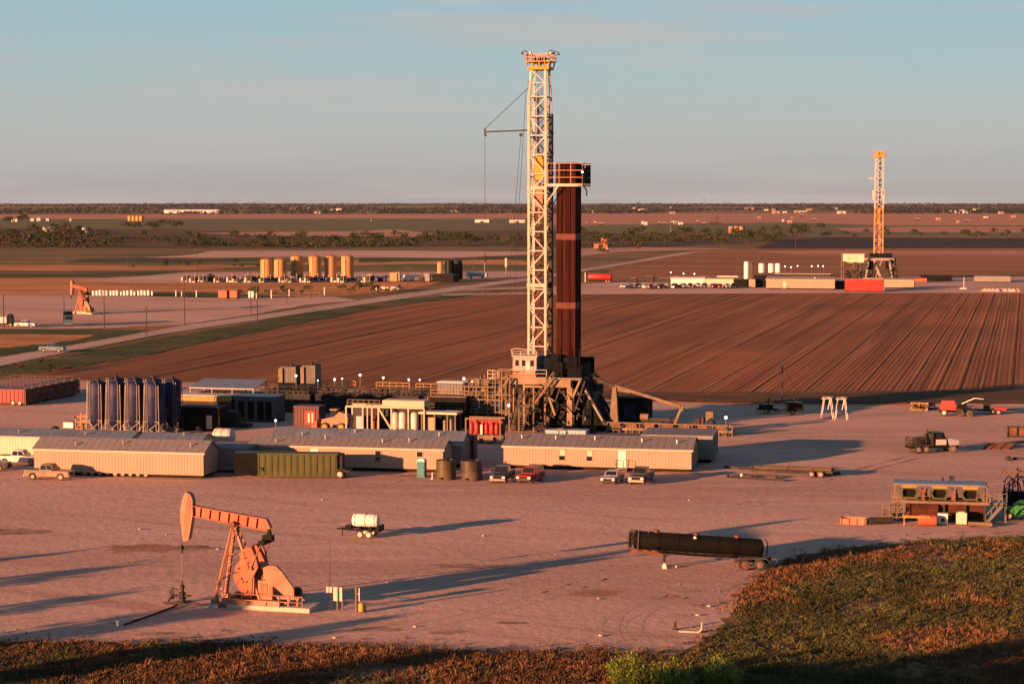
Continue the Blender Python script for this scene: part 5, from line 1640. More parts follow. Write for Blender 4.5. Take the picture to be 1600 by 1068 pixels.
# --- boom with its ropes at the mast's left
g = G(); g.bar((X0, 0, 44.6), (-8.7, 0, 44.4), .22); g.bar((-8.7, 0, 44.1), (-8.7, 0, 44.9), .2); g.lathe([(.2, -.08), (.2, .08)], 8, (-8.6, 0, 43.9), 'y'); g.lathe([(.28, -.08), (.28, .08)], 8, (-3.1, 0, 43.9), 'y'); g.make('boom', M_dsteel, t)
g = G()
g.tube((-8.7, 0, 44.8), (X0 - .2, 0, 51.0), .05, 5)
g.tube((-8.7, 0, 43.9), (-9.2, 2, 9), .035, 5)
g.tube((-3.1, 0, 43.8), (-4.8, 0, 24), .035, 5); g.tube((-4.8, 0, 24), (-4.6, 0, 8), .03, 5)
g.tube((-2.3, 0, 50.5), (-3.9, 0, 26), .035, 5); g.tube((-3.9, 0, 26), (-4.3, 0, 8), .03, 5)
g.make('hoist_rope', M_dsteel, t)
g = G(); g.tube((-.1, .8, 54.5), (-2.2, .8, 51.5), .08, 6); g.make('standpipe', M_steel, t)
# --- pipe handling arm and catwalk at the right
t = thing('pipe_handler', 'raised tan pipe handling arm sloping down to the right of the rig', 'pipe handler', L2(RO, 11.6, -1.6))
g = G(); g.prism([(-.75, 0), (.75, 0), (.35, 6.6), (-.2, 6.6)], -.5, .5); g.box(-.9, 1.1, -.7, .7, 0, .35); g.make('post', M_tansteel, t)
g = G(); g.bar((-4.9, 0, 8.6), (.1, 0, 6.6), .55, .5); g.bar((-4.9, .8, 8.3), (.1, .6, 6.2), .2); g.make('ramp', M_dsteel, t)
g = G(); g.bar((0, 0, 6.75), (10.1, 0, 3.9), .5, .42); g.bar((0, 0, 6.35), (2.4, 0, 6.05), .6, .6); g.bar((10.1, 0, 4.1), (10.1, 0, 3.3), .5); g.make('arm', M_tansteel, t)
g = G(); g.bar((10.1, 0, 3.9), (8.9, 0, .9), .3, .36); g.make('rest_leg', M_tansteel, t)
t = thing('catwalk', 'long low tan catwalk with railing panels right of the rig', 'catwalk', L2(RO, 10.9, -3.6))
g = G(); g.box(0, 18.6, 0, 2.6, .5, .75); g.box(0, 18.6, -.12, 0, .42, .8); g.box(0, 18.6, -.08, .0, 1.45, 1.6)
for i in range(20):
    g.box(i * .978 - .05, i * .978 + .08, -.1, .02, .0, 1.5)
for i in range(19):
    if i % 3 != 1:
        g.bar((i * .978, -.04, .8), (i * .978 + .9, -.04, 1.45), .06)
g.make('deck', M_tansteel, t)
g = G()
for i in range(7):
    a = .5 + i * 2.6
    g.box(a, a + 1.4, -.06, .0, .82, 1.4)
g.make('side_panel', M_rust, t)
g = G(); g.box(.2, 18.4, .2, 2.4, 0, .5); g.make('base_frame', M_dsteel, t)
g = G(); g.tube((4, 1, 1.2), (15.5, 1.1, 1.15), .14, 8); g.box(5.5, 8.2, .6, 2.0, .75, 1.7); g.box(13, 13.7, .7, 1.9, .75, 2.4); g.make('trough', M_dsteel, t)
def lamp_post(label, loc, h, grp='lit lamps over the mud tanks', r=.2, name='lamp_post'):
    t = thing(name, label, 'lamp', loc, -TH, grp)
    g = G(); g.tube((0, 0, 0), (0, 0, h), .06, 6, .045); g.box(-.15, .15, -.15, .15, 0, .08); g.make('pole', M_steel, t)
    g = G(); g.ball((0, 0, h + r * .8), r); g.make('lamp', M_lamp, t, True)
    return t
lamp_post('lamp on a white post at the right end of the catwalk', L2(RO, 28.6, -4.1), 2.6, 'lit lamps around the rig', .2)
t = thing('pipe_tongs', 'tan and red machine with sloping frame on the ground behind the catwalk', 'machine', L2(RO, 25.2, .6))
g = G(); g.bar((-2.4, 0, .6), (.8, 0, 2.6), .5); g.box(-.2, .9, -.5, .5, 2.3, 3.1); g.bar((.6, 0, 2.4), (1.6, 0, .2), .25); g.make('frame', M_tansteel, t)
g = G(); g.box(-1.7, -.5, -.6, .6, .5, 2.2); g.make('housing', M_mar, t)
g = G(); g.box(-3.4, 1.8, -.5, .5, 0, .5); g.bar((-3.4, 0, .5), (-1.7, 0, 1.7), .3); g.make('base', M_dsteel, t)
t = thing('tool_rack', 'dark low tool rack with a pale drum behind the catwalk', 'rack', L2(RO, 17.6, .8))
g = G()
for x in (-2, 0, 2.2):
    g.bar((x - .5, 0, 0), (x, 0, 1.9), .2); g.bar((x + .5, 0, 0), (x, 0, 1.9), .2)
g.bar((-2.4, 0, 1.6), (2.8, 0, 1.7), .45); g.make('rack', M_dsteel, t)
g = G(); g.lathe([(.5, -.6), (.5, .6)], 12, (-1.9, 0, 2.0), 'x'); g.make('drum', M_tansteel, t, True)
t = thing('generator_box', 'dark equipment box in the shade right behind the rig substructure', 'equipment box', L2(RO, 10.2, 6))
g = G(); g.box(0, 5.2, 0, 3, .2, 4.2)
for i in range(10):
    g.box(.2 + i * .5, .4 + i * .5, -.05, 0, .5, 4)
g.make('body', M_windw, t)
g = G(); g.box(1.4, 3.2, -.08, -.05, 1.0, 3.2); g.make('panel', M_blue, t)
# ================================================================ the far rig
FO = P(1372, 437, .02)
t = thing('drilling_rig', 'distant drilling rig with slim orange and white mast above red boxes', 'drilling rig', FO)
g = G()
for x in (-1.7, 1.7):
    for y in (-1.4, 1.4):
        g.bar((x * .985, y * .95, 27), (x * .92, y * .9, 46), .42)
make_each(g, 'upper_leg', M_mast, t)
g = G()
for x in (-1.7, 1.7):
    for y in (-1.4, 1.4):
        g.bar((x * 1.05, y, 8.2), (x * .985, y * .95, 27), .42)
make_each(g, 'lower_leg', mat('ochre_mast_paint', (.33, .19, .07), .6, var=.2), t)
g = G(); lattice(g, 0, -1.65, 1.65, -1.3, 9, 27, 6, .3, .22); lattice(g, 0, -1.65, 1.65, 1.3, 9, 27, 6, .3, .22, 1); g.box(-.5, .9, .2, 1.2, 9, 27); g.make('lower_bracing', M_mastd, t)
g = G(); lattice(g, 0, -1.6, 1.6, -1.3, 27, 46, 6, .3, .2); lattice(g, 0, -1.6, 1.6, 1.3, 27, 46, 6, .3, .2, 1); g.make('upper_bracing', M_mast, t)
g = G(); g.box(-2.3, 2.3, -2, 2, 46, 46.6); g.rail([(-2.4, -2, 46.6), (2.4, -2, 46.6), (2.4, 2, 46.6), (-2.4, 2, 46.6), (-2.4, -2, 46.6)], 1.6, 1.4, .2, 1); g.box(-1.2, 1.2, -1, 1, 46.6, 48); g.make('crown_frame', M_crown, t)
g = G(); g.box(-.6, .6, -.3, .6, 21, 27); g.make('top_drive', M_crown, t)
g = G(); g.tube((.2, 0, 27), (.2, 0, 46), .28, 6); g.make('drill_line', M_dsteel, t)
g = G(); g.box(-2.4, -1.4, -2.2, 2.2, 30, 30.5); g.rail([(-2.5, -2.3, 30.4), (2.4, -2.3, 30.4)], 3.2, 1.2, .16, 2); g.box(-2.6, -1.5, -2.4, .5, 30.5, 33.6); g.box(1.5, 2.4, -2.4, .5, 28.5, 32); g.bar((-4.5, 0, 38.2), (-1.5, 0, 38.0), .3); make_each(g, 'racking_board', M_mast, t)
g = G(); g.box(-5.5, 6.8, -4, 5, 7.4, 8.3)
for x in (-4.9, 6.0):
    g.bar((x, -3.5, 0), (x * .8, -3.5, 7.5), .9); g.bar((x, 4, 0), (x * .8, 4, 7.5), .9)
g.bar((-1.5, -3.7, 7.5), (1.5, -3.7, .3), 1.0); g.bar((1.8, -3.7, 7.5), (-1.0, -3.7, .3), .6)
g.box(-6, 7.2, -5, 6, 0, .9); g.make('substructure', M_grey, t)
g = G(); g.box(3.2, 7.0, -2.5, 3, 3.5, 8.2); g.box(-4, -2.2, -2, 3, 1, 7.4); g.box(-3.5, 5.5, -2, 3.5, 8.3, 10.0); g.make('machinery', M_windw, t)
g = G(); g.box(-14.4, -5.6, -3.6, -.8, 6.6, 9.6); g.box(-14.6, -5.4, -3.8, -.6, 9.6, 9.8); dh = g.make('doghouse', M_cream, t)
g = G(); g.box(-14.4, -5.6, -3.7, -.7, 6.2, 6.6)
for x in (-14.2, -10, -6):
    g.bar((x, -2, 0), (x, -2, 6.4), .3)
g.bar((-14, -2, 0), (-10, -2, 6.2), .25); g.bar((-10, -2, 0), (-6, -2, 6.2), .25); g.bar((-15, -3.8, 0), (-15, -3.8, 10), .3); g.make('doghouse_stand', M_tansteel, dh)
t.scale = (1.05, 1, 1.165)
g = G(); g.box(-9.5, -8.4, -3.65, -3.6, 7.6, 8.8); g.box(-12.5, -11.4, -3.65, -3.6, 7.6, 8.8); g.make('window', M_trim, dh)

g = G()
rnd = random.Random(51)
for k in range(46):
    x, z = rnd.uniform(-14, 9), rnd.uniform(.5, 7)
    g.bar((x, -4.6, z), (x + rnd.uniform(-2.4, 2.4), -4.4, z + rnd.choice((0, 0, 2, -2, 1))), rnd.uniform(.2, .5))
for k in range(10):
    x = rnd.uniform(-14, 8)
    g.box(x, x + rnd.uniform(1, 2.4), -3, 3, 0, rnd.uniform(1.5, 5))
make_each(g, 'base_clutter', M_dsteel, t)
# ================================================================ EQUIPMENT AROUND THE RIG
def container(name, label, cat, loc, L_, W_, H_, m, roofm, base=.25, ribs=.5, rz=-TH, group=None, doors=0, railing=None):
    t = thing(name, label, cat, loc, rz, group)
    g = G(); g.box(0, L_, 0, W_, base, H_)
    n = int(L_ / ribs)
    for i in range(n + 1):
        x = .06 + (L_ - .12) * i / n
        g.box(x - .05, x + .05, -.05, 0, base + .1, H_ - .1)
    n = max(1, int(W_ / ribs))
    for i in range(n + 1):
        y = .06 + (W_ - .12) * i / n
        g.box(L_, L_ + .05, y - .05, y + .05, base + .1, H_ - .1)
    g.make('body', m, t)
    g = G(); g.box(-.06, L_ + .06, -.08, W_ + .06, H_, H_ + .12); g.make('roof', roofm, t)
    g = G(); g.box(-.1, L_ + .1, .1, W_ - .1, 0, base); g.make('skid', M_dark, t)
    for i in range(doors):
        x = L_ * (i + .5) / doors
        g = G(); g.box(x - .45, x + .45, -.09, -.05, base + .1, base + 2.1); d_ = g.make('door', M_whited if i % 2 else m, t)
        g = G(); g.box(x + .28, x + .36, -.13, -.085, base + 1, base + 1.15); g.make('handle', M_steel, d_)
    if railing:
        g = G(); g.rail([(0, 0, H_ + .12), (L_, 0, H_ + .12), (L_, W_, H_ + .12), (0, W_, H_ + .12), (0, 0, H_ + .12)], 1.1, 1.5, .08); g.make('railing', railing, t)
    return t
# ---- red tanks at the far left
base = GP(38, 634)
rt0 = None
nth = ('nearest', 'second', 'third', 'fourth', 'fifth', 'sixth', 'rearmost')
for i in range(7):
    p = L2(base, 0, i * 2.9)
    lab = 'red frac tank trailer, %s of the row at far left' % nth[i]
    if rt0 is None:
        t = rt0 = thing('frac_tank', lab, 'frac tank', p, -TH, 'row of red frac tanks')
        g = G(); g.prism([(-12, 1.0), (-8.5, 1.0), (-7.8, .4), (0, .4), (0, 2.7), (-12, 2.7)], 0, 2.3)
        for k in range(16):
            g.box(-11.7 + k * .75, -11.55 + k * .75, -.07, 0, 1.0 if k < 6 else .5, 2.6)
        g.make('tank_body', mat('dull_red_paint', (.17, .008, .012), .5, var=.35), t)
        g = G(); g.box(-12, .1, -.1, 2.4, 2.7, 2.78); g.rail([(-12, 0, 2.78), (0, 0, 2.78)], .7, 2.2, .05, 1); g.make('top_deck', M_mar, t)
        g = G()
        for y in (.15, 2.35):
            g.bar((.12, y, .2), (.12, y, 3.1), .14)
        g.bar((.12, .15, .5), (.12, 2.35, 1.9), .12); g.bar((.12, 2.35, .5), (.12, .15, 1.9), .12); g.bar((.12, .15, 2.0), (.12, 2.35, 2.7), .12); g.bar((.12, 2.35, 2.0), (.12, .15, 2.7), .12)
        g.make('end_frame', M_tansteel, t)
        for y in (.2, 2.3):
            wheel(t, -.9, y, .5, .4, 1); wheel(t, -2.1, y, .5, .4, 1)
    else:
        dup(rt0, p, None, lab)
# ---- navy silos
s0 = None
base = GP(153, 677)
for r_ in range(2):
    for i in range(4):
        p = L2(base, i * 3.02 + r_ * .25, r_ * 5.6)
        col = ('leftmost', 'second', 'third', 'rightmost')[i]
        lab = 'navy blue upright silo in a pipe frame, %s of the %s row' % (col, ('front', 'back')[r_])
        if s0 is None:
            t = s0 = thing('silo', lab, 'silo', p, -TH, 'navy blue silos behind the tan trailers')
            g = G(); g.lathe([(.22, .5), (.3, .6), (1.32, 2.0), (1.36, 2.1), (1.36, 7.3), (1.25, 7.6), (.7, 7.85), (.1, 7.95)], 22); b = g.make('shell', M_blue, t, True)
            g = G()
            for z in (2.1, 3.8, 5.5, 7.2):
                g.lathe([(1.38, z - .05), (1.38, z + .05)], 22)
            make_each(g, 'hoop', M_blue, b)
            g = G(); g.lathe([(.35, 7.7), (.35, 8.1), (.1, 8.15)], 10); g.make('hatch', M_dsteel, b, True)
            g = G()
            for x in (-1.2, 1.2):
                for y in (-1.2, 1.2):
                    g.bar((x, y, 0), (x, y, 2.1), .13); g.bar((x, y, 2.1), (x * .9, y * .9, 7.4), .08)
            for y in (-1.2, 1.2):
                g.bar((-1.2, y, .3), (1.2, y, 2.0), .08); g.bar((-1.25, y, 2.1), (1.25, y, 2.1), .12); g.bar((-1.25, y, .15), (1.25, y, .15), .16)
            for x in (-1.2, 1.2):
                g.bar((x, -1.25, 2.1), (x, 1.25, 2.1), .12); g.bar((x, -1.25, .15), (x, 1.25, .15), .16)
            g.make('support_frame', M_steel, t)
            g = G()
            for x in (-.9, -.55):
                g.bar((x, -1.32, .3), (x, -1.32, 7.9), .05)
            for k in range(20):
                g.bar((-.9, -1.32, .5 + k * .37), (-.55, -1.32, .5 + k * .37), .04)
            g.make('ladder', M_steel, t)
            g = G(); g.path([(.8, -1.25, .4), (.85, -1.28, 7.4), (.4, -.8, 7.9)], .06, 6); g.make('fill_pipe', M_steel, t)
        else:
            dup(s0, p, None, lab)
# ---- odds left of the silos
t = thing('skid_frame', 'orange brown steel frame with hoses just left of the navy silos', 'frame', GP(131, 675))
g = G()
for x in (-1.3, -.4, .5, 1.3):
    g.bar((x, 0, 0), (x, 0, 3.0 - abs(x) * .5), .12); g.bar((x, 1.6, 0), (x, 1.6, 2.6), .12)
for z in (.5, 1.5, 2.3):
    g.bar((-1.4, 0, z), (1.4, 0, z), .12); g.bar((-1.4, 1.6, z), (1.4, 1.6, z), .1)
g.bar((-1.3, 0, .5), (.5, 0, 2.3), .08); g.make('frame', M_orange2, t)
g = G(); g.box(-1.0, .2, .3, 1.3, .3, 1.2); g.ball((-1.5, -.1, 2.2), .22); g.make('pump', M_tansteel, t)
container('equipment_box', 'small white box on the ground left of the orange brown frame', 'box', GP(99, 669), 1.6, 1.2, .9, M_white, M_steel, base=.1)
t = thing('dome_tank', 'small dark domed tank behind the cream trailer roof', 'tank', GP(86, 679))
g = G(); g.lathe([(.75, 0), (.78, .5), (.7, .9), (.45, 1.2), (.1, 1.3)], 16); g.make('dome', M_dsteel, t, True)
g = G(); g.lathe([(.85, 0), (.85, .1), (.7, .12)], 16); g.make('rim', M_steel, t)
# ---- generator houses and the pale roofed units right of the silos
container('generator_house', 'black generator house with cluttered front right beside the navy silos', 'generator', GP(279, 672), 6.6, 3, 3.5, M_black, M_dsteel, doors=2)
t = thing('engine_skid', 'dark engine skid with pipes at the right of the black generator house', 'engine', GP(346, 667))
g = G(); g.box(-.4, 4.2, 0, 2.2, 0, .5); g.box(.1, 2.4, .3, 1.9, .5, 2.2); g.tube((1, .6, 2.2), (1, .6, 3.3), .16, 8); g.tube((2.9, .2, 1.2), (4, .3, 1.2), .4, 10); g.make('engine', M_dsteel, t)
g = G(); g.path([(-.2, -.1, .3), (.2, -.2, 2.5), (2.6, -.2, 2.6)], .1); g.make('pipe', M_steel, t)
t = container('equipment_house', 'white flat roofed unit with an eave coloured as sunlit orange behind the generator house', 'equipment house', GP(276, 655), 9.2, 3, 3.8, M_dsteel, M_whited, doors=3)
g = G(); g.box(-.1, 9.3, -.13, -.09, 3.0, 3.7); g.make('sunlit_eave', M_yel, t)  # orange of the low sun put into this face's colour
t = container('equipment_house', 'pale equipment house with open dark bays left of the red box', 'equipment house', GP(368, 658), 6.6, 4, 3.9, mat('blue_grey_paint', (.055, .065, .08), .6, dust=.1), M_roofb)
for x in (1.0, 2.6, 4.2, 5.5):
    g = G(); g.box(x - .5, x + .5, -.08, -.05, .4, 3.2); g.make('bay_opening', M_black, t)
t = thing('steel_canopy', 'white steel canopy on posts between generator house and equipment house', 'canopy', GP(350, 656))
g = G()
for x in (0, 1.2, 2.2):
    for y in (0, 2.4):
        g.bar((x, y, 0), (x, y, 3.4), .14)
make_each(g, 'post', M_white, t)
g = G(); g.box(-.2, 2.4, -.2, 2.6, 3.4, 3.55); g.make('roof', M_white, t)
t = thing('canopy_roof', 'broad grey canopy roof behind the white flat roofed unit', 'canopy', GP(296, 636))
g = G(); g.hull8([(0, 0, 3.2), (11.5, 0, 3.2), (11.5, 6, 4.2), (0, 6, 4.2)], [(0, 0, 3.35), (11.5, 0, 3.35), (11.5, 6, 4.35), (0, 6, 4.35)]); g.make('roof', M_roofb, t)
g = G()
for x in (.2, 4, 7.6, 11.3):
    g.bar((x, .1, 0), (x, .1, 3.2), .18); g.bar((x, 5.9, 0), (x, 5.9, 4.2), .18)
make_each(g, 'post', M_steel, t)
g = G(); g.box(.6, 11, 2, 5.5, 0, 2.4); g.make('stored_equipment', M_dsteel, t)
# ---- upright grey tanks
u0 = None
for lab, x in (('tall grey upright tank behind the mud tanks, left one of two', 456), ('tall dark grey upright tank behind the mud tanks, right one of two', 488)):
    p = GP(x, 626)
    if u0 is None:
        t = u0 = thing('upright_tank', lab, 'tank', p, -TH, 'upright grey tanks behind the mud tanks')
        g = G(); g.box(-1.55, 1.3, -1.4, 1.5, .4, 5.9)
        for k in range(7):
            g.box(-1.5 + k * .44, -1.4 + k * .44, -1.46, -1.4, .5, 5.8)
        g.make('shell', mat('upright_tank_paint', (.085, .08, .075), .6, dust=.2), t)
        g = G(); g.box(-1.75, -1.0, -1.75, -1.46, .3, 5.7); g.make('lit_side_strip', M_tansteel, t)  # tan strip colours the tank's left side as sunlit
        g = G(); g.box(-1.2, 1.2, -1.2, 1.3, 5.9, 6.05); g.lathe([(.4, 6.05), (.4, 6.3), (.1, 6.4)], 10); g.make('top', M_dsteel, t)
        g = G(); g.box(-1.6, 1.6, -1.5, 1.5, 0, .4); g.make('skid', M_dark, t)
    else:
        o = dup(u0, p, None, lab); o.scale = (.85, 1, 1.04)
# ---- mud tanks with railings and lamps
mt0 = None
for i, (px, py) in enumerate(((408, 643), (492, 644.5), (576, 646), (660, 647.5))):
    lab = 'black mud tank with railing, %s of the row behind the trailers' % ('leftmost', 'second from left', 'third from left', 'rightmost')[i]
    p = GP(px, py)
    if mt0 is None:
        mt0 = container('mud_tank', lab, 'mud tank', p, 8.4, 3.2, 2.9, mat('mud_tank_paint', (.014, .017, .024), .6, dust=.06, spec=.1), M_dsteel, group='black mud tanks', railing=M_dsteel)
        g = G()
        rnd = random.Random(5)
        for k in range(9):
            x = .6 + k * .9
            g.box(x, x + rnd.uniform(.2, .6), .5, 1.6, 3.0, 3.0 + rnd.uniform(.2, .9))
        g.path([(.3, .3, 3.3), (4, .4, 3.4), (8, .3, 3.3)], .1, 6); g.make('agitator', M_dsteel, mt0)
    else:
        dup(mt0, p, None, lab)
for lab, px, py, ln in (('orange guard railing behind the mud tanks, left stretch', 500, 622, 6.5), ('orange guard railing behind the mud tanks, middle stretch', 588, 625, 6.0), ('orange guard railing behind the mud tanks, right stretch', 650, 627, 4.0)):
    t = thing('guard_railing', lab, 'railing', GP(px, py))
    g = G(); g.rail([(0, 0, 2.0), (ln, 0, 2.0)], 1.1, 1.2, .1); g.make('rail', M_yel, t)
    g = G(); g.box(0, ln, 0, 1.2, 1.8, 2.0)
    for k in range(5):
        g.bar((ln * k / 4, .1, 0), (ln * k / 4, .1, 1.8), .14)
    g.make('walkway', M_dsteel, t)
for i, (px, pyb, pyt, r) in enumerate(((463, 640, 587, .17), (497, 640, 594, .11), (523, 640, 593, .17), (535, 640, 591, .1), (563, 642, 586, .18), (599, 642, 590, .15), (639, 644, 593, .14), (656, 644, 593, .12), (725, 646, 592, .2), (737, 648, 596, .13))):
    s_ = SCL(px, pyb)
    lamp_post('small lit lamp on a thin pole above the black mud tanks', GP(px, pyb), (pyb - pyt) / s_ - .1, 'lit lamps over the mud tanks', r)
lamp_post('lit lamp on a pole in front of the red accumulator', GP(795, 697), 5.6, 'lit lamps around the rig', .16)
lamp_post('small lamp on a post behind the second tan trailer', GP(431, 702), 3.9, 'lit lamps around the rig', .14)
# ---- red box, orange loader, white framed module
t = container('equipment_box', 'dark red box with a bright red panel behind the tan trailers', 'equipment box', GP(459, 669), 4.0, 2.8, 3.3, M_mar, M_mar)
g = G(); g.box(1.8, 3.4, -.1, -.05, .7, 2.7); p_ = g.make('panel', M_red, t)
g = G(); g.box(2.3, 2.6, -.13, -.095, 1.0, 2.4); g.box(2.9, 3.15, -.13, -.095, 1.0, 2.4); g.make('strip', M_whited, p_)
t = thing('wheel_loader', 'yellow orange wheel loader parked behind the grey roofed trailer', 'loader', GP(520, 673.5))
g = G(); g.prism([(-2.0, .6), (-.2, .6), (0, 1.0), (2.2, 1.0), (2.3, 2.0), (1.9, 2.6), (.9, 2.9), (.2, 2.2), (-.5, 2.0), (-1.8, 1.7)], .2, 1.8); g.make('body', M_orange2, t)
g = G(); g.hull8([(-.6, .3, 1.9), (.5, .3, 1.9), (.5, 1.7, 1.9), (-.6, 1.7, 1.9)], [(-.45, .4, 3.1), (.4, .4, 3.1), (.4, 1.6, 3.1), (-.45, 1.6, 3.1)]); cb = g.make('cab', M_glass, t)
g = G(); g.box(-.6, .55, .25, 1.75, 3.1, 3.25); g.make('cab_roof', M_yel, cb)
for x in (-1.3, 1.3):
    for y in (.1, 1.9):
        wheel(t, x, y, .65, .5, 1, rim=M_crown)
g = G(); g.bar((-.9, .5, 1.5), (-2.6, .5, .9), .2); g.bar((-.9, 1.5, 1.5), (-2.6, 1.5, .9), .2); g.prism([(-2.5, .3), (-2.4, 1.5), (-2.6, 1.6), (-3.4, .4), (-3.3, .2)], -.2, 2.2); g.make('bucket', M_orange, t)
t = thing('pump_module', 'white framed open pump module with three white tanks left of the rig', 'module', GP(541, 676))
LM = 12.0
g = G()
for x in (0, 2.6, 4.0, 5.0, 7.0, 9.6, LM):
    for y in (0, 2.8):
        g.bar((x, y, .4), (x, y, 3.9), .2)
for y in (0, 2.8):
    g.bar((0, y, 3.95), (LM, y, 3.95), .26); g.bar((0, y, .5), (LM, y, .5), .3)
g.bar((5.0, 0, 3.8), (7.0, 0, .7), .22); g.bar((3.3, 0, .6), (3.3, 0, 3.9), .16); g.make('frame', M_trim, t)
g = G(); g.box(5.6, LM, .0, 2.8, 4.1, 5.0); g.make('roof_box', M_trim, t)
g = G(); g.box(.2, 11.8, .2, 2.6, .2, .5); g.box(.2, 11.8, 2.4, 2.6, .5, 3.8); g.make('floor', M_dsteel, t)
for x in (7.4, 8.6, 10.4):
    g = G(); g.lathe([(.1, .6), (.55, .75), (.6, 1.0), (.6, 2.9), (.5, 3.2), (.1, 3.35)], 14, (x, .5, 0)); g.make('tank', M_whited, t, True)
g = G(); g.box(1.4, 2.3, .4, 1.6, .6, 2.5); g.make('control_cabinet', M_lblue, t)
g = G(); g.rail([(.2, .0, 4.05), (5.2, 0, 4.05)], .9, .9, .08); g.make('railing', M_tansteel, t)
g = G(); g.box(3.6, 4.8, .5, 2, .6, 1.9); g.lathe([(.3, 3.7), (.3, 4.9)], 10, (0, .9, 2.3), 'x'); g.make('pump', M_mar, t)
t = thing('wooden_pallet', 'low pale pallet of sacks behind the grey roofed trailer', 'pallet', GP(611, 683))
g = G(); g.box(0, 4.0, 0, 1.6, .1, .25)
for k in range(8):
    g.box(k * .5, k * .5 + .45, .1, 1.5, .25, .9 + (k % 3) * .12)
g.make('sack_row', M_tansteel, t)
g = G()
for k in range(5):
    g.box(k * .95, k * .95 + .15, 0, 1.6, 0, .1)
g.make('base', M_wood, t)
t = thing('tool_house', 'dark open shed with pale roof slab and a tan door panel', 'shed', GP(659, 679))
g = G(); g.box(-.4, 5.4, -.3, 3.0, 3.1, 3.4); g.make('roof', M_cream, t)
g = G()
for x in (0, 2.0, 3.9, 5.1):
    g.bar((x, 0, 0), (x, 0, 3.1), .18); g.bar((x, 2.8, 0), (x, 2.8, 3.1), .18)
make_each(g, 'post', M_tansteel, t)
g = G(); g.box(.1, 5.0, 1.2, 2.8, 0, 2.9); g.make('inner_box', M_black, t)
g = G(); g.box(.7, 1.95, -.05, .05, .1, 2.6); g.make('door', M_tan, t)
g = G(); g.box(3.2, 3.5, .2, .6, 0, 2.2); g.tube((4.4, .3, 0), (4.4, .3, 2.4), .25, 8); g.make('bottle', M_steel, t)
t = container('shaker_house', 'dark shaker house with a tan top frame left of the rig', 'equipment house', GP(672, 668), 5.6, 3, 4.7, M_black, M_tansteel, doors=0)
g = G(); g.rail([(0, -.1, 2.6), (5.6, -.1, 2.6)], 1.0, 1.3, .08); g.bar((-.3, -.1, 0), (-.3, -.1, 4.7), .16); g.make('railing', M_tansteel, t)
t = container('shaker_house', 'blue grey unit with a white roof edge high behind the dark shaker house', 'equipment house', GP(683, 650), 4.2, 3, 5.4, mat('slate_paint', (.09, .10, .12), .6, dust=.15), M_white)
g = G(); g.rail([(-1, -.1, 3.2), (5, -.1, 3.2)], 1.0, 1.2, .08); g.make('railing', M_yel, t)
# ---- manifold platforms left of the rig: three levels of tan frame
t = thing('manifold_platform', 'three level tan scaffold of pipes and railings against the rig left side', 'platform', L2(RO, -11.2, -2.5))
g = G()
for x in (0, 1.8, 3.6, 5.4):
    for y in (0, 2.4, 4.8):
        g.bar((x, y, 0), (x, y, 7.6 if x > 1 else 6.2), .17)
for z in (2.3, 4.3, 6.2):
    for y in (0, 2.4, 4.8):
        g.bar((-.2, y, z), (6.6, y, z), .2)
    for x in (0, 1.8, 3.6, 5.4):
        g.bar((x, 0, z), (x, 4.8, z), .15)
g.bar((0, 0, .2), (1.8, 0, 2.3), .1); g.bar((1.8, 0, 2.3), (3.6, 0, 4.3), .1); g.bar((5.4, 0, 2.3), (3.6, 0, 4.3), .1); g.bar((5.4, 0, 6.2), (7.4, 0, 8.2), .14); g.make('frame', M_tansteel, t)
g = G()
for z in (2.4, 4.4, 6.3):
    g.box(-.1, 5.6, .1, 4.7, z, z + .05)
g.make('deck', M_dsteel, t)
g = G()
for z in (2.45, 4.45, 6.35):
    g.rail([(-.1, -.05, z), (5.5, -.05, z)], 1.05, 1.1, .09)
g.make('railing', M_tansteel, t)
g = G()
rnd = random.Random(33)
for k in range(34):
    z = rnd.choice((2.6, 3.1, 4.6, 5.0, 6.5, 6.9))
    x, y = rnd.uniform(0, 5), rnd.uniform(.1, 3)
    q = [(x, y, z), (x + rnd.uniform(.4, 1.4), y, z), (x + rnd.uniform(.4, 1.4), y + .1, z + rnd.uniform(-.5, .7))]
    g.path(q, rnd.uniform(.07, .15), 6)
make_each(g, 'manifold_pipe', M_tansteel, t)
g = G(); g.lathe([(.1, 2.4), (.7, 2.6), (.75, 3), (.75, 6.8), (.6, 7.3), (.1, 7.5)], 14, (2.6, 2.5, 0)); g.box(1.0, 3.5, .6, 1.6, 6.4, 7.4); g.make('gas_separator', M_tansteel, t, True)
g = G(); g.box(.4, 5.2, 1.5, 4.4, .1, 2.2); g.make('lower_tank', M_black, t)
t = thing('stair_tower', 'tan stair tower with many posts between scaffold and doghouse', 'stair tower', L2(RO, -5.4, -4.4))
g = G(); g.stair((.2, -.6, 0), (1.6, -.6, 2.8), 1.0, (0, 1, 0), 9); g.stair((1.6, .6, 2.8), (.2, .6, 5.4), 1.0, (0, 1, 0), 9); g.stair((.2, -.6, 5.4), (1.8, -.6, 7.9), 1.0, (0, 1, 0), 9); g.make('stairs', M_tansteel, t)
g = G()
for x in (-.2, .8, 2.0):
    for y in (-1.2, 1.2):
        g.bar((x, y, 0), (x, y, 9.0 if x < 1 else 8.0), .15)
for z in (2.8, 5.4, 7.9, 9.0):
    for y in (-1.2, 1.2):
        g.bar((-.3, y, z), (2.1, y, z), .13)
g.bar((-2.4, 0, 6.2), (-.2, 0, 8.8), .14); g.make('tower_frame', M_tansteel, t)
g = G(); g.box(-1.4, .2, -1.1, -.2, 7.8, 7.9); g.rail([(-1.4, -1.1, 7.9), (.2, -1.1, 7.9)], 1.1, .8, .08); g.make('landing', M_mast, t)
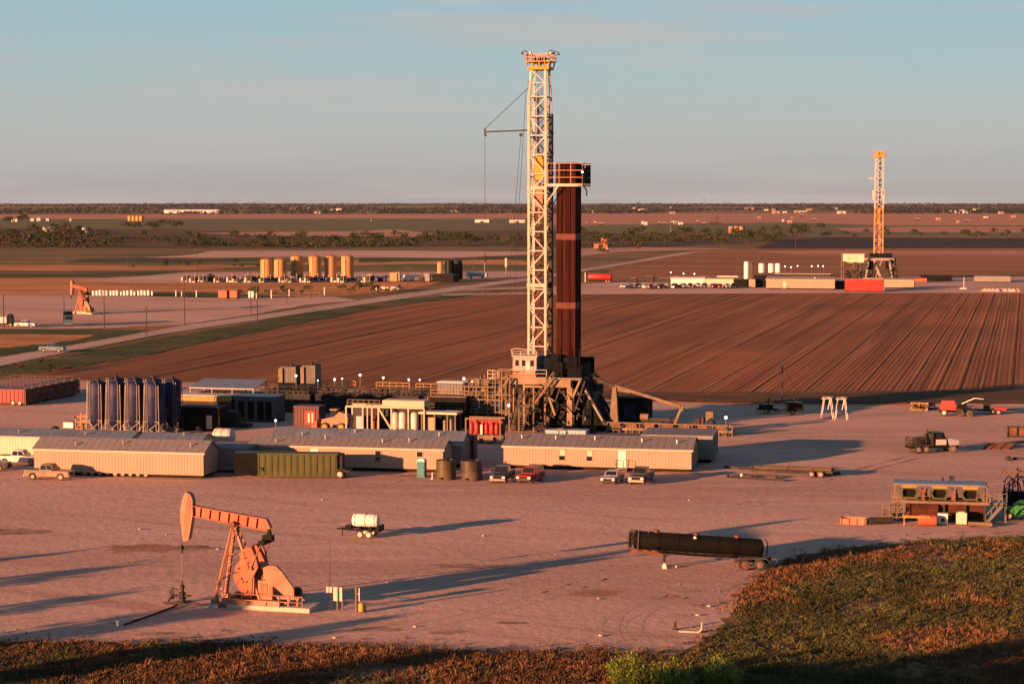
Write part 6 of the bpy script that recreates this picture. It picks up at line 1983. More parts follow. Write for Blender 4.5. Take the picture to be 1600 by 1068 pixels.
t = thing('accumulator', 'bright red accumulator bottles inside a tan frame in front of the rig', 'accumulator', GP(728, 692))
g = G()
for x in (0, 5.0):
    for y in (0, 2.2):
        g.bar((x, y, 0), (x, y, 3.6), .2)
for y in (0, 2.2):
    g.bar((-.1, y, 3.5), (5.1, y, 3.5), .22); g.bar((0, y, 1.1), (5, y, 1.1), .2)
g.make('frame', M_tansteel, t)
for x in (.7, 1.5, 2.9, 3.7, 4.4):
    g = G(); g.lathe([(.1, 1.25), (.3, 1.35), (.34, 1.6), (.34, 2.5), (.24, 2.85), (.08, 3.1)], 12, (x, .5, 0)); g.make('bottle', M_red, t, True)
g = G(); g.box(.1, 4.9, 1.6, 2.1, 1.2, 3.4); g.make('back_panel', M_red, t)
g = G(); g.box(2.05, 2.4, .1, .3, 1.3, 2.7); g.make('gauge_panel', M_whited, t)
g = G(); g.box(.6, 4.0, -.2, 1.6, .1, 1.0); g.make('oil_tank', M_tansteel, t)
g = G(); g.box(2.0, 2.6, -.24, -.19, .3, .8); g.make('opening', M_black, t)
container('equipment_box', 'pale blue box low in front of the rig, seen over the trailer roof', 'equipment box', GP(852, 689), 3.0, 2.2, 1.5, M_lblue, M_lblue)
container('equipment_box', 'pale blue box right of the orange pump, low before the rig', 'equipment box', GP(887, 690), 2.6, 2.2, 1.55, M_lblue, M_lblue)
t = thing('mud_pump', 'small orange pump between two pale blue boxes before the rig', 'pump', GP(874, 688))
g = G(); g.box(-.9, .9, 0, 1.2, 0, .5); g.lathe([(.3, -.8), (.45, -.6), (.45, .5), (.2, .8)], 12, (0, .5, 1.0), 'x'); g.box(-.4, .5, .1, .9, 1.2, 1.7); g.make('body', M_orange2, t)
g = G(); g.tube((.6, .2, 1.2), (1.1, .2, .2), .1, 6); g.make('hose', M_black, t)
# ================================================================ RIGHT SIDE OF THE PAD
t = thing('guyed_mast', 'thin red and white pole with guy wires at the field edge', 'pole', GP(1222, 641))
g = G()
for k in range(7):
    if k % 2 == 0:
        g.tube((0, 0, 1.2 * k), (0, 0, 1.2 * k + 1.2), .1, 6)
g.make('white_section', M_whited, t)
g = G()
for k in range(7):
    if k % 2 == 1:
        g.tube((0, 0, 1.2 * k), (0, 0, 1.2 * k + 1.2), .105, 6)
g.make('red_section', M_red, t)
g = G()
for a in (.3, 2.4, 4.5):
    g.tube((0, 0, 7.6), (4 * cos(a), 4 * sin(a), 0), .02, 4)
g.make('guy_wire', M_dsteel, t)
for lab, px, py, dr in (('dark two wheeled trailer left of the thin red and white pole', 1197, 646, 1), ('dark blocky trailer right of the thin red and white pole', 1238, 648, -1)):
    t = thing('utility_trailer', lab, 'trailer', GP(px, py), -TH, 'dark trailers by the field edge')
    g = G(); g.box(-1.6, 1.6, 0, 1.7, .55, .9); g.box(-1.2, 1.0 if dr > 0 else 1.5, .1, 1.6, .9, 1.5 if dr > 0 else 2.0); g.bar((1.6 * dr, .85, .6), (3.0 * dr, .85, .5), .12); g.make('body', M_black, t)
    g = G(); g.tube((.3, .4, 1.4), (.3, .4, 2.6), .1, 6); g.bar((-1, .3, 1.5), (.9, .3, 2.3), .1); g.make('mast', M_dsteel, t)
    for y in (0, 1.7):
        wheel(t, 0, y, .4, .3, 1)
af = None
for lab, px, py in (('white steel A frame trestle, left one of the pair', 1291.5, 655), ('white steel A frame trestle, right one of the pair', 1313.5, 656)):
    p = GP(px, py)
    if af is None:
        t = af = thing('frame_trestle', lab, 'trestle', p, -TH, 'pair of white A frame trestles')
        g = G(); g.bar((-.5, 0, 3.3), (-.95, 0, 0), .07); g.bar((.5, 0, 3.3), (.95, 0, 0), .07); g.bar((-.5, 2, 3.3), (-.95, 2, 0), .07); g.bar((.5, 2, 3.3), (.95, 2, 0), .07)
        g.bar((.5, 0, 3.2), (.2, .0, 1.6), .1); g.make('leg_frame', M_white, t)
        g = G(); g.box(-.8, .8, -.1, .1, 3.2, 3.4); g.box(-.8, .8, 1.9, 2.1, 3.2, 3.4); g.bar((-.5, 0, 3.3), (-.5, 2, 3.3), .14); g.bar((.5, 0, 3.3), (.5, 2, 3.3), .14); g.make('top_beam', mat('galvanised_steel', (.26, .25, .24)), t)
    else:
        dup(af, p, None, lab)
# red wheeled machine and what lies beside it
t = thing('tractor', 'bright red orange tank machine on dark wheels at the back right', 'tractor', GP(1484, 650))
g = G(); g.hull8([(-1.6, 0, 1.0), (1.0, 0, 1.0), (1.0, 1.9, 1.0), (-1.6, 1.9, 1.0)], [(-1.3, .15, 2.4), (.7, .15, 2.4), (.7, 1.75, 2.4), (-1.3, 1.75, 2.4)]); g.make('tank', mat('bright_red_orange', (.50, .036, .028), .45, var=.1), t)
g = G(); g.box(-1.7, 3.6, .3, 1.6, .6, .95); g.box(1.1, 2.6, .3, 1.6, .95, 2.0); g.box(2.6, 3.4, .4, 1.5, .95, 1.4); g.make('chassis', M_black, t)
for x, rr_ in ((-.9, .55), (1.6, .62), (3.1, .5)):
    for y in (.1, 1.9):
        wheel(t, x, y, rr_, .45, 1, rim=M_whited if x < 0 else M_dsteel)
g = G(); g.bar((1.8, .3, 2.0), (3.8, -.2, 3.0), .1); g.bar((3.8, -.2, 3.0), (5.2, -.3, 2.9), .08); g.make('boom', M_ceram, t)
t = thing('skid_frame', 'low tan steel skid left of the bright red machine', 'frame', GP(1436, 641))
g = G(); g.box(-1.4, 1.4, 0, 1.6, 0, .25)
for x in (-1.3, 0, 1.3):
    g.bar((x, 0, 0), (x, 0, 1.2), .18); g.bar((x, 1.5, 0), (x, 1.5, 1.2), .18)
g.bar((-1.3, 0, 1.2), (1.3, 0, 1.2), .16); g.make('frame', M_yel, t)
g = G(); g.box(-.9, .8, .3, 1.3, .25, .9); g.make('pump', M_tansteel, t)
t = thing('hose_reel', 'dark equipment with hose reel between tan skid and red machine', 'reel', GP(1456, 640))
g = G(); g.lathe([(.7, -.5), (.7, -.4), (.3, -.4), (.3, .4), (.7, .4), (.7, .5)], 14, (0, .5, .8), 'x'); g.box(-.8, .8, .2, .9, 0, .3); g.make('reel', M_dsteel, t)
t = thing('flatbed_trailer', 'low dark flatbed with red parts right of the bright red machine', 'trailer', GP(1546, 647))
g = G(); g.box(-2.6, 4.2, 0, 2, .5, .7); g.bar((-2.6, 1, .6), (-4.6, 1, .5), .14); g.box(-1.0, .2, .2, 1.6, .7, 1.5); g.make('deck', M_dsteel, t)
g = G(); g.box(.8, 2.6, .2, 1.4, .7, 1.1); g.make('load', M_red, t)
for x in (.5, 1.4):
    for y in (0, 2):
        wheel(t, x, y, .4, .3, 1)
# dark truck
t = thing('oilfield_truck', 'black oilfield truck with a pale reflection painted on its door and loaded bed parked in the shadow', 'truck', GP(1458, 706), R(12))
g = G(); g.box(-3.6, 3.3, -1.0, 1.0, .65, 1.0); g.make('chassis', M_black, t)
g = G(); g.box(-3.5, -.4, -1.15, 1.15, 1.0, 1.2); g.box(-.6, -.4, -1.15, 1.15, 1.2, 2.6); g.rail([(-3.5, -1.1, 1.2), (-.6, -1.1, 1.2)], .7, 1, .09); g.rail([(-3.5, 1.1, 1.2), (-.6, 1.1, 1.2)], .7, 1, .09); g.rail([(-3.5, -1.1, 1.2), (-3.5, 1.1, 1.2)], .9, 1, .1); g.make('bed', M_dsteel, t)
g = G(); g.hull8([(-.4, -1.1, 1.0), (1.7, -1.1, 1.0), (1.7, 1.1, 1.0), (-.4, 1.1, 1.0)], [(-.3, -1.0, 2.75), (1.1, -1.0, 2.75), (1.1, 1.0, 2.75), (-.3, 1.0, 2.75)]); cb = g.make('cab', M_black, t)
g = G(); g.box(-.1, 1.4, -1.14, -1.09, 1.1, 1.85); g.make('door', M_whited, cb)  # white colour stands in for a reflection on the door
g = G(); g.box(0, .9, -1.09, -1.03, 1.95, 2.6); g.make('side_window', M_glass, cb)
g = G(); g.prism([(1.7, 1.0), (3.3, 1.0), (3.35, 1.5), (3.1, 1.75), (1.7, 1.95)], -1.0, 1.0); g.make('hood', VP_silv, t)
g = G(); g.box(3.35, 3.55, -1.1, 1.1, .6, 1.0); g.make('front_bumper', M_dsteel, t)
for y in (-1.0, 1.0):
    g = G(); g.tube((-.45, y, 1.2), (-.45, y, 3.1), .09, 6); g.make('exhaust_stack', M_dsteel, t)
for x in (-2.6, -1.5, 2.4):
    for y in (-.95, .95):
        wheel(t, x, y, .52, .4, 1)
g = G(); g.box(-2.6, -1.2, -.6, .6, 1.2, 2.1); g.tube((-1.0, -.4, 1.3), (-1.0, .4, 2.4), .25, 8); g.make('winch', M_dsteel, t)
# trailers at the right edge
t = thing('flatbed_trailer', 'dark flatbed with a boxy load cut by the right edge behind the truck', 'trailer', GP(1600, 691))
g = G(); g.box(-2.4, 6, 0, 2.2, .7, .95); g.make('deck', M_dsteel, t)
g = G(); g.box(-2.2, 2.5, .2, 2, .95, 2.1); g.make('load', M_rust, t)
g = G()
for x in (-2.3, -1, .4, 1.8):
    g.bar((x, -.02, .95), (x, -.02, 2.3), .12)
g.bar((-2.4, -.02, 2.25), (4, -.02, 2.25), .12); g.make('stake', M_dsteel, t)
for x in (3, 4):
    for y in (.1, 2.1):
        wheel(t, x, y, .42, .35, 1)
gr0 = None
for i, (px, py) in enumerate(((1545, 702), (1560, 702), (1575, 702))):
    lab = 'dark flat grating leaning on the ground left of the edge flatbed, %s of three' % ('leftmost', 'middle', 'rightmost')[i]
    if gr0 is None:
        t = gr0 = thing('steel_grating', lab, 'grating', GP(px, py), -TH, 'dark gratings by the right edge')
        g = G(); g.hull8([(-.9, 0, .05), (.2, 0, .05), (1.0, 1.9, .6), (-.1, 1.9, .6)], [(-.9, 0, .15), (.2, 0, .15), (1.0, 1.9, .7), (-.1, 1.9, .7)]); g.make('grate', M_rust, t)
        g = G(); g.bar((.9, 1.9, 0), (.9, 1.9, .6), .1); g.bar((0, 1.9, 0), (0, 1.9, .6), .1); g.make('prop', M_dsteel, t)
    else:
        dup(gr0, GP(px, py), None, lab)
pipe('long pipe lying on the ground at the right edge beside the gratings', (1585, 704), (1700, 702), .14, M_steel, 'pipes at the right edge')
for i, (lab, px, py) in enumerate((('small dark lump on the pad near the right edge', 1575, 719), ('low dark bar on the pad touching the right picture edge', 1594, 718))):
    t = thing('scrap_block', lab, 'scrap', GP(px, py))
    g = G(); g.lathe([(.3, 0), (.42, .2), (.3, .5), (.1, .6)], 8) if i == 0 else g.box(-1, 1.5, -.2, .2, 0, .3); g.make('block', M_dsteel, t)
# ---- shaker skid with three round bays
t = thing('shaker_skid', 'shale shaker skid with blue roof, three round green bays and tan deck', 'shaker skid', GP(1397, 812), R(-12))
s_ = 14.8
LS = 9.6
g = G()
for x in (0, 3.2, 6.3, LS):
    for y in (0, 3.0):
        g.bar((x, y, 2.5), (x, y, 4.5), .16)
g.box(-.3, LS + .3, -.25, .0, 2.2, 2.55); g.box(-.3, LS + .3, 3.0, 3.25, 2.2, 2.5); g.make('deck_frame', M_tansteel, t)
g = G()
for i in range(16):
    x = -.1 + i * (LS + .1) / 16
    g.hull8([(x, -.2, 4.5), (x + .56, -.2, 4.5), (x + .56, 3.2, 4.5), (x, 3.2, 4.5)], [(x, -.2, 4.62), (x + .56, -.2, 4.62), (x + .56, 3.2, 4.62), (x, 3.2, 4.62)])
g.make('roof', mat('blue_roof_sheet', (.10, .15, .23), .45, var=.3, dust=.08, spec=.5), t)
g = G(); g.box(-.1, LS, -.26, -.2, 4.38, 4.56); g.make('roof_edge', M_steel, t)
for x in (1.55, 4.7, 7.9):
    pr = [(-.75, 4.1), (-1.05, 3.5), (-.7, 2.75), (.7, 2.75), (1.05, 3.5), (.75, 4.1)]
    inn = [(u * .74, 3.45 + (w - 3.45) * .74) for u, w in pr]
    g = G()
    for k in range(6):
        a, b, c, d = pr[k], pr[(k + 1) % 6], inn[(k + 1) % 6], inn[k]
        g.prism([(a[0] + x, a[1]), (b[0] + x, b[1]), (c[0] + x, c[1]), (d[0] + x, d[1])], -.1, .25)
    f_ = g.make('bay_ring', M_green, t)
    g = G(); g.prism([(u + x, w) for u, w in inn], .3, 2.4); g.make('bay', M_black, f_)
    g = G(); g.box(x - .8, x + .8, -.15, .3, 4.1, 4.4); g.make('bay_hood', M_yel, f_)
for x in (3.1, 6.3):
    g = G(); g.box(x - .35, x + .35, .1, .9, 2.6, 3.9); g.tube((x, -.1, 2.6), (x, -.1, 3.6), .16, 8); g.make('motor', M_rust, t)
g = G(); g.rail([(-.3, -.2, 2.55), (.8, -.2, 2.55)], 1.1, .6, .07); g.rail([(LS - 1, -.2, 2.55), (LS + .3, -.2, 2.55)], 1.1, .6, .07); g.rail([(2.5, -.2, 2.55), (3.7, -.2, 2.55)], 1.1, .6, .05); g.make('railing', M_tansteel, t)
g = G(); g.box(1.2, LS - .2, .3, 2.8, .5, 2.2); g.lathe([(1.0, 1.8), (1.0, 4.6)], 16, (0, .6, 1.25), 'x'); g.make('lower_tank', mat('dark_red_tank', (.055, .018, .012), .7, var=.4, spec=.1), t)
g = G(); g.box(-.2, LS + .2, .1, 3.0, 0, .45)
for x in (.2, 2.4, 5.2, 7.4, 9.4):
    g.bar((x, .0, .4), (x, .0, 2.2), .2)
g.box(1.2, LS - .3, .0, .2, .95, 1.1); g.make('base_frame', M_dsteel, t)
g = G(); g.box(LS + .3, LS + 2.1, .2, 2.4, 2.3, 2.45); g.rail([(LS + .4, .2, 2.45), (LS + 2.1, .2, 2.45), (LS + 2.1, 2.4, 2.45)], 1.15, .85, .08); g.bar((LS + 2.0, .25, 0), (LS + 2.0, .25, 2.4), .13); g.bar((LS + 2.0, 2.3, 0), (LS + 2.0, 2.3, 2.4), .13); g.stair((LS - .1, -.5, 0), (LS + 1.6, -.5, 2.3), .8, (0, 1, 0), 8); g.make('end_platform', M_steel, t)
g = G()
rnd = random.Random(6)
for k in range(22):
    x, z = rnd.uniform(-1.2, 1.1), rnd.uniform(.2, 2.1)
    g.bar((x, -.6, z), (x + rnd.uniform(-.5, .6), -.3, z + rnd.uniform(-.7, .7)), .09)
for x in (-1.2, -.5, .3, 1.0):
    g.bar((x, -.6, 0), (x, -.6, 2.2), .1)
for z in (.5, 1.1, 1.7):
    g.bar((-1.3, -.6, z), (1.1, -.6, z), .09)
g.make('pipe_scaffold', M_tansteel, t)
g = G(); g.box(5.7, 6.3, .4, 1, 5.0, 5.5); g.tube((5.0, .5, 4.9), (5.0, .5, 5.4), .12, 6); g.make('roof_fan', M_blue, t)
t.scale = (1, 1, .87)
t = thing('tank_box', 'white square plastic tank box in front of the shaker skid', 'box', GP(1473, 820))
g = G(); g.box(-.55, .5, 0, 1, .12, 1.2); b = g.make('body', M_ceram, t)
g = G(); g.box(-.2, .2, -.03, 0, .35, .75); g.make('opening', M_mar, b)
g = G(); g.box(-.55, .5, .1, .9, 0, .12); g.make('pallet', M_wood, t)
t = thing('tank_box', 'cream square plastic tank box right of the white one', 'box', GP(1502, 820))
g = G(); g.box(-.55, .55, 0, 1.05, .12, 1.3); g.box(-.3, .3, .2, .8, 1.3, 1.38); g.make('body', M_cream, t)
g = G(); g.box(-.55, .55, .1, .9, 0, .12); g.make('pallet', M_wood, t)
t = thing('rusty_drum', 'rusty red drum and beam lying at the foot of the shaker skid', 'drum', GP(1449, 822))
g = G(); g.lathe([(.3, -1.0), (.55, -.95), (.6, -.6), (.6, .6), (.55, .95), (.3, 1.0)], 14, (0, .4, .6), 'x'); g.make('drum', mat('red_rust', (.26, .07, .035), .8, var=.3), t, True)
g = G(); g.box(-2.6, .3, -.15, .05, .85, 1.1); g.bar((-2.4, 0, 0), (-2.4, 0, .9), .12); g.make('beam', M_yel, t)
t = thing('steel_beam', 'pale straight steel beam on blocks right of the cream tank box', 'beam', GP(1531, 823))
g = G(); g.box(-1.2, 1.25, -.1, .1, .22, .52); g.box(-1.2, 1.25, -.2, .2, .2, .24); g.box(-1.2, 1.25, -.2, .2, .5, .54); g.make('beam', M_tansteel, t)
g = G(); g.box(-1.1, -.9, -.2, .3, 0, .2); g.box(.9, 1.1, -.2, .3, 0, .2); g.make('block', M_wood, t)
t = thing('metal_crate', 'low orange brown open crate left of the shaker skid', 'crate', GP(1333, 819))
g = G(); g.box(-1.35, 1.35, 0, 1.4, 0, .08); g.box(-1.35, 1.35, 0, .06, .08, .62); g.box(-1.35, 1.35, 1.34, 1.4, .08, .62); g.box(-1.35, -1.29, .06, 1.34, .08, .62); g.box(1.29, 1.35, .06, 1.34, .08, .62); g.make('crate_shell', M_orange2, t)
g = G()
for x in (-1.2, -.4, .4, 1.2):
    g.box(x - .05, x + .05, -.04, 0, .0, .7)
g.make('post', M_rust, t)
pipe('thick dark pipe on the ground between orange crate and shaker skid', (1358, 819), (1394, 818), .38, M_dsteel, 'thick pipe by the shaker skid', .38)
# green machine and black tangle at the right edge
t = thing('green_pump_truck', 'bright green pump machine half cut by the right picture edge', 'machine', GP(1592, 812))
g = G(); g.box(-1.5, 3, 0, 2, .5, 1.1); g.prism([(-.6, 1.1), (1.6, 1.1), (1.6, 1.9), (.2, 2.0), (-.6, 1.5)], .2, 1.8); g.make('body', M_brgreen, t)
g = G(); g.box(-1.6, -.7, .2, 1.2, .4, 1.3); g.tube((-1.3, .3, 1.2), (-1.3, .3, 2.1), .1, 8); g.make('engine', M_brgreen, t)
for x in (-1.0, 1.4):
    for y in (0, 2):
        wheel(t, x, y, .42, .35, 1)
t = thing('hose_manifold', 'black tangle of frames and hoses rising behind the green machine', 'manifold', GP(1590, 796))
g = G()
rnd = random.Random(17)
for k in range(9):
    x = -1.6 + k * .55
    g.tube((x, rnd.uniform(0, 1), 0), (x + rnd.uniform(-.3, .3), rnd.uniform(0, 1), rnd.uniform(2.8, 4.6)), .09, 6)
for k in range(12):
    x, z = rnd.uniform(-1.8, 2.6), rnd.uniform(.5, 3.8)
    g.path([(x, .2, z), (x + .5, .1, z + .7), (x + 1.1, .2, z + .4), (x + 1.3, .3, z - .5)], .07, 6)
g.box(-1.6, 3, .2, 1.4, .2, 2.0); g.make('frame', M_black, t)
g = G(); g.path([(-2.0, 0, 3.6), (-1.6, 0, 4.4), (-1.0, 0, 3.9), (-.4, 0, 4.6), (.2, 0, 4.0), (.9, 0, 4.7)], .09, 6); g.make('hose', M_rust, t)
# ================================================================ THE FAR LEASES
ZP = 0.06
# ---- tan tanks of the battery
q0 = None
for i, (px, py, h, lab) in enumerate(((417, 436, 8.6, 'tan oil storage tank, leftmost and one of the two shorter ones'), (438, 436, 8.6, 'shorter tan oil storage tank, second from the left end of the battery'), (464, 435, 9.7, 'tall tan oil storage tank, first of the four taller ones from left'),
                                     (492, 435, 9.7, 'tall tan oil storage tank, second of the four taller ones'), (517, 434.5, 9.7, 'tall tan oil storage tank, third of the four taller ones'), (543, 434.5, 9.7, 'tall tan oil storage tank at the right end of the battery'))):
    p = GP(px, py)
    if q0 is None:
        t = q0 = thing('storage_tank', lab, 'tank', p, -TH, 'tan oil storage tanks')
        g = G(); g.lathe([(2.75, 0), (2.75, 8.6), (2.65, 8.65), (.3, 9.2), (.05, 9.25)], 24); b = g.make('shell', M_tankt, t, True)
        g = G()
        for z in (2.1, 4.3, 6.5, 8.5):
            g.lathe([(2.78, z), (2.78, z + .1)], 24)
        g.make('seam', M_tankt, b)
        g = G(); g.tube((.0, -2.9, 0), (0, -2.9, 8.7), .12, 6); g.box(-.5, .5, -3.0, -2.7, .4, 1.1); g.make('drain_pipe', M_steel, t)
        g = G(); g.rail([(-2.2, -1.2, 8.7), (2.2, -1.2, 8.7)], 1.1, 1.4, .1); g.make('top_railing', M_rust, t)
    else:
        o = dup(q0, p, None, lab); o.scale = (1, 1, h / 8.6)
# ---- separators and small vessels in a long row
v0 = w0 = None
rv = random.Random(41)
xs = [289, 302, 314] + [338 + i * 10.3 for i in range(24)]
for i, x in enumerate(xs):
    p = GP(x + rv.uniform(-1.5, 1.5), 440.5 + rv.uniform(-1.2, .8))
    lab = 'dark horizontal separator vessel with pale end in the long row before the tanks'
    if v0 is None:
        t = v0 = thing('separator', lab, 'separator', p, -TH, 'separators in a row before the tank battery')
        g = G(); g.lathe([(.1, -.2), (.7, -.05), (.95, .3), (.95, 4.2), (.7, 4.5), (.1, 4.7)], 14, (0, 0, 1.4), 'y'); g.make('vessel', M_dsteel, t, True)
        g = G(); g.box(-.7, .7, .2, 4, 0, .5); g.tube((.9, .2, 0), (.9, .2, 3.2), .1, 6); g.box(-1.5, -.85, -.2, .5, 0, 1.8); g.make('skid', M_whited, t)
    else:
        dup(v0, p, -TH + rv.uniform(-.2, .2), lab, rv.uniform(.75, 1.15))
t = thing('dome_tank', 'large dark grey domed vessel rising in the left part of the separator row', 'tank', GP(329, 439))
g = G(); g.lathe([(1.9, 0), (2.0, 1.4), (1.7, 2.4), (1.0, 3.0), (.1, 3.2)], 18); g.make('dome', M_dsteel, t, True)
g = G(); g.tube((1.4, -1, 0), (1.4, -1, 3.4), .1, 6); g.make('pipe', M_steel, t)
for i, (x, w, h, m, lab) in enumerate(((573, 2.6, 3.0, M_tan, 'small tan cabinet right of the tan tanks'), (590, 3.4, 2.6, M_blue, 'blue grey pump box right of the small tan cabinet'), (609, 3.2, 3.8, M_tankt, 'ochre treater house between blue box and white tanks'),
                                       (619, 1.4, 4.0, M_cream, 'narrow cream treater beside the ochre house'), (662, 2.6, 3.4, M_grey, 'grey upright cabinet left of the dark tank wall'), (654, 2.2, 2.2, M_dsteel, 'low dark skid box right of the two white tanks'))):
    container('equipment_box', lab, 'equipment box', GP(x, 440), w, 2, h, m, M_steel)
w0 = None
for lab, x in (('small white upright tank in the battery, left of two', 634), ('small white upright tank in the battery, right of two', 643)):
    if w0 is None:
        t = w0 = thing('white_tank', lab, 'tank', GP(x, 439), -TH, 'two small white tanks')
        g = G(); g.lathe([(1.1, 0), (1.15, 1.8), (.9, 2.5), (.1, 2.8)], 14); g.make('shell', M_white, t, True)
        g = G(); g.lathe([(1.2, 0), (1.2, .2)], 14); g.make('base', M_dsteel, t)
    else:
        dup(w0, GP(x, 439), None, lab)
# dark tanks at the right of the battery
container('containment_wall', 'low black containment wall under the dark tanks', 'wall', GP(675, 440), 9.5, 8, 3.2, M_black, M_black)
for lab, px, py, r, h, m in (('tan upright tank above the black containment wall', 688, 437, 1.3, 7.6, M_tankt), ('tall black upright tank right of the tan one, left of two', 703, 436, 2.1, 8.2, M_black), ('tall black upright tank right of the tan one, right of two', 716, 436, 2.0, 8.0, M_black)):
    t = thing('storage_tank', lab, 'tank', GP(px, py))
    g = G(); g.lathe([(r, 0), (r, h), (.3, h + .5), (.05, h + .5)], 18); g.make('shell', m, t, True)
    g = G(); g.tube((r + .1, -.5, 0), (r + .1, -.5, h), .1, 6); g.make('pipe', M_steel, t)
t = thing('pump_trailer', 'pale blue and white pump trailer right of the dark tanks', 'trailer', GP(733, 435))
g = G(); g.box(0, 8, 0, 2.4, .8, 2.6); g.make('body', M_lblue, t)
g = G(); g.box(-1.4, -.1, 0, 2.2, .5, 3.2); g.make('end_box', M_white, t)
for x in (1, 6):
    wheel(t, x, 0, .5, .4, 1)
t = thing('flare_stack', 'pale red topped vent post right of the dark tanks', 'post', GP(758, 428))
g = G(); g.tube((0, 0, 0), (0, 0, 6), .35, 8); g.make('lower_pipe', M_steel, t)
g = G(); g.tube((0, 0, 6), (0, 0, 9), .6, 8); g.make('tip', M_redbr, t)
t = thing('flare_stack', 'pale stubby vent post left of the rig mast', 'post', GP(791, 430))
g = G(); g.tube((0, 0, 0), (0, 0, 4), .3, 8); g.make('lower_pipe', M_steel, t)
g = G(); g.tube((0, 0, 4), (0, 0, 8), .6, 8); g.make('tip', M_whited, t)
t = thing('gooseneck_trailer', 'maroon topped white trailer standing in the orange grass strip', 'trailer', GP(596, 454))
g = G(); g.box(0, 7, 0, 2.2, 1.4, 2.4); g.make('load', M_mar, t)
g = G(); g.prism([(1, .6), (7, .6), (7, 1.4), (-.5, 1.4)], 0, 2.2); g.make('deck', M_white, t)
for x in (4, 5):
    wheel(t, x, 0, .45, .35, 1)
# ---- small distant pumpjack: same machine, turned and standing on the left pad
pj = [o for o in COL.objects if o.name == 'pumpjack'][0]
KID.clear()
dup(pj, GP(124, 489), R(-42), 'small distant orange pumpjack on the left pad beyond the dirt road', 1.05)
# ---- white drums behind the pumpjack, boxes, posts
d0 = None
for i in range(18):
    p = GP(146 + i * 5.4 + rv.uniform(-.6, .6), 461.5)
    lab = 'white drum standing in the row along the back of the left pad'
    if d0 is None:
        t = d0 = thing('drum', lab, 'drum', p, -TH, 'row of white drums on the left pad')
        g = G(); g.lathe([(.48, 0), (.5, .1), (.5, 1.6), (.42, 1.75), (.1, 1.8)], 10); g.make('shell', M_white, t, True)
        g = G(); g.box(-.6, .6, -.2, .2, 0, .12); g.make('foot', M_dsteel, t)
    else:
        dup(d0, p, None, lab, rv.uniform(.8, 1.15))
for lab, px in (('orange storage box at the back of the left pad, left half of the pair', 341), ('orange storage box at the back of the left pad, right half of the pair', 357)):
    container('storage_box', lab, 'box', GP(px, 466), 3.2, 2.4, 2.7, M_orange, M_orange, group='pair of orange storage boxes')
container('storage_box', 'white upright cabinet right of the orange storage boxes', 'cabinet', GP(388, 466), 1.9, 1.4, 2.4, M_white, M_white)
for i, (px, py, h) in enumerate(((275, 463, 2.2), (284, 463, 1.8), (307, 464, 2.4), (424, 466, 3), (452, 463, 2.6), (507, 461, 3.0), (401, 466, 2.0), (588, 457, 2.0))):
    c = GP(px, py)
    g = G(); g.lathe([(.2, 0), (.2, h * .9), (.28, h * .92), (.1, h)], 7, c)
    tag(g.make('marker_post', M_ceram), 'thin pale marker post in the grass behind the left pad', 'post', 'pale marker posts behind the left pad')
t = thing('pipe_fence', 'low pale pipe fence along the back of the left pad', 'fence', GP(402, 463))
g = G(); g.rail([(0, 0, 0), (24, 0, 0)], 1.6, 4, .14, 1); g.make('rail', M_tansteel, t)
t = thing('pipe_fence', 'low rusty pipe fence above the orange grass at left', 'fence', GP(175, 447))
g = G(); g.rail([(0, 0, 0), (26, 0, 0)], 1.5, 5, .14, 1); g.make('rail', M_rust, t)
# ---- power poles
pp0 = None
for i, (px, py, h, lab) in enumerate(((288.5, 506, 13, 'tallest dark power pole at the front edge of the left pad'), (163, 518, 11, 'dark power pole in front of the small distant pumpjack'), (392, 491, 13, 'dark power pole at the right end of the left pad'), (229, 524, 7.5, 'short thin pole at the verge right of the small pumpjack'),
                                      (308, 428, 12, 'dark power pole in the pasture behind the separators'), (541, 455, 12, 'power pole before the right end of the tan tanks'), (6, 513, 9, 'power pole at the left picture edge beside the white truck'), (100, 487, 5, 'short pole above the dark blue box truck'),
                                      (485, 466, 9, 'power pole below the fourth tan tank'), (448, 475, 11, 'power pole at the pad corner below the tan tanks'), (637, 452, 9, 'power pole below the two small white tanks'), (402, 503, 12, 'thin pole in the verge beside the dirt road'),
                                      (740, 434, 9, 'power pole by the pale blue pump trailer'), (200, 420, 9, 'power pole alone in the left pasture'), (1127, 400, 13, 'power pole beside the far dirt road'), (1243, 388, 14, 'power pole at the edge of the burnt field'))):
    p = GP(px, py)
    if pp0 is None:
        t = pp0 = thing('power_pole', lab, 'power pole', p, -TH, 'dark wooden power poles')
        g = G(); g.tube((0, 0, 0), (0, 0, 10), .17, 7, .11); g.make('pole', M_wood, t)
        g = G(); g.box(-1.1, 1.1, -.08, .08, 9.2, 9.35); g.make('crossarm', M_wood, t)
        g = G()
        for x in (-1, 0, 1):
            g.lathe([(.05, 9.35), (.08, 9.55), (.03, 9.6)], 6, (x, 0, 0))
        g.make('insulator_string', M_ceram, t)
    else:
        o = dup(pp0, p, None, lab); o.scale = (1, 1, h / 10)
pp0.scale = (1, 1, 1.3)
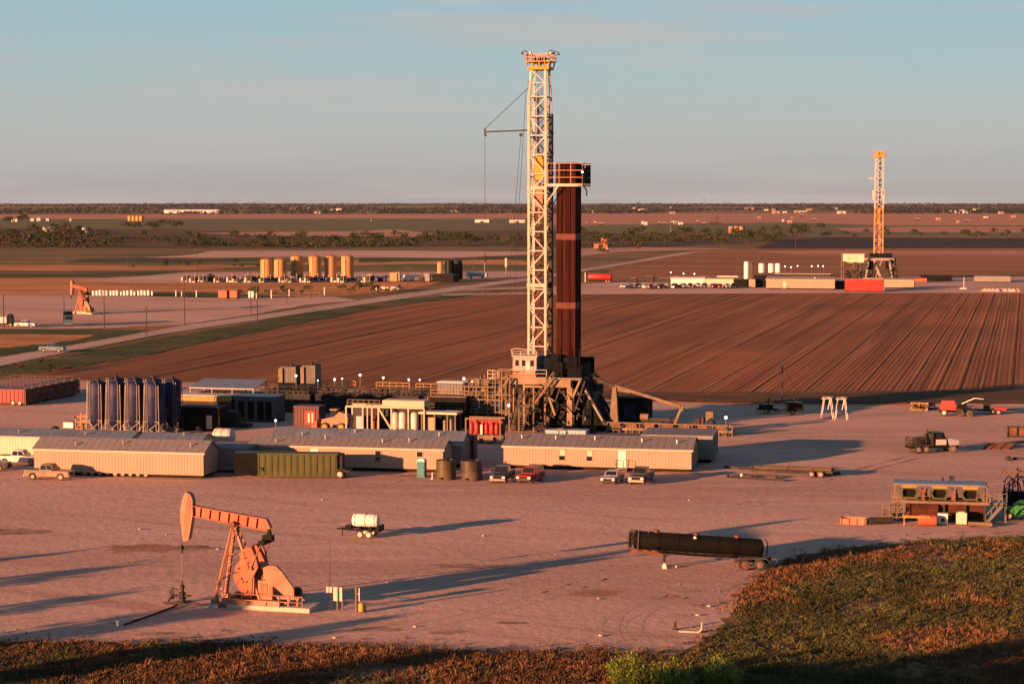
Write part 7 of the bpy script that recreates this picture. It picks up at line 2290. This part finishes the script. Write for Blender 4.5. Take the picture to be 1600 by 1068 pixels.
# ---- vehicles on the left pad and the road
vehicle('pickup_truck', 'pale blue and white pickup driving on the dirt road at left', 'pickup truck', GP(82, 549), R(-8), 'pickup', VP_blue)
vehicle('pickup_truck', 'white work truck on the left pad beside the picture edge', 'pickup truck', GP(40, 511), R(-6), 'pickup', VP_white, None, True)
t = thing('tank_truck', 'black and white truck cut by the left edge on the far pad', 'truck', GP(10, 510), R(-6))
g = G(); g.box(-3, 3.4, 0, 2.2, .6, .95); g.make('chassis', M_black, t)
g = G(); g.hull8([(.2, 0, .95), (1.7, 0, .95), (1.7, 2.2, .95), (.2, 2.2, .95)], [(.3, .1, 3.4), (1.2, .1, 3.4), (1.2, 2.1, 3.4), (.3, 2.1, 3.4)]); g.make('cab', M_black, t)
g = G(); g.box(-2.9, 0, .1, 2.1, .95, 2.6); g.make('body', M_whited, t)
for x in (-2, 1.2, 2.6):
    for y in (0, 2.2):
        wheel(t, x, y, .5, .4, 1)
t = thing('box_truck', 'dark blue box truck facing the camera in front of the small pumpjack', 'truck', GP(107, 509), R(-75))
g = G(); g.box(-5.5, 1.6, -1.15, 1.15, .6, 1.0); g.make('chassis', M_black, t)
g = G(); g.box(-5.4, -.3, -1.2, 1.2, 1.0, 3.9); g.make('cargo_box', M_black, t)
g = G(); g.hull8([(-.2, -1.1, .9), (1.5, -1.1, .9), (1.5, 1.1, .9), (-.2, 1.1, .9)], [(-.2, -1.05, 3.0), (1.1, -1.05, 3.0), (1.1, 1.05, 3.0), (-.2, 1.05, 3.0)]); cb = g.make('cab', VP_blue, t)
g = G(); g.hull8([(1.43, -.95, 1.85), (1.46, -.95, 1.85), (1.46, .95, 1.85), (1.43, .95, 1.85)], [(1.18, -.9, 2.8), (1.21, -.9, 2.8), (1.21, .9, 2.8), (1.18, .9, 2.8)]); g.make('windscreen', M_glass, cb)
g = G(); g.box(1.5, 1.75, -1.15, 1.15, .5, .95); g.make('front_bumper', M_silver, t)
for x in (-4.2, .7):
    for y in (-1, 1):
        wheel(t, x, y, .5, .35, 1)
# ================================================================ AROUND THE FAR RIG
t = thing('tanker_trailer', 'bright red tank trailer left of the parked cars on the far pad', 'tanker trailer', GP(938, 441))
g = G(); g.lathe([(.2, -5.3), (1.3, -5.0), (1.45, -4.6), (1.45, 4.4), (1.3, 4.8), (.2, 5.1)], 16, (0, 0, 2.4), 'x'); g.make('tank', M_red, t, True)
g = G(); g.box(-4.6, 4.6, -.9, .9, .6, 1.2); g.make('chassis', M_black, t)
for x in (2.8, 4.0):
    for y in (-.9, .9):
        wheel(t, x, y, .5, .4, 1)
g = G(); g.tube((-6.3, -1, 0), (-6.3, -1, 4.2), .25, 6); c = g.make('end_post', M_whited, t)
t = thing('silo', 'tall white silo with ladder left of the far tan trailers', 'silo', GP(1166.5, 441))
g = G(); g.lathe([(1.15, 0), (1.15, 8.4), (.9, 8.8), (.1, 8.9)], 18); g.make('shell', M_white, t, True)
g = G()
for x in (1.5, 2.0):
    g.bar((x, -.4, 0), (x, -.4, 8.6), .1)
for k in range(16):
    g.bar((1.5, -.4, .4 + k * .53), (2.0, -.4, .4 + k * .53), .08)
g.make('ladder', M_steel, t)
f0 = None
for lab, px in (('short white tank behind the far tan trailer, leftmost and apart', 1190), ('short white tank behind the far tan trailer, middle of three', 1205), ('short white tank behind the far tan trailer, rightmost of three', 1215.5)):
    if f0 is None:
        t = f0 = thing('white_tank', lab, 'tank', GP(px, 434), -TH, 'three short white tanks at the far rig')
        g = G(); g.lathe([(1.35, 2.4), (1.35, 6.2), (1.1, 6.5), (.1, 6.6)], 16); g.make('shell', M_white, t, True)
        g = G()
        for a in range(4):
            g.bar((cos(a * pi / 2) * 1.1, sin(a * pi / 2) * 1.1, 0), (cos(a * pi / 2) * 1.1, sin(a * pi / 2) * 1.1, 2.5), .2)
        g.make('leg_frame', M_dsteel, t)
    else:
        dup(f0, GP(px, 434), None, lab)
house('site_trailer', 'distant tan trailer with pale door left of the red building', 'office trailer', (1197, 451.5), (1304, 452.5), 4.5, 3.9, .9, M_tan, M_roof, door=((7.2, 1.4, 2.4, M_cream),), vents=1)
house('site_trailer', 'distant tan trailer right of the red building', 'office trailer', (1381, 450.5), (1428, 451), 4.5, 3.4, .7, M_tan, M_roof, vents=0)
house('site_trailer', 'long white trailer behind the row of far parked cars', 'office trailer', (1048, 446), (1101, 446.3), 4, 3.0, .4, M_white, M_white, vents=0)
house('site_trailer', 'long cream trailer right of the white one behind the far cars', 'office trailer', (1102, 446.5), (1160, 447), 4, 2.9, .5, M_cream, M_roof, vents=0)
container('site_building', 'bright red box building with white end door under the far rig', 'building', GP(1320, 455), 14.3, 4, 4.6, M_red, M_orange2)
container('equipment_box', 'white box at the right end of the bright red building', 'box', GP(1372, 455.5), 2.2, 2, 3.2, M_white, M_white)
container('equipment_box', 'black box between white silo and far tan trailer', 'equipment box', GP(1146, 448), 5.5, 4, 3.0, M_black, M_black)
container('equipment_box', 'small tan box between black boxes left of the far tan trailer', 'equipment box', GP(1170, 449), 2.5, 3, 3.2, M_tan, M_roof)
container('equipment_box', 'tall black box touching the left end of the far tan trailer', 'equipment box', GP(1178, 448.5), 4.5, 6, 4.6, M_black, M_black)
container('equipment_box', 'black box between far tan trailer and red building', 'equipment box', GP(1305, 451.5), 3.2, 5, 3.0, M_black, M_dsteel)
container('equipment_box', 'orange red box low on the pad right of the far trailers', 'equipment box', GP(1427, 441), 5.5, 3, 1.7, M_orange, M_red)
container('mud_tank', 'long black tank on the pad right of the orange red box', 'mud tank', GP(1438, 439), 13, 5, 2.6, M_black, M_dsteel)
container('equipment_stack', 'grey low stack on the pad at far right', 'stack', GP(1522, 440.5), 15, 8, 2.4, M_grey, M_grey)
container('mud_tank', 'long dark mud tank behind the far tan trailer roof', 'mud tank', GP(1210, 440), 24, 3, 3.4, M_dsteel, M_whited)
container('mud_tank', 'pale mud tank left of the far silo behind the cream trailer', 'mud tank', GP(1120, 440), 9, 3, 2.4, M_whited, M_whited)
for i, (px, py) in enumerate(((1226, 417), (1236, 418), (1246, 416), (1268, 416.5), (1278, 416), (1286, 416.5), (1048, 426), (1068, 428), (1085, 428.5))):
    h = (440 - py) / SCL(px, 440)
    lamp_post('tiny lit lamp on a pole among the far rig tanks', GP(px, 440), h, 'tiny lit lamps at the far rig', .22)
fv = []
for kind, paint, lab in (('pickup', VP_white, 'white pickup in the row of vehicles on the far pad'), ('suv', VP_red, 'red car in the row of vehicles on the far pad'), ('pickup', VP_black, 'black pickup in the row of vehicles on the far pad'), ('suv', VP_silv, 'silver car in the row of vehicles on the far pad')):
    fv.append((vehicle('parked_car', lab, 'car', GP(0, 440), 0, kind, paint, 'vehicles parked on the far pad'), lab))
seq = [0, 3, 2, 0, 1, 2, 0, 2, 3, 2, 0, 2, 1, 1, 3, 2]
KID.clear()
seen = set()
for i, k in enumerate(seq):
    px = 974 + i * 11.6 + rv.uniform(-2, 2)
    p = GP(px, 450.3 + rv.uniform(-1.2, .8))
    o, lab = fv[k]
    if k in seen:
        dup(o, p, R(-100) + rv.uniform(-.5, .5), lab)
    else:
        seen.add(k); o.location = p; o.rotation_euler = (0, 0, R(-100))
for i, px in enumerate((985, 1008, 1030, 1052, 1072, 1094)):
    container('pump_unit', 'small dark pump unit in the row behind the far white trailer', 'pump unit', GP(px, 440.5), 2.6 + (i % 3), 2, 1.7 + (i % 2) * .8, M_dsteel, M_steel, group='dark pump units behind the far cars')
t = thing('light_stand', 'thin pale post with wide foot on the far pad at right', 'post', GP(1506, 451.5))
g = G(); g.tube((0, 0, 0), (0, 0, 4.6), .14, 6); g.make('pole', M_whited, t)
g = G(); g.box(-1.6, 1.0, -.4, .4, 0, .5); g.make('foot', M_whited, t)
t = thing('dirt_heap', 'small pale dirt heap on the far pad at right', 'heap', GP(1565, 455))
g = G()
for k in range(9):
    g.lathe([(rv.uniform(1.6, 2.4), -.1), (1.2, .5), (.5, 1.0), (.1, 1.15)], 9, (k * 1.5 - 6, rv.uniform(-1, 1), 0))
g.make('soil', S_pad, t, True)
# ---- second far leases: small tanks, sheds, houses and masts before the horizon
def far_tank(px, py, r, h, m, lab, grp, n=1, dx=10):
    first = None
    for i in range(n):
        p = Pt(px + i * dx, py)
        if first is None:
            first = thing('storage_tank', lab, 'tank', p, 0, grp)
            g = G(); g.lathe([(r, 0), (r, h), (.3, h * 1.07)], 12); g.make('shell', m, first, True)
            g = G(); g.tube((r * 1.05, -1, 0), (r * 1.05, -1, h), .25, 5); g.make('pipe', M_steel, first)
        else:
            dup(first, p, None, lab)
KID.clear()
far_tank(1143, 363.5, 3.4, 7.0, M_orange2, 'squat orange tank in the group of three on the green field right', 'three orange tanks on the far green field', 3, 7.8)
far_tank(203, 345, 4, 9, M_tankt, 'small ochre tank in the group of four near the left horizon', 'ochre tanks near the left horizon', 4, 6)
def shed(px, py, wpx, h, d, m, rm, lab, cat='building', name='shed'):
    p = Pt(px, py)
    s_ = F / p.y
    w = wpx / s_
    t = thing(name, lab, cat, p, 0)
    g = G(); g.box(-w / 2, w / 2, 0, d, 0, h); g.prism([(0, h), (d, h), (d / 2, h * 1.25)], -w / 2 + .1, w / 2 - .1, 'x'); g.make('wall', m, t)
    g = G(); g.prism([(-.5, h - .05), (d / 2, h * 1.27), (d + .5, h - .05), (d + .5, h + .25), (d / 2, h * 1.27 + .4), (-.5, h + .25)], -w / 2 - .6, w / 2 + .6, 'x'); g.make('roof', rm, t)
    g = G(); g.box(-w * .12, w * .12, -.25, -.02, 0, h * .62); g.make('door', M_dsteel, t)
    return t
shed(299, 333, 86, 9, 40, M_white, M_white, 'long white warehouse on the horizon at left', 'warehouse', 'warehouse')
shed(22, 346.5, 9, 4, 12, M_white, M_white, 'small white shed near the left picture edge, biggest of the far sheds')
shed(50, 345.5, 5, 4, 10, M_white, M_whited, 'small white shed second from the left edge')
shed(60, 345.5, 5, 5, 10, M_white, M_whited, 'small white shed third from the left edge')
shed(74, 345.5, 4, 4, 10, M_white, M_whited, 'small white shed fourth from the left edge')
shed(110, 345.5, 3, 3.5, 8, M_cream, M_whited, 'tiny cream shed alone left of the ochre tanks')
shed(75, 362, 16, 4, 10, M_cream, M_white, 'pale roofed barn above the dark thicket at left', 'barn', 'barn')
shed(132, 365, 7, 5, 8, M_white, M_white, 'white block hut right of the pale roofed barn', 'hut', 'hut')
shed(753, 347.5, 22, 4, 14, M_white, M_white, 'white trailer house in the far field left of the rig mast', 'house', 'house')
shed(808, 348, 24, 4, 14, M_cream, M_white, 'white trailer house in the far field touching the rig mast', 'house', 'house')
shed(937, 388, 17, 3.4, 6, M_orange2, M_rust, 'small orange roofed pump hut right of the drill pipe', 'hut', 'hut')
rs = random.Random(77)
HL = ['pale house roof among the horizon trees at right', 'cream house among the horizon trees at right', 'pinkish house among the horizon trees at right']
for i in range(34):
    px = rs.choice((rs.uniform(910, 1010), rs.uniform(1050, 1345), rs.uniform(1160, 1300), rs.uniform(1400, 1600), rs.uniform(420, 820)))
    k = rs.randrange(3)
    o = shed(px, rs.uniform(326.5, 334), rs.uniform(4, 15), rs.uniform(4, 7), 16, (M_white, M_cream, M_tan)[k], (M_whited, M_roofb, M_roof)[k], HL[k] if px > 850 else HL[k].replace('right', 'left of the mast'), 'house', 'house')
    o['group'] = 'houses along the horizon'
for i in range(26):
    px = rs.uniform(905, 1110) if i < 14 else rs.uniform(1180, 1600)
    py = rs.uniform(349, 352) if i < 14 else rs.uniform(338, 350)
    o = shed(px, py, rs.uniform(2, 7), rs.uniform(2, 4), 8, rs.choice((M_white, M_rust, M_orange2, M_dsteel)), M_whited, 'tiny oilfield building on the orange far field', 'shed')
    o['group'] = 'tiny buildings on the orange far field'
for lab, px, py, h in (('thin radio mast near the left horizon', 100, 334, 62), ('thin radio mast on the horizon right of the drill pipe', 1100, 350, 50), ('thin radio mast between drill pipe and far rig', 1158, 331, 90), ('thin radio mast at the horizon centre left', 580, 345, 40), ('thin mast over the green field right of the drill pipe', 1048, 362, 30)):
    t = thing('radio_mast', lab, 'mast', Pt(px, py), 0)
    g = G(); g.tube((0, 0, 0), (0, 0, h), .32, 5, .2); g.make('pole', M_steel, t)
    g = G(); g.box(-.8, .8, -.4, .4, h * .93, h * .96); g.box(-.9, .9, -.9, .9, 0, 1.2); g.make('antenna', M_whited, t)
mpj = dup(pj, Pt(944, 389), R(-60), 'tiny distant pumpjack beside the orange hut right of the drill pipe', .9)
for lab, px, py, m in (('dark lone rig shape on the orange field right of the drill pipe', 1118, 352, M_dsteel),):
    t = thing('workover_rig', lab, 'rig', Pt(px, py), 0)
    g = G(); g.box(-9, 9, 0, 4, 1, 4); g.make('base', m, t)
    g = G(); g.bar((2, 2, 4), (3, 2, 15), 1.2); g.bar((-6, 2, 4), (2, 2, 12), .5); g.make('mast', m, t)
far_posts = None
for i in range(16):
    p = Pt(226 + i * 5, 344)
    lab = 'dark post in the row right of the ochre tanks near the horizon'
    if far_posts is None:
        far_posts = thing('fence_post', lab, 'post', p, 0, 'dark posts near the left horizon')
        g = G(); g.box(-.6, .6, -.6, .6, 0, 6.5); g.make('post', M_wood, far_posts)
        g = G(); g.box(-1.2, 1.2, -.5, .5, 6.5, 7); g.make('cap', M_wood, far_posts)
    else:
        dup(far_posts, p, None, lab)
# ================================================================ AIR
g = G(); g.box(-20500, 20500, -450, 24600, -1.2, 116)
mh = bpy.data.materials.new('haze')
mh.use_nodes = True
th_ = mh.node_tree
for n in list(th_.nodes):
    if n.type != 'OUTPUT_MATERIAL':
        th_.nodes.remove(n)
pv = th_.nodes.new('ShaderNodeVolumePrincipled')
pv.inputs['Color'].default_value = (.55, .72, 1.0, 1)
pv.inputs['Density'].default_value = 7e-6
pv.inputs['Anisotropy'].default_value = 0.0
th_.links.new(pv.outputs[0], [n for n in th_.nodes if n.type == 'OUTPUT_MATERIAL'][0].inputs['Volume'])
tag(g.make('haze', mh), 'thin evening haze over the whole plain', None, None, 'stuff')
SC.cycles.volume_bounces = 0
